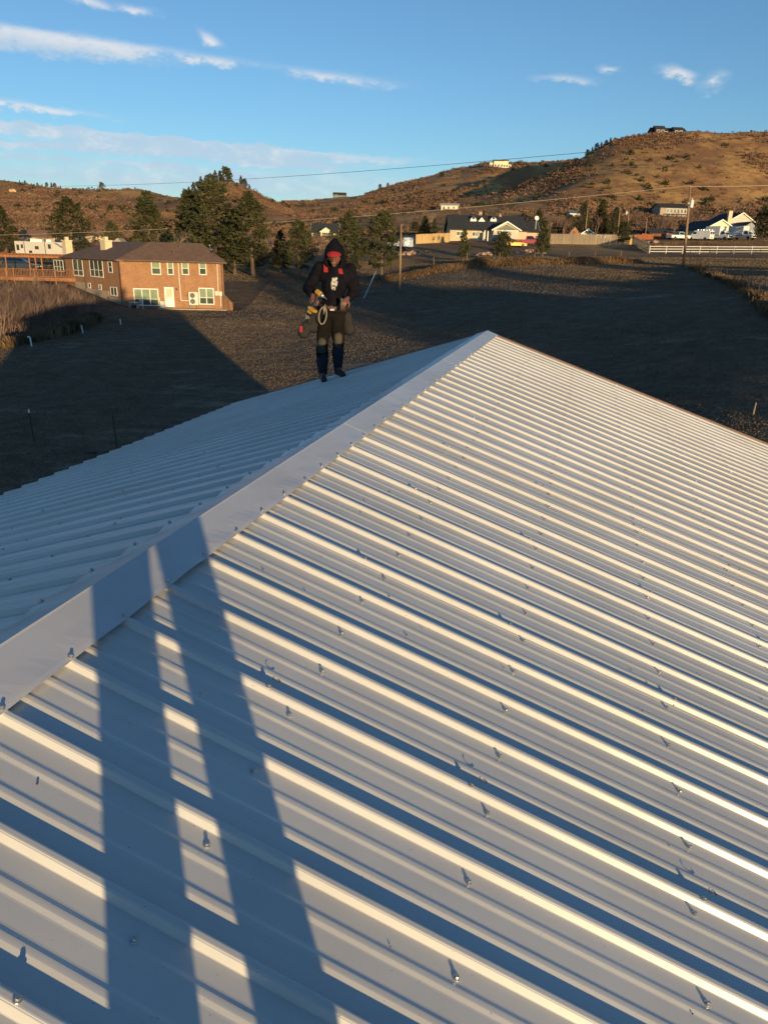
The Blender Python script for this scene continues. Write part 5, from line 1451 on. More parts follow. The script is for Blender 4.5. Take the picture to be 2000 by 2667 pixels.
# garage wing with front gable
gx0, gx1 = atY(1285, 605, Y - 3).x, atY(1352, 605, Y - 3).x; gz = atY(1318, 575, Y - 3.6).z
cg = ((gx0 + gx1) / 2, Y + 0.0); Wg = gx1 - gx0
zeg = atY(1318, 597, Y - 3).z
fg = house_block(gh, cg, math.pi / 2, 6.0, Wg, zb, zeg, gz - zeg - .15, 'tansiding', 'greyshingle', .45, 'whitetrim')
wgar = fg[3]            # faces the camera
mb = MB(); wgar.slab(mb, .25, wgar.L - .25, zeg - .55, zeg - .15, .004, .05); gh.add("trim_band", mb, M['whitetrim'])
pts = [wgar.pt(.5, zeg - .1, .01), wgar.pt(wgar.L - .5, zeg - .1, .01), wgar.pt(wgar.L / 2, gz - .65, .01)]
mb = MB(); mb.prism(pts, wgar.n * .03); gh.add("gable_panel", mb, M['greensiding'])
mb = MB(); wgar.slab(mb, wgar.L / 2 - 2.5, wgar.L / 2 + 2.5, zb, zeg - .62, .004, .07); gd = gh.add("garage_door", mb, M['siding'])
for k in range(4):
    mb = MB(); wgar.slab(mb, wgar.L / 2 - 2.3, wgar.L / 2 + 2.3, zb + .42 + k * .52, zb + .84 + k * .52, .072, .085); gh.add("door_panel", mb, M['siding'], gd)
# porch posts
for px in (1262, 1270, 1278, 1285): p = atY(px, 615, Y - 1.0); mb = MB(); mb.cbox((p.x, Y - 1.0, zb), .22, .22, ze - zb - .1); gh.add("porch_post", mb, M['whitetrim'])
mb = MB(); p = atY(1255, 599, Y - 1.4); mb.box((p.x, Y - 1.45, ze - .16), (atY(1287, 599, Y).x - p.x, 0, 0), (0, 1.4, 0), (0, 0, .14)); gh.add("porch_roof", mb, M['greyshingle'])
# dormers, centre gable, chimneys on the roof
def dormer(px, pyt, pyb, w_, big=False):
    Yd = Y + 3.2; t_ = atY(px, pyt, Yd); zb_ = atY(px, pyb, Yd).z - .3
    D = gh
    mb = MB(); mb.prism([(t_.x - w_ / 2, Yd, zb_), (t_.x + w_ / 2, Yd, zb_), (t_.x + w_ / 2, Yd, t_.z - w_ * .55), (t_.x, Yd, t_.z), (t_.x - w_ / 2, Yd, t_.z - w_ * .55)], (0, 2.4, 0)); d = gh.add("dormer", mb, M['whitetrim'])
    gable_roof(gh, (t_.x, Yd + 1.25), math.pi / 2, 2.3, w_, t_.z - w_ * .55, w_ * .56, .14, M['greyshingle'], "dormer_roof", .06, parent=d)
    if not big: mb = MB(); mb.box((t_.x - .28, Yd - .03, zb_ + .45), (.56, 0, 0), (0, .05, 0), (0, 0, .8)); gh.add("pane", mb, M['carglass'], d)
dormer(1233.5, 561, 572, 1.35); dormer(1286, 561, 572, 1.35); dormer(1255, 565, 573, 2.6, True)
for px, pt_, w_, top in ((1252, 550, .75, False), (1302.5, 557, .9, True)):
    p = atY(px, pt_, Y + 6); mb = MB()
    if top: mb.prism([(p.x - .55, Y + 5.6, p.z - 1.6), (p.x + .55, Y + 5.6, p.z - 1.6), (p.x + .18, Y + 5.6, p.z), (p.x - .18, Y + 5.6, p.z)], (0, .9, 0))
    else: mb.cbox((p.x, Y + 6.6, p.z - 1.8), w_, .7, 1.8)
    gh.add("chimney", mb, M['brick'] if False else M['rocks'])
p = atY(1397, 568, Y + 1); mb = MB(); mb.lathe(p, [(.05, 0), (.35, .06), (.5, .2), (.49, .22)], 12, (.2, -.9, .3)); mb.tube(p - Z3 * 2.2, p, .05, .05, 6); gh.add("satellite_dish", mb, M['whitetrim'])
# right bay with white rake
xb0, xb1 = atY(1372, 600, Y).x, atY(1404, 600, Y).x
house_block(gh, ((xb0 + xb1) / 2 + .01, Y + 5), 0, xb1 - xb0 - .02, 9, zb, ze - .2, 2.3, 'tansiding', 'greyshingle', .35, 'whitetrim')

# pale yellow garage house at right
Y = 196.0
yh = Thing("yellow_house", "pale yellow gabled building with dark roof behind the parked vans", "house", ground(1885, 626, Y + 5))
zb = yh.base.z - .6; xl, xr = atY(1832, 600, Y).x, atY(1923, 600, Y).x; ze = atY(1880, 597, Y).z; zt = atY(1885, 572, Y).z
rz = math.pi / 2 + .16
q = house_block(yh, ((xl + xr) / 2 - 1.2, Y + 6.5), rz, 13, xr - xl, zb, ze, zt - ze, 'yellowsiding', 'greyshingle', .4, 'whitetrim')
w = q[3]
u0, _ = w.at(1894, 615); u1, _ = w.at(1908, 615); _, zt_ = w.at(1900, 607); mb = MB(); w.slab(mb, u0, u1, zb + .1, zt_, -.05, .03); yh.add("doorway", mb, M['carglass'])
# house behind it, with chimney and a dark blue gable
h2 = Thing("gabled_house", "dark roofed house with pale chimney rising behind the yellow building", "house", ground(1925, 610, 214))
zb2 = h2.base.z - 1; x0 = atY(1918, 600, 214).x
house_block(h2, (x0, 219), math.pi / 2 + .25, 9, 9.0, zb2, atY(1910, 577, 214).z, atY(1919, 553, 214).z - atY(1910, 577, 214).z, 'siding', 'greyshingle', .4, 'whitetrim')
p = atY(1905, 548, 212); mb = MB(); mb.cbox((p.x, 212.5, p.z - 3.6), 1.0, .9, 3.6); h2.add("chimney", mb, M['stucco'])
h3 = Thing("blue_gable_house", "dark blue gable end beside the yellow building", "house", ground(1945, 612, 206))
house_block(h3, (atY(1945, 590, 209).x, 211), math.pi / 2 + .1, 7, 4.6, h3.base.z - 1, atY(1945, 592, 206).z, 1.5, 'p_blue', 'greyshingle', .3)
# low dark roofed shed behind the rusty fence
sh = Thing("low_shed", "low shed with dark flat looking roof behind the rusty sheet fence", "shed", ground(1718, 620, 200))
house_block(sh, (atY(1718, 610, 203).x, 203), .05, 7.6, 6, sh.base.z - .5, atY(1718, 607, 200).z, 1.2, 'darkwood', 'greyshingle', .3)
# rusty sheet metal fence
rf = Thing("rusty_fence", "rusty orange sheet metal fence right of the golden gate", "fence", G2(1648, 188))
a, b2 = G2(1648, 186), G2(1750, 190); n = 16
for k in range(n):
    p, q = a.lerp(b2, k / n), a.lerp(b2, (k + .97) / n); z = float(zg(p.x, p.y)); h = random.uniform(1.25, 1.6); mb = MB(); mb.box(Vector((p.x, p.y, z - .1)), Vector((q.x - p.x, q.y - p.y, random.uniform(-.08, .08))), (0, .03, 0), (0, 0, h)); rf.add("sheet", mb, M['rustmetal'])
# playhouse and gabled shed behind the board fence
ph = Thing("playhouse", "small orange cedar playhouse with peaked roof behind the board fence", "playhouse", ground(1495, 625, 176))
p = ph.base; f = house_block(ph, (p.x, 177), 0, 2.3, 2.2, p.z - .2, atY(1495, 607, 176).z, .2, 'cedar', 'cedar', .2)
tz = atY(1492, 590, 176).z
mb = MB(); mb.prism([(p.x - 1.0, 175.8, p.z + 1.5), (p.x + .7, 175.8, p.z + 1.5), (p.x + .7, 175.8, tz - .9), (p.x - .15, 175.8, tz), (p.x - 1.0, 175.8, tz - .9)], (0, 1.6, 0)); ph.add("tower", mb, M['cedar'])
mb = MB(); mb.box((p.x - .45, 175.77, tz - 1.5), (.5, 0, 0), (0, .05, 0), (0, 0, .55)); ph.add("window", mb, M['carglass'])
sd = Thing("garden_shed", "cream gabled garden shed with white trim behind the board fence", "shed", ground(1529, 625, 176))
p = sd.base; zg1 = atY(1529, 595, 176).z; zeS = atY(1529, 608, 176).z
w = house_block(sd, (p.x, 178), math.pi / 2, 4, 2.9, p.z - .2, zeS, zg1 - zeS - .1, 'yellowsiding', 'greyshingle', .2, 'whitetrim')[3]
mb = MB(); mb.prism([w.pt(.2, zeS + .05, .005), w.pt(w.L - .2, zeS + .05, .005), w.pt(w.L / 2, zg1 - .32, .005)], w.n * .02); sd.add("gable_panel", mb, M['greensiding'])
mb = MB(); w.slab(mb, w.L / 2 - .2, w.L / 2 + .2, zeS + .15, zeS + .62, .026, .05); sd.add("window", mb, M['carglass'])
# white trailer roof seen over the fence
a = ground(1567, 625, 178); mb = MB(); mb.cbox(a + Z3 * .4, 4.2, 2.2, atY(1567, 611, 178).z - a.z - .4); T = Thing("utility_trailer", "long white trailer top showing over the board fence", "trailer", a); T.add("body", mb, M['p_white'])
for s in (-.7, .7): mb = MB(); mb.tube(a + Vector((s, -1.1, .36)), a + Vector((s, -1.3, .36)), .36, .36, 14); T.add("wheel", mb, M['tyre'])
# pale green house
Y = 262.0
gg = Thing("green_house", "pale green house with tall arched window gable behind the pines", "house", ground(850, 628, Y + 4))
zb = gg.base.z - 1; zeG = atY(850, 604, Y).z
house_block(gg, (atY(848, 610, Y + 5).x, Y + 6), 0, atY(884, 610, Y).x - atY(817, 610, Y).x, 10, zb, zeG, atY(850, 582, Y + 6).z - zeG, 'siding', 'greyshingle', .5, 'whitetrim')
w = house_block(gg, (atY(851, 610, Y).x, Y), math.pi / 2, 6, 3.6, zb, zeG + .1, atY(851, 593, Y - 3).z - zeG - .1, 'yellowsiding', 'greyshingle', .3, 'whitetrim')[3]
window(gg, w, (.5, zeG - 1.9, w.L - .5, zeG - .1), 4, (1, 1), fr=.09, panes=('carglass',))
# hillside house with decks
Y = 318.0
hh = Thing("hillside_house", "three storey tan house with rows of white railed decks on the hillside", "house", ground(1752, 566, Y + 5))
zb = hh.base.z - 3; x0, x1 = atY(1718, 550, Y).x, atY(1790, 550, Y).x; ze = atY(1750, 539, Y).z
f = house_block(hh, ((x0 + x1) / 2, Y + 5), .05, x1 - x0, 9, zb, ze, 1.6, 'taupe', 'greyshingle', .6)[0]
for z0, z1, us in ((ze - 2.2, ze - .5, np.linspace(3.2, f.L - .8, 6)), (ze - 4.9, ze - 3.0, np.linspace(1.0, f.L - .8, 7))): wins(hh, f, us, z0, z1, 1.15, 1, (1,), .10, ('carglass',))
for zz in (ze - 2.7, ze - 5.2): mb = MB(); f.slab(mb, 2.0, f.L + .3, zz, zz + .22, .0, 1.6); hh.add("deck", mb, M['darkwood'])
for k in np.linspace(2.2, f.L, 6): mb = MB(); f.slab(mb, k - .1, k + .1, zb, ze - 2.75, 1.3, 1.5); hh.add("deck_post", mb, M['siding'])
# cream house on the slope
ch_ = Thing("cream_house", "small cream house low on the slope above the grey roofed house", "house", ground(1172, 556, 332)); p = ch_.base
f = house_block(ch_, (p.x, 336), -.1, 7.2, 6, p.z - 1, p.z + 1.6, .9, 'yellowsiding', 'siding', .4, 'whitetrim')[0]; wins(ch_, f, [1.2, 3.2, 5.4], p.z + .2, p.z + 1.3, .9, 1, (1,), .12, ('carglass',))
sb = Thing("small_outbuilding", "small building with blue grey roof beside the broad pines", "house", ground(1500, 556, 300)); p = sb.base
house_block(sb, (p.x, 303), .1, 4.5, 4, p.z - 1, p.z + 1.5, 1.1, 'siding', 'p_blue', .3)
# hilltop houses
def hilltop(px, py, Y, w_, h_, label, name, mw, mr, parts, dep=8):
    T = Thing(name, label, "house", ground(px, py, Y + 3)); p = T.base
    for dx, w2, h2, rise, dy in parts:
        f = house_block(T, (p.x + dx, p.y + dy), 0, w2, dep, p.z - 3, p.z + h2, rise, mw, mr, .5)[0]
        n = max(2, int(w2 / 3.0)); wins(T, f, [w2 * (i + .5) / n for i in range(n)], p.z + .6, p.z + min(h2 - .4, 2.6), 1.7, 1, (1,), .12, ('carglass',))
hilltop(1740, 357, 484, 0, 0, "long dark timber lodge on top of the big right hill", "hilltop_lodge", 'darkwood', 'greyshingle', [(0, 20, 2.6, 2.0, 4), (-6.5, 5.5, 2.8, 2.2, 0), (4.5, 5.5, 2.6, 1.9, 0)])
hilltop(1303, 429, 752, 0, 0, "cream villa with stepped roofs on the middle ridge", "hilltop_villa", 'yellowsiding', 'shingle', [(0, 21, 3.2, 1.2, 5), (-2, 9, 5.4, 1.4, 1), (5, 5, 6.0, 1.2, 4), (-8.5, 4, 4.2, .9, 3)])
hilltop(752, 532, 884, 0, 0, "low roofed house in the saddle between the hills", "saddle_house", 'darkwood', 'shingle', [(0, 17, 1.2, 2.6, 4)])
hilltop(884, 525, 870, 0, 0, "dark house on the saddle left of the long slope", "saddle_lodge", 'greensiding', 'greyshingle', [(0, 14, 2.2, 2.8, 4), (-3.5, 5, 2.4, 2.0, 0)])
for px, Y, lab in ((95, 190, "brown roof among the scrub behind the camper"), (460, 185, "low brown house behind the pale leafless trees"), (225, 215, "small cream house half hidden by scrub at left")):
    T = Thing("valley_house", lab, "house", ground(px, 640, Y)); p = T.base; f = house_block(T, (p.x, Y + 3), .2, 8, 6, p.z - .5, p.z + 2.4, 1.5, 'tansiding', 'shingle', .4, 'whitetrim')[0]; wins(T, f, [2, 5.5], p.z + .9, p.z + 2.0, 1.0, 1)
# long white fence behind the brick house
a, b2 = ground(470, 645, 118), ground(552, 648, 118); T = Thing("white_fence", "low white wall behind the right half of the brown roof", "fence", a)
zt = atY(510, 635, 118).z
for k in range(5):
    p, q = a.lerp(b2, k / 5), a.lerp(b2, (k + 1) / 5); mb = MB(); mb.box(Vector((p.x, p.y, p.z - .2)), Vector((q.x - p.x - .03, q.y - p.y, 0)), (0, .12, 0), (0, 0, zt - p.z + .2)); T.add("panel", mb, M['whitetrim'])

# ---- vehicles
def wheel(T, c, r, w_, ax):
    mb = MB(); mb.lathe(c - ax * (w_ / 2), [(r * .62, 0), (r * .92, 0), (r, w_ * .2), (r, w_ * .8), (r * .92, w_), (r * .62, w_)], 18, ax); wv = T.add("wheel", mb, M['tyre'])
    mb = MB(); mb.lathe(c - ax * (w_ / 2 - .01), [(r * .2, .0), (r * .63, .02), (r * .63, w_ - .02), (r * .2, w_ - .01)], 12, ax); T.add("rim", mb, M['rim'], wv)
def vehicle(name, label, cat, loc, heading, W, body, cabin, paint_, wheels, wr=.34, extra=None, glass_top=True):
    """side outlines in (forward, up) metres, extruded over the width; cabin narrows upward; heading = azimuth of the nose"""
    T = Thing(name, label, cat, loc); g = Vector(loc); h = rad(heading)
    fw = Vector((math.sin(h), math.cos(h), 0)); rt_ = Vector((math.cos(h), -math.sin(h), 0))
    P = lambda f, s, z: g + fw * f + rt_ * s + Z3 * z
    def shell(outline, w0, w1, zlo, zhi):
        n = len(outline); mb = MB()
        k = lambda z: w0 + (w1 - w0) * min(1, max(0, (z - zlo) / max(.01, zhi - zlo)))
        A = [P(f, -k(z) / 2, z) for f, z in outline]; B = [P(f, k(z) / 2, z) for f, z in outline]
        mb.mesh(A + B, [tuple(range(n)), tuple(range(2 * n - 1, n - 1, -1))] + [(i, n + i, n + (i + 1) % n, (i + 1) % n) for i in range(n)])
        return mb
    zs_ = [z for _, z in body]
    T.add("body", shell(body, W, W * .95, min(zs_) + .3, max(zs_)), M[paint_])
    if cabin:
        zc = [z for _, z in cabin]; zl, zh = min(zc), max(zc)
        cb = T.add("cabin", shell(cabin, W * .93, W * .72, zl, zh), M[paint_])
        ins = [(f * .985 + (sum(x for x, _ in cabin) / len(cabin)) * .015, zl + .06 + (z - zl) * .84) for f, z in cabin]
        cf = sum(x for x, _ in cabin) / len(cabin)
        side = [(cf + (f - cf) * .86, zl + .07 + (z - zl) * .80) for f, z in cabin]
        T.add("side_glass", shell(side, W * .93 + .02, W * .74 + .03, zl, zh), M['carglass'], cb)
        ff = [(cf + (f - cf) * 1.015, zl + .10 + (z - zl) * .78) for f, z in cabin]
        T.add("windscreen", shell(ff, W * .80, W * .62, zl, zh), M['carglass'], cb)
    for f in wheels:
        for s in (-1, 1): wheel(T, P(f, s * (W / 2 - .10), wr), wr, .22, rt_)
    fr = max(f for f, _ in body); 
    for s in (-1, 1):
        mb = MB(); mb.box(P(fr - .05, s * W * .36 - .14, .62), fw * .06, rt_ * .28, Z3 * .16); T.add("headlight", mb, M['whitetrim'])
    if extra: extra(T, P, fw, rt_)
    return T
sedan = [(-2.2, .28), (-2.25, .75), (-1.9, .92), (.9, .88), (2.0, .74), (2.25, .55), (2.2, .28)]
coupe = [(-1.55, .88), (-.85, 1.26), (.05, 1.27), (.95, .86)]
vehicle("sports_car", "bright yellow sports car parked behind the round juniper", "car", ground(1340, 632, 150), 78, 1.85, sedan, coupe, 'p_yellow', (-1.35, 1.4), .33)
suvb = [(-2.4, .35), (-2.4, 1.0), (1.2, 1.05), (2.3, .95), (2.45, .6), (2.4, .35)]; suvc = [(-2.3, 1.0), (-2.15, 1.75), (.2, 1.78), (1.1, 1.04)]
vehicle("parked_suv", "black parked vehicle in front of the grey roofed garage", "car", ground(1313, 628, 158), 70, 1.95, suvb, suvc, 'p_dark', (-1.5, 1.55), .38)
truckb = [(-2.8, .45), (-2.8, 1.1), (-.4, 1.12), (1.4, 1.12), (2.6, 1.05), (2.75, .6), (2.7, .45)]; truckc = [(-.6, 1.1), (-.45, 1.82), (.7, 1.84), (1.45, 1.12)]
vehicle("pickup_truck", "dark red pickup truck right of the yellow car", "truck", ground(1376, 627, 156), 95, 1.98, truckb, truckc, 'p_red', (-1.7, 1.75), .40)
def flatbed(T, P, fw, rt_):
    mb = MB()
    for s in (-.9, .9):
        for k in range(6): mb.tube(P(-2.7 + k * .42, s, 1.1), P(-2.7 + k * .42, s, 1.9), .03, .03, 4)
        mb.tube(P(-2.75, s, 1.9), P(-.5, s, 1.9), .035, .035, 4)
    T.add("stake_rack", mb, M['darkpipe'])
vehicle("stake_truck", "white pickup with dark stake rack beside the transformer pole", "truck", ground(1765, 626, 184), 70, 2.0, truckb, truckc, 'p_white', (-1.7, 1.75), .40, flatbed)
vanb = [(-2.7, .35), (-2.72, 1.5), (-2.6, 2.15), (.9, 2.2), (1.35, 2.1), (2.1, 1.25), (2.75, 1.1), (2.85, .6), (2.8, .35)]
def van_extra(T, P, fw, rt_):
    for s in (-.45, .45):
        mb = MB(); mb.box(P(-2.755, s - .32, 1.35), fw * .03, rt_ * .64, Z3 * .55); T.add("rear_window", mb, M['carglass'])
    mb = MB(); mb.box(P(-2.76, -.25, .55), fw * .03, rt_ * .5, Z3 * .14); T.add("number_plate", mb, M['black'])
    mb = MB()
    for s in (-.7, .7): mb.tube(P(-2.4, s, 2.42), P(.8, s, 2.42), .04, .04, 5)
    for q in (-2.2, -.8, .6): mb.tube(P(q, -.75, 2.42), P(q, .75, 2.42), .03, .03, 5); mb.tube(P(q, -.7, 2.15), P(q, -.7, 2.42), .03, .03, 4); mb.tube(P(q, .7, 2.15), P(q, .7, 2.42), .03, .03, 4)
    T.add("ladder_rack", mb, M['p_white'])
    for s in (-1, 1): mb = MB(); mb.box(P(.75, s * .985 - .02, 1.4), fw * .8, rt_ * .04, Z3 * .5); T.add("side_glass", mb, M['carglass'])
    mb = MB(); mb.prism([P(1.42, -.8, 2.02), P(2.07, -.85, 1.30), P(2.07, .85, 1.30), P(1.42, .8, 2.02)], fw * .03 + Z3 * .03); T.add("windscreen", mb, M['carglass'])
vehicle("cargo_van", "white cargo van with ladder rack and two rear windows", "van", ground(1824, 627, 183), -38, 2.0, vanb, None, 'p_white', (-1.6, 1.9), .37, van_extra)
cabb = [(-3.2, .55), (-3.2, .8), (.8, .85), (.8, 1.2), (2.0, 1.25), (3.0, 1.15), (3.1, .7), (3.05, .5)]; cabc = [(.85, 1.2), (.85, 2.05), (1.6, 2.08), (2.15, 1.25)]
def box_extra(T, P, fw, rt_):
    mb = MB(); mb.box(P(-3.3, -1.15, .95), fw * 3.95, rt_ * 2.3, Z3 * 2.15); bx = T.add("box_body", mb, M['p_box'])
    mb = MB()
    for z in (.97, 3.04):
        for s in (-1.16, 1.12): mb.box(P(-3.31, s, z), fw * 3.97, rt_ * .04, Z3 * .08)
    T.add("corner_rail", mb, M['rim'], bx)
    mb = MB(); mb.box(P(3.06, -.6, .6), fw * .05, rt_ * 1.2, Z3 * .35); T.add("radiator_grille", mb, M['black'])
vehicle("box_truck", "white box truck parked in front of the yellow building", "truck", ground(1872, 626, 185), 150, 2.05, cabb, cabc, 'p_white', (-2.1, 2.2), .42, box_extra)
vehicle("box_truck", "white box truck at the right edge beside the dark juniper", "truck", ground(1932, 624, 186), 150, 2.05, cabb, cabc, 'p_white', (-2.1, 2.2), .42, box_extra)
vehicle("parked_car", "dark car parked beyond the deck railing under the pergola", "car", ground(58, 700, 108), 82, 1.85, suvb, suvc, 'p_dark', (-1.5, 1.55), .36)

# camper trailer behind the deck
g = ground(102, 668, 131); x0, x1 = atY(40, 650, 131).x, atY(166, 650, 131).x; zt = atY(100, 629, 131).z
cm = Thing("camper_trailer", "white camper trailer with dark windows behind the pergola", "camper", g)
M['camper'] = mat("camper_fibreglass", (.48, .45, .40), (.42, .40, .36), rough=.4, scale=.4)
zf = g.z + .65; L = x1 - x0
wc = Wall((x0, 131), (x1, 131.8))
mb = MB(); mb.prism([wc.pt(0, zf), wc.pt(L, zf + .1), wc.pt(L + .5, zf + 1.0), wc.pt(L + .35, zt - .9), wc.pt(L - .5, zt), wc.pt(0, zt + .04)], wc.n * -2.45); cm.add("body", mb, M['camper'])
zz = lambda x, y: z5(x, y)
for r in ((205, 265, 238, 335), (258, 262, 285, 310), (432, 285, 478, 325), (360, 340, 398, 370), (592, 262, 628, 318)):
    u0, z0, u1, z1 = prect(wc, *z5(r[0], r[1]), *z5(r[2], r[3])); mb = MB(); wc.slab(mb, u0, u1, z0, z1, .004, .05); cm.add("window", mb, M['carglass'])
for x in (302, 556): u, _ = wc.at(*z5(x, 300)); mb = MB(); wc.slab(mb, u - .05, u + .05, zf, zt - .05, .004, .03); cm.add("stripe", mb, M['black'])
u0, _ = wc.at(*z5(645, 240)); mb = MB(); mb.prism([wc.pt(u0 + 1.9, zf + 1.2, .006), wc.pt(u0 + 2.5, zf + 1.2, .006), wc.pt(u0 + .7, zt - .12, .006), wc.pt(u0 + .2, zt - .12, .006)], wc.n * .012); cm.add("stripe", mb, M['p_blue'])
mb = MB(); wc.slab(mb, 0, L - .3, zf + .05, zf + .35, .004, .02); cm.add("stripe", mb, M['darktrim'])
for px, wd in ((90, 2.0), (123, .9), (147, 1.1)): u, _ = wc.at(px, 628); p = wc.pt(u, zt + .02, -1.2); mb = MB(); mb.cbox(p, wd, .8, .42); cm.add("roof_unit", mb, M['whitetrim'] if px < 140 else M['black'])
for s in (.5, .62):
    for o_ in (-.12, -2.33): wheel(cm, wc.pt(L * s, g.z + .36, o_), .36, .2, wc.n)
mb = MB(); wc.slab(mb, L + .4, L + 1.5, g.z + .45, g.z + .58, -1.35, -1.1); cm.add("hitch", mb, M['black'])
# tarp covered boat on its trailer
g = ground(1042, 643, 139); bt = Thing("covered_boat", "boat under a silver and blue tarp right of the pines", "boat", g)
mb = MB(); secs = []
for i, f in enumerate(np.linspace(0, 1, 9)):
    x = -2.3 + 4.6 * f; w_ = .95 * min(1, f * 2.2 + .05); h = .9 + .95 * math.sin(min(1, f * 1.25) * math.pi * .55) ** 1.5
    secs.append([(x, s * w_ * math.cos(a), .65 + (h - .25) * max(0, math.sin(a)) + .06 * math.sin(i * 2 + a * 5)) for s in (1,) for a in np.linspace(0, math.pi, 9)] )
V = [Vector((g.x + p[0], g.y + p[1] * 1.0, g.z + p[2])) for s in secs for p in s]; n = 9
Fc = [(i * n + j, (i + 1) * n + j, (i + 1) * n + j + 1, i * n + j + 1) for i in range(8) for j in range(n - 1)] + [tuple(range(n)), tuple(range(8 * n + n - 1, 8 * n - 1, -1))] + [(i * n, i * n + n - 1, (i + 1) * n + n - 1, (i + 1) * n) for i in range(8)]
mb.mesh(V, Fc); bt.add("tarp", mb, M['tarp'])
mb = MB(); mb.prism([g + Vector((-1.9, -.75, .66)), g + Vector((2.2, -.8, .66)), g + Vector((2.1, -.4, .3)), g + Vector((-1.4, -.3, .3))], (0, 1.3, 0)); bt.add("hull", mb, M['p_dark'])
for s in (-.8, .8): wheel(bt, g + Vector((.9, s, .32)), .32, .2, Vector((0, 1, 0)))
# rock piles, logs
for px, Y, n, sp, s, lab, mt in ((1068, 131, 34, 1.5, .30, "pile of reddish rocks right of the plain field pole", 'rocks'), (1105, 134, 14, 1.3, .26, "low heap of dark logs and stones beside the reddish rocks", 'tpost'), (1262, 128, 18, 1.6, .26, "row of pale pink rocks between the young pine and the juniper", 'rocks'), (1372, 135, 16, 2.0, .30, "pinkish rocks in front of the red pickup", 'rocks'), (1700, 172, 8, 1.0, .4, "pale rocks at the foot of the rusty fence", 'rocks'), (838, 205, 16, 2.6, .3, "row of pale rocks below the pale green house", 'rocks')):
    g = ground(px, 655, Y); T = Thing("rock_pile", lab, "rocks", g); rd = random.Random(px)
    for k in range(n):
        q = g + Vector((rd.gauss(0, sp * .6), rd.gauss(0, .4), 0)); q.z = float(zg(q.x, q.y)) + rd.uniform(.0, .35) * (abs(q.x - g.x) < sp * .6) + s * .3; mb = MB(); mb.blob(q, s * rd.uniform(.6, 1.3), k, 1, .3, (1.2, 1, .75)); T.add("rock", mb, M[mt])

# ---- unseen house added behind the photographer to make the field's shadow solid
nb = Thing("shadow_caster_house", "unseen house added behind the photographer to shade the field", "house", (47.5, -30, float(zg(47.5, -30))))
house_block(nb, (47.5, -30), .3, 14, 9, nb.base.z - 1, nb.base.z + 5.6, 2.6, 'siding', 'shingle', .5)

# ================================================================== people
def skin_mesh(prims, voxel=.009, smooth=4):
    """union of tapered limbs [(p0, r0, p1, r1)] and ellipsoids [(c, (rx, ry, rz), rot)] as one continuous surface"""
    bm = bmesh.new()
    for pr in prims:
        if len(pr) == 4:
            p0, r0, p1, r1 = pr; b2 = bmesh.new()
            for p, r in ((p0, r0), (p1, r1)):
                bmesh.ops.create_icosphere(b2, subdivisions=2, radius=r, matrix=Matrix.Translation(Vector(p)))
            g = bmesh.ops.convex_hull(b2, input=b2.verts)
            bmesh.ops.delete(b2, geom=[e for e in g['geom_interior'] if isinstance(e, bmesh.types.BMVert)], context='VERTS')
        else:
            c, rr, rot = pr; b2 = bmesh.new()
            bmesh.ops.create_icosphere(b2, subdivisions=3, radius=1.0, matrix=Matrix.Translation(Vector(c)) @ (rot or Matrix.Identity(4)) @ Matrix.Diagonal((*rr, 1)))
        bmesh.ops.recalc_face_normals(b2, faces=b2.faces)
        me = bpy.data.meshes.new("tmp"); b2.to_mesh(me); b2.free(); bm.from_mesh(me); bpy.data.meshes.remove(me)
    me = bpy.data.meshes.new("tmp"); bm.to_mesh(me); bm.free()
    o = bpy.data.objects.new("tmp", me); COL.objects.link(o)
    rm = o.modifiers.new("r", 'REMESH'); rm.mode = 'VOXEL'; rm.voxel_size = voxel; rm.use_smooth_shade = True
    sm = o.modifiers.new("s", 'SMOOTH'); sm.factor = .5; sm.iterations = smooth
    dg = bpy.context.evaluated_depsgraph_get()
    out = bpy.data.meshes.new_from_object(o.evaluated_get(dg))
    bpy.data.objects.remove(o); bpy.data.meshes.remove(me)
    out.polygons.foreach_set('use_smooth', [True] * len(out.polygons))
    return out
def wrinkle(me, amp, scale, seed, zdir=1.0):
    n = len(me.vertices); co = np.zeros(n * 3); me.vertices.foreach_get('co', co); co = co.reshape(-1, 3)
    nr = np.zeros(n * 3); me.vertices.foreach_get('normal', nr); nr = nr.reshape(-1, 3)
    a = fbm(co[:, 0] * scale + co[:, 1] * scale * .7 + 50, co[:, 2] * scale * zdir + co[:, 1] * scale * .4 + 50, seed, 3) - .5
    co += nr * (a * 2 * amp)[:, None]; me.vertices.foreach_set('co', co.ravel()); me.update()
V3 = Vector
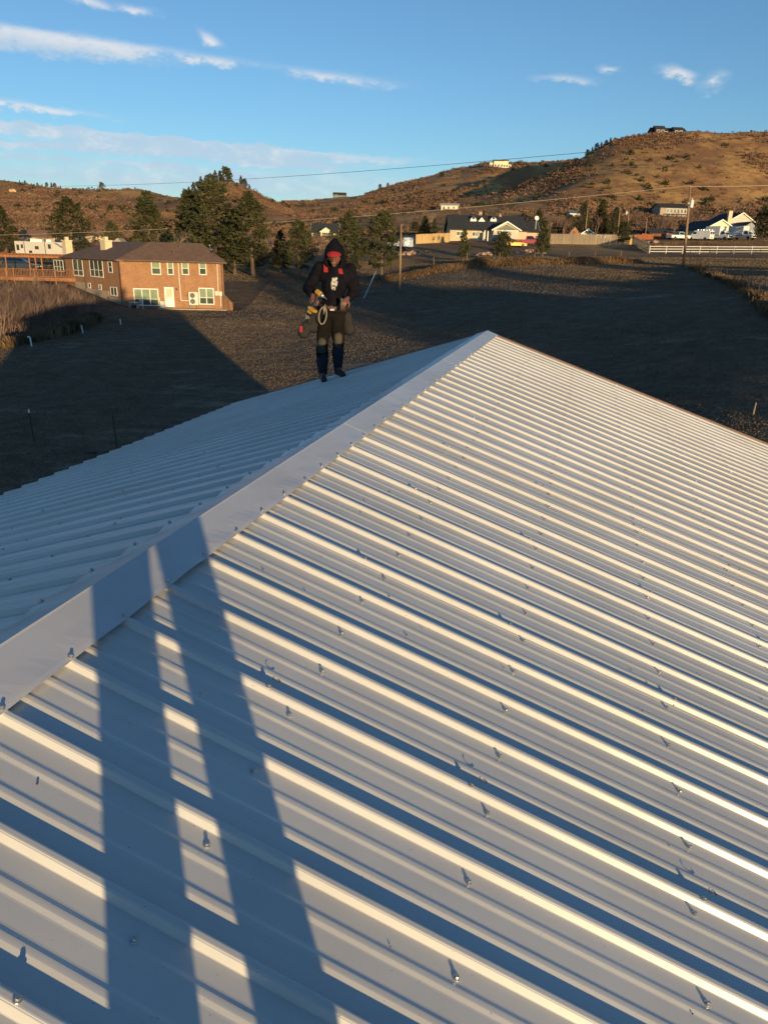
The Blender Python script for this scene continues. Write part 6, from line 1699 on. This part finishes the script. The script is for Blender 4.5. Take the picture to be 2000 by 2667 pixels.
def hand_prims(wrist, palm_dir, back, curl, s=1.0, flip=1):
    """palm and five curled fingers; palm_dir points from wrist to knuckles, back = outward normal of the back of the hand"""
    d = palm_dir.normalized(); b = (back - d * back.dot(d)).normalized(); w = d.cross(b) * flip
    pr = [(wrist, .026 * s, wrist + d * .03 * s, .027 * s), (wrist + d * .02 * s + w * .014, .020 * s, wrist + d * .085 * s + w * .028, .016 * s), (wrist + d * .02 * s - w * .014, .020 * s, wrist + d * .082 * s - w * .026, .015 * s), (wrist + d * .03 * s, .022 * s, wrist + d * .088 * s, .017 * s)]
    for k, (off, ln) in enumerate(((.032, .070), (.011, .080), (-.010, .074), (-.031, .058))):
        p = wrist + d * .090 * s + w * off; dirv = d.copy(); L = ln * s
        for j, (f, r0, r1) in enumerate(((.45, .0098, .0092), (.32, .0092, .0086), (.23, .0086, .0075))):
            ang = curl * (.8 if j == 0 else 1.1)
            ax = dirv.cross(-b).normalized(); dirv = Matrix.Rotation(ang, 3, ax) @ dirv
            q = p + dirv * (L * f); pr.append((p, r0 * s, q, r1 * s)); p = q
            b2 = b
    p = wrist + d * .025 * s + w * .030; dirv = (d * .55 + w * .75 - b * .35).normalized(); q = p + dirv * .042 * s; pr.append((p, .014 * s, q, .0105 * s)); dirv = (dirv - b * .4 - w * .45 + d * .3).normalized(); pr.append((q, .0105 * s, q + dirv * .032 * s, .0085 * s))
    return pr
M['skin'] = mat("skin", (.18, .082, .055), (.14, .062, .042), rough=.55, scale=30)
M['jacket'] = mat("black_fleece", (.006, .0058, .0095), (.0095, .009, .013), rough=.95, scale=12, spec=.06, bump=.2, bscale=60)
M['shirt'] = mat("black_shirt", (.014, .013, .013), (.02, .018, .017), rough=.95, scale=14, spec=.12)
M['trouser'] = mat("charcoal_work_trousers", (.011, .0095, .009), (.007, .006, .0055), rough=.95, scale=9, spec=.12, bump=.2, bscale=50)
M['gaiter'] = mat("navy_lower_leg", (.010, .011, .020), (.016, .016, .026), rough=.85, scale=10)
M['boot'] = mat("black_boot", (.013, .014, .018), (.022, .022, .026), rough=.6, scale=14)
M['redcloth'] = mat("red_cloth", (.30, .010, .015), (.23, .008, .012), rough=.8, scale=15)
M['pad'] = mat("olive_knee_pad", (.060, .048, .031), (.038, .031, .021), rough=.85, scale=14)
M['leather'] = mat("brown_leather", (.07, .022, .016), (.045, .016, .012), rough=.6, scale=20)
M['pouch'] = mat("dark_pouch", (.010, .0065, .0055), (.006, .0045, .004), rough=.8, scale=12)
M['printwhite'] = mat("white_print", (.45, .42, .39), (.05, .047, .045), rough=.9, scale=38, lo=.50, hi=.60)
M['rope'] = mat("pale_rope", (.25, .215, .165), (.18, .155, .12), rough=.9, scale=60)
M['toolyellow'] = mat("yellow_tool", (.46, .25, .025), (.38, .20, .02), rough=.45, scale=20)

def roofer():
    base = V3((-.745, 9.42, 0)); P_ = lambda x, y, z: V3((x, y, z))
    # feet stand on the left slope: z of the sheet under each foot
    def roof_z(x, y): 
        d = V3((x, y, 0)) - V3((O_.x, O_.y, 0)); v = -d.dot(N_); return O_.z - v * math.tan(BSL) + RIB_H / math.cos(BSL)
    fl, fr = V3((base.x - .105, base.y - .02, 0)), V3((base.x + .095, base.y + .02, 0))
    zl, zr = roof_z(fl.x, fl.y - .05), roof_z(fr.x + .03, fr.y - .05)
    base.z = (zl + zr) / 2
    dl, dr = zl - base.z, zr - base.z
    T = Thing("person", "roofer in black hooded jacket and red cap standing at the far roof edge", "person", base)
    J = dict(pel=P_(.005, .02, .87), waist=P_(.025, .03, 1.02), chest=P_(.045, -.005, 1.23), neck=P_(.05, -.06, 1.415), head=P_(.052, -.125, 1.515),
             sl=P_(-.135, -.01, 1.37), sr=P_(.235, -.01, 1.355), el=P_(-.285, .05, 1.135), er=P_(.305, .06, 1.10), wl=P_(-.215, -.165, 1.055), wr=P_(.215, -.165, 1.02),
             hl=P_(-.085, .02, .84), hr=P_(.095, .02, .84), kl=P_(-.105, -.045, .47 + dl), kr=P_(.100, -.04, .47 + dr), al=P_(-.105, .015, .10 + dl), ar=P_(.090, .03, .10 + dr))
    hd = Matrix.Rotation(rad(34), 4, 'X')
    def W(prims):
        out = []
        for p in prims:
            if len(p) == 4: out.append((p[0] + base, p[1], p[2] + base, p[3]))
            else: out.append((V3(p[0]) + base, p[1], p[2]))
        return out
    def body_add(name, prims, m, voxel, sm, parent=None, wr=None):
        me = skin_mesh(prims, voxel, sm)
        if wr: wrinkle(me, *wr)
        me.materials.append(M[m]); return link(name, me, None, parent or T.o)
    toeL, toeR = P_(-.075, -.17, .035 + dl), P_(.165, -.13, .035 + dr)
    body = [(J['pel'], .115, J['waist'], .105), (J['waist'], .105, J['chest'], .125), (J['chest'] + V3((-.07, 0, .06)), .085, J['chest'] + V3((.07, 0, .06)), .085), (J['chest'], .11, J['neck'], .055), (J['neck'], .055, J['head'] - V3((0, -.02, .04)), .058),
            (J['head'], (.076, .094, .112), hd), (J['head'] + V3((0, -.085, -.055)), .034, J['head'] + V3((0, -.06, -.095)), .030),                # skull, jaw
            (J['head'] + V3((0, -.100, -.018)), .011, J['head'] + V3((0, -.122, -.052)), .013),                                                      # nose
            (J['head'] + V3((-.075, .0, -.01)), (.012, .022, .032), None), (J['head'] + V3((.075, .0, -.01)), (.012, .022, .032), None),
            (J['head'] + V3((-.022, -.108, -.078)), .009, J['head'] + V3((.022, -.108, -.078)), .009),
            (J['sl'], .058, J['el'], .043), (J['el'], .043, J['wl'], .028), (J['sr'], .058, J['er'], .043), (J['er'], .043, J['wr'], .028), (J['sl'], .058, J['chest'], .09), (J['sr'], .058, J['chest'], .09),
            (J['hl'], .088, J['kl'], .060), (J['kl'], .058, J['al'], .040), (J['hr'], .088, J['kr'], .060), (J['kr'], .058, J['ar'], .040), (J['pel'], .11, J['hl'], .085), (J['pel'], .11, J['hr'], .085),
            (J['al'], .040, toeL, .026), (J['ar'], .040, toeR, .026)]
    body += hand_prims(J['wl'], V3((.30, -.62, -.55)), V3((-.55, -.35, .6)), .72, 1.05, 1)
    body += hand_prims(J['wr'], V3((-.28, -.70, -.30)), V3((.35, -.5, .75)), .95, 1.05, -1)
    ob = body_add("body", body, 'skin', .0055, 2)
    for s in (-1, 1):
        mb = MB(); mb.blob(base + J['head'] + V3((s * .030, -.098, -.012)), .0085, 1, 2, 0); T.add("eye", mb, M['black'], ob)
    jk = [(J['pel'] + V3((.01, 0, .05)), .150, J['waist'], .148), (J['waist'], .148, J['chest'], .165), (J['chest'] + V3((-.09, 0, .05)), .115, J['chest'] + V3((.09, 0, .05)), .115), (J['chest'], .15, J['neck'] - V3((0, 0, .03)), .085),
          (J['sl'], .088, J['el'], .072), (J['el'], .073, J['wl'] + V3((-.01, .03, .004)), .050), (J['sr'], .088, J['er'], .072), (J['er'], .073, J['wr'] + V3((.01, .03, .004)), .050), (J['sl'], .085, J['chest'] + V3((0, 0, .08)), .11), (J['sr'], .085, J['chest'] + V3((0, 0, .08)), .11)]
    jacket = body_add("jacket", jk, 'jacket', .010, 4, wr=(.020, 8, 3, .9))
    # hood, pulled up over the cap, with an opening over the face
    hdp = J['head']
    me = skin_mesh([(hdp + V3((0, .035, .03)), (.118, .120, .150), Matrix.Rotation(rad(24), 4, 'X')), (hdp + V3((0, .02, .14)), .062, hdp + V3((.003, .055, .175)), .030), (hdp + V3((-.06, .05, -.08)), .085, hdp + V3((.06, .05, -.08)), .085)], .007, 3)
    bm = bmesh.new(); bm.from_mesh(me)
    cut = [v for v in bm.verts if ((v.co.x - hdp.x) / .082) ** 2 + ((v.co.z - (hdp.z - .045)) / .088) ** 2 < 1 and v.co.y < hdp.y + .02]
    bmesh.ops.delete(bm, geom=cut, context='VERTS'); bm.to_mesh(me); bm.free(); wrinkle(me, .006, 14, 8); me.materials.append(M['jacket'])
    hood = link("hood", me, None, T.o); so = hood.modifiers.new("thickness", 'SOLIDIFY'); so.thickness = .008; so.offset = 0
    # red cap: brim under the hood
    mb = MB(); n = 14; top = []; bot = []
    for i in range(n + 1):
        a = math.pi * i / n
        top.append(base + hdp + V3((math.cos(a) * .088, -.075 - math.sin(a) * .095,   .038 - .042 * math.sin(a) ** 1.0 - .018 * math.cos(a) ** 2)))
    inner = [base + hdp + V3((math.cos(math.pi * i / n) * .080, -.045 - math.sin(math.pi * i / n) * .045, .062 - .02 * math.cos(math.pi * i / n) ** 2)) for i in range(n + 1)]
    vs_ = top + inner; dn = V3((0, 0, -.004)); vs_ += [v + dn for v in vs_]; m_ = n + 1; q = 2 * m_
    fs_ = []
    for i in range(n):
        fs_ += [(i, i + 1, m_ + i + 1, m_ + i), (q + i + 1, q + i, q + m_ + i, q + m_ + i + 1), (i + 1, i, q + i, q + i + 1)]
    mb.mesh(vs_, fs_); T.add("cap_brim", mb, M['redcloth'], smooth=True)
    tr = [(J['pel'], .140, J['pel'] + V3((0, 0, .05)), .138), (J['pel'], .135, J['hl'], .108), (J['pel'], .135, J['hr'], .108), (J['hl'] + V3((0, 0, -.02)), .108, J['kl'], .082), (J['kl'], .082, J['kl'].lerp(J['al'], .35), .080), (J['hr'] + V3((0, 0, -.02)), .108, J['kr'], .082), (J['kr'], .082, J['kr'].lerp(J['ar'], .35), .080)]
    body_add("trousers", tr, 'trouser', .010, 3, wr=(.020, 9, 5, 1.2))
    for k, a in ((J['kl'], J['al']), (J['kr'], J['ar'])):
        body_add("lower_leg_cover", [(k.lerp(a, .32), .079, k.lerp(a, .6), .078), (k.lerp(a, .6), .078, a + V3((0, 0, .03)), .062)], 'gaiter', .010, 2, wr=(.013, 13, 9, 1.2))
        body_add("knee_pad", [(k + V3((0, -.045, .05)), .058, k + V3((0, -.045, -.055)), .055)], 'pad', .009, 3, wr=(.004, 22, 2))
    for a, t, d in ((J['al'], toeL, dl), (J['ar'], toeR, dr)):
        hl_ = V3((a.x, a.y + .045, .045 + d))
        bt = body_add("boot", [(a + V3((0, 0, .02)), .055, V3((a.x, a.y, .055 + d)), .050), (hl_, .042, V3((t.x, t.y, .045 + d)), .042), (V3((a.x, a.y, .07 + d)), .046, V3((t.x, t.y, .04 + d)), .038)], 'boot', .008, 2)
        co = [v.co for v in bt.data.vertices]
        for v in bt.data.vertices:
            if v.co.z < .006 + d: v.co.z = .006 + d
    # red shoulder panels, white chest print
    rdp = random.Random(2)
    for s, x, z in ((-1, -.055, 1.375), (1, .135, 1.360)):
        mb = MB(); c = base + V3((x, -.150, z)); mb.mesh([c + V3(p) for p in ((-.034 - s * .01, .030, .058), (.014 - s * .012, .022, .042), (.030 * 1, -.006, -.048), (-.022, -.004, -.045), (-.034 - s * .01, .055, .058), (.014 - s * .012, .055, .042), (.030, .055, -.048), (-.022, .055, -.045))],
            [(0, 3, 2, 1), (4, 5, 6, 7), (0, 1, 5, 4), (1, 2, 6, 5), (2, 3, 7, 6), (3, 0, 4, 7)]); T.add("shoulder_panel", mb, M['redcloth'], jacket)
    mb = MB(); c = V3((.055, 0, 1.20)); ang = [(math.cos(a), math.sin(a)) for a in np.linspace(0, 2 * math.pi, 24, endpoint=False)]
    def front_y(x, z):
        # front of the jacket: nearest surface vertex
        best = min((v.co for v in jacket.data.vertices if abs(v.co.x - x) < .012 and abs(v.co.z - z) < .012), key=lambda q: q.y, default=V3((x, -.16, z)))
        return best.y
    ring = []
    for i, (cx_, sz_) in enumerate(ang):
        r = 1 + .12 * math.sin(i * 2.3) + .08 * math.sin(i * 5.1)
        ring.append((c.x + cx_ * .040 * r + sz_ * .012, c.z + sz_ * .080 * r))
    cen = V3((c.x, front_y(c.x, c.z) - .006, c.z)); pts = [V3((x, front_y(x, z) - .006, z)) for x, z in ring]; mid = [V3(((p.x + c.x) / 2, front_y((p.x + c.x) / 2, (p.z + c.z) / 2) - .006, (p.z + c.z) / 2)) for p in pts]
    vs_ = [base + p for p in pts + mid + [cen]]; n = len(pts)
    mb.mesh(vs_, [(i, (i + 1) % n, n + (i + 1) % n, n + i) for i in range(n)] + [(n + i, n + (i + 1) % n, 2 * n) for i in range(n)]); pr_ = T.add("chest_print", mb, M['printwhite'], jacket)
    # belt, buckles, pouches
    mb = MB(); ring = []
    for dz, rx, ry in ((-.026, .172, .158), (-.028, .180, .166), (.020, .178, .164), (.026, .170, .156)):
        for i in range(32):
            a = 2 * math.pi * i / 32; ring.append(base + V3((.022 + math.cos(a) * rx, .015 + math.sin(a) * ry, .905 + dz - .018 * math.cos(a))))
    fs_ = [(k * 32 + i, k * 32 + (i + 1) % 32, ((k + 1) % 4) * 32 + (i + 1) % 32, ((k + 1) % 4) * 32 + i) for k in range(4) for i in range(32)]
    mb.mesh(ring, fs_); belt = T.add("tool_belt", mb, M['leather'], smooth=True)
    for i in range(7):
        a = -math.pi / 2 + (i - 3) * .22; mb = MB(); mb.blob(base + V3((.022 + math.cos(a) * .182, .015 + math.sin(a) * .170, .912 + (i % 2) * .016)), .0075, i, 1, 0); T.add("rivet", mb, M['screw'], belt)
    mb = MB(); mb.cbox(base + V3((.03, -.163, .875)), .055, .012, .022); T.add("buckle", mb, M['screw'], belt)
    def pouch(c, sx, sy, sz, tilt, seed):
        me = skin_mesh([(V3((-sx * .4, 0, sz * .45)), sy * .40, V3((sx * .4, 0, sz * .45)), sy * .40), (V3((-sx * .32, -sy * .1, -sz * .38)), sy * .46, V3((sx * .36, -sy * .1, -sz * .38)), sy * .46), (V3((-sx * .4, 0, sz * .45)), sy * .40, V3((-sx * .32, -sy * .1, -sz * .38)), sy * .46), (V3((sx * .4, 0, sz * .45)), sy * .40, V3((sx * .36, -sy * .1, -sz * .38)), sy * .46), (V3((0, 0, sz * .4)), sy * .42, V3((0, -sy * .1, -sz * .4)), sy * .5)], .009, 3)
        wrinkle(me, .007, 15, seed); me.materials.append(M['pouch']); me.transform(Matrix.Translation(c) @ Matrix.Rotation(tilt, 4, 'Y')); return link("tool_pouch", me, None, T.o)
    pl = pouch(V3((-.225, -.02, .725)), .11, .12, .22, rad(14), 11); pouch(V3((-.325, -.06, .615)), .08, .10, .15, rad(24), 12); pouch(V3((.215, .02, .705)), .085, .12, .24, rad(-16), 13)
    for (x, y, z, c, sx, sz) in ((-.370, -.115, .60, 'redcloth', .035, .075), (-.26, -.11, .82, 'redcloth', .045, .06)):
        mb = MB(); mb.cbox(base + V3((x, y, z)), sx, .05, sz, .2); T.add("tool_grip", mb, M[c], pl)
    for (x, z, h) in ((-.30, .80, .09), (-.275, .80, .07)):
        mb = MB(); mb.tube(base + V3((x, -.08, z - .04)), base + V3((x - .01, -.09, z + h)), .008, .006, 6); T.add("hand_tool", mb, M['steel'], pl)
    # rope loop hanging from the belt
    mb = MB(); c = base + V3((-.085, -.195, .815)); pts = [c + V3((math.sin(a) * .046 + .02 * (math.cos(a) < 0) * 0 + .012 * -math.cos(a), -.01 * math.sin(a * .5), -math.cos(a) * .105)) for a in np.linspace(0, 2 * math.pi, 30)]
    mb.path(pts, .0085, 8); pts2 = [pts[15] + V3((.0, -.01, .0)), pts[15] + V3((.012, -.014, -.05)), pts[15] + V3((.006, -.014, -.09)), pts[15] + V3((.018, -.012, -.03)), pts[15] + V3((.02, .02, .03))]
    mb.path(pts2, .0085, 8); solo("rope_loop", mb, M['rope'], "pale rope loop hanging from the roofer's tool belt", "rope", base + V3((-.085, -.195, .71)), smooth=True)
    # impact driver in his right hand
    h = base + J['wl'] + V3((.048, -.085, -.065))
    dv = Thing("impact_driver", "yellow and black cordless impact driver held in the roofer's right hand", "drill", h - V3((0, 0, .1)))
    ax = V3((.42, -.15, .90)).normalized(); nose = V3((.62, -.55, -.42)); nose = (nose - ax * nose.dot(ax)).normalized(); sidev = ax.cross(nose)
    top = h + ax * .105; mb = MB(); mb.lathe(top - nose * .055, [(.022, 0), (.033, .012), (.035, .06), (.034, .085), (.026, .100)], 16, nose); dv.add("motor_housing", mb, M['toolyellow'], smooth=False)
    mb = MB(); mb.lathe(top + nose * .045, [(.026, 0), (.024, .03), (.013, .042), (.011, .062)], 12, nose); dv.add("chuck", mb, M['screw'])
    mb = MB(); mb.tube(top + nose * .100, top + nose * .15, .0035, .0035, 6); dv.add("driver_bit", mb, M['steel'])
    mb = MB(); mb.path([top - nose * .01, h + ax * .03 + nose * .0, h - ax * .06 - nose * .004], [.021, .018, .021], 10); dv.add("handle", mb, M['black'])
    b0 = h - ax * .125 - nose * .045 - sidev * .035; mb = MB(); mb.box(b0, nose * .105, sidev * .07, ax * .030); dv.add("battery_collar", mb, M['toolyellow'])
    mb = MB(); mb.box(b0 - ax * .048 + nose * .002, nose * .11, sidev * .072, ax * .047); dv.add("battery", mb, M['black'])
    mb = MB(); mb.box(b0 - ax * .040 + nose * .02 - sidev * .003, nose * .07, sidev * .002, ax * .03); dv.add("battery_label", mb, M['toolyellow'])
    # box of screws / small black tool in the other hand
    mb = MB(); c = base + J['wr'] + V3((-.065, -.075, -.045)); mb.tube(c - V3((0, 0, .075)), c + V3((0, -.01, .06)), .019, .017, 10); mb.blob(c - V3((0, 0, .07)), .027, 3, 2, .05)
    solo("screw_pouch", mb, M['black'], "small black holder in the roofer's left hand", "holder", c - V3((0, 0, .08)))
roofer()

def photographer():
    def rp(t, d, h=0): return O_ + R_ * (t * U) + D_R * (d * U) + n_R * .021 + Z3 * h
    f1, f2 = rp(-1.15, 6.60), rp(-.75, 7.68)
    base = (f1 + f2) / 2
    T = Thing("person", "photographer behind the camera whose leg shadows fall across the roof", "person", base)
    L_ = lambda p: p - base
    fwd = V3((-.25, .968, 0)).normalized(); rt_ = V3((fwd.y, -fwd.x, 0))
    pel = V3((0, 0, .90)); ch = pel + V3((0, 0, .42)) + fwd * .02; hd = ch + V3((0, 0, .34)) + fwd * .07
    a1, a2 = L_(f1) + V3((0, 0, .09)), L_(f2) + V3((0, 0, .09))
    hp1, hp2 = pel - rt_ * .09, pel + rt_ * .09
    k1, k2 = a1.lerp(hp1, .5) + fwd * .03, a2.lerp(hp2, .5) + fwd * .03
    s1, s2 = ch - rt_ * .19 + V3((0, 0, .12)), ch + rt_ * .19 + V3((0, 0, .12))
    phone = CAM - base - _f * .030
    w1, w2 = phone - rt_ * .075 - _f * .05 - V3((0, 0, .05)), phone + rt_ * .075 - _f * .05 - V3((0, 0, .05))
    e1, e2 = s1.lerp(w1, .5) - rt_ * .10 - V3((0, 0, .16)), s2.lerp(w2, .5) + rt_ * .10 - V3((0, 0, .16))
    body = [(pel, .12, ch, .135), (ch, .13, ch + V3((0, 0, .16)), .08), (ch + V3((0, 0, .14)), .055, hd, .06), (hd, (.078, .095, .118), None), (hd + fwd * .09 - V3((0, 0, .01)), .012, hd + fwd * .108 - V3((0, 0, .035)), .013), (s1, .06, e1, .045), (e1, .045, w1, .028), (s2, .06, e2, .045), (e2, .045, w2, .028), (s1, .06, ch, .1), (s2, .06, ch, .1),
            (hp1, .095, k1, .062), (k1, .062, a1, .042), (hp2, .095, k2, .062), (k2, .062, a2, .042), (pel, .12, hp1, .095), (pel, .12, hp2, .095), (a1, .042, a1 + fwd * .15 - V3((0, 0, .055)), .028), (a2, .042, a2 + fwd * .15 - V3((0, 0, .055)), .028)]
    body += hand_prims(w1, rt_ * .4 + V3((0, 0, .8)) + fwd * .1, -rt_, .5, .9, 1) + hand_prims(w2, -rt_ * .4 + V3((0, 0, .8)) + fwd * .1, rt_, .5, .9, -1)
    me = skin_mesh(body, .008, 2); me.materials.append(M['skin']); link("body", me, None, T.o)
    me = skin_mesh([(pel, .150, ch, .165), (ch, .16, ch + V3((0, 0, .15)), .10), (s1, .09, e1, .075), (e1, .07, w1.lerp(e1, .15), .05), (s2, .09, e2, .075), (e2, .07, w2.lerp(e2, .15), .05), (s1, .09, ch, .13), (s2, .09, ch, .13)], .012, 3); me.materials.append(M['jacket']); link("jacket", me, None, T.o)
    me = skin_mesh([(pel, .14, hp1, .115), (pel, .14, hp2, .115), (hp1, .108, k1, .080), (k1, .079, a1, .070), (hp2, .106, k2, .078), (k2, .076, a2, .067)], .012, 3); me.materials.append(M['trouser']); link("trousers", me, None, T.o)
    for a in (a1, a2):
        me = skin_mesh([(a, .06, a - V3((0, 0, .04)), .050), (a - fwd * .05 - V3((0, 0, .045)), .045, a + fwd * .17 - V3((0, 0, .048)), .042)], .010, 2); me.materials.append(M['boot'])
        for v in me.vertices: v.co.z = max(v.co.z, a.z - .088)
        link("boot", me, None, T.o)
    me = skin_mesh([(hd + V3((0, 0, .045)) - fwd * .01, (.085, .105, .085), None)], .010, 2); me.materials.append(M['black']); link("beanie", me, None, T.o)
    mb = MB(); c = CAM - _f * .018; mb.box(c - _r * .036 - _u * .11, _r * .072, _u * .148, _f * -.008); solo("smartphone", mb, M['black'], "smartphone held by the photographer, outside the picture", "phone", c - _u * .11 - _f * .008)
photographer()
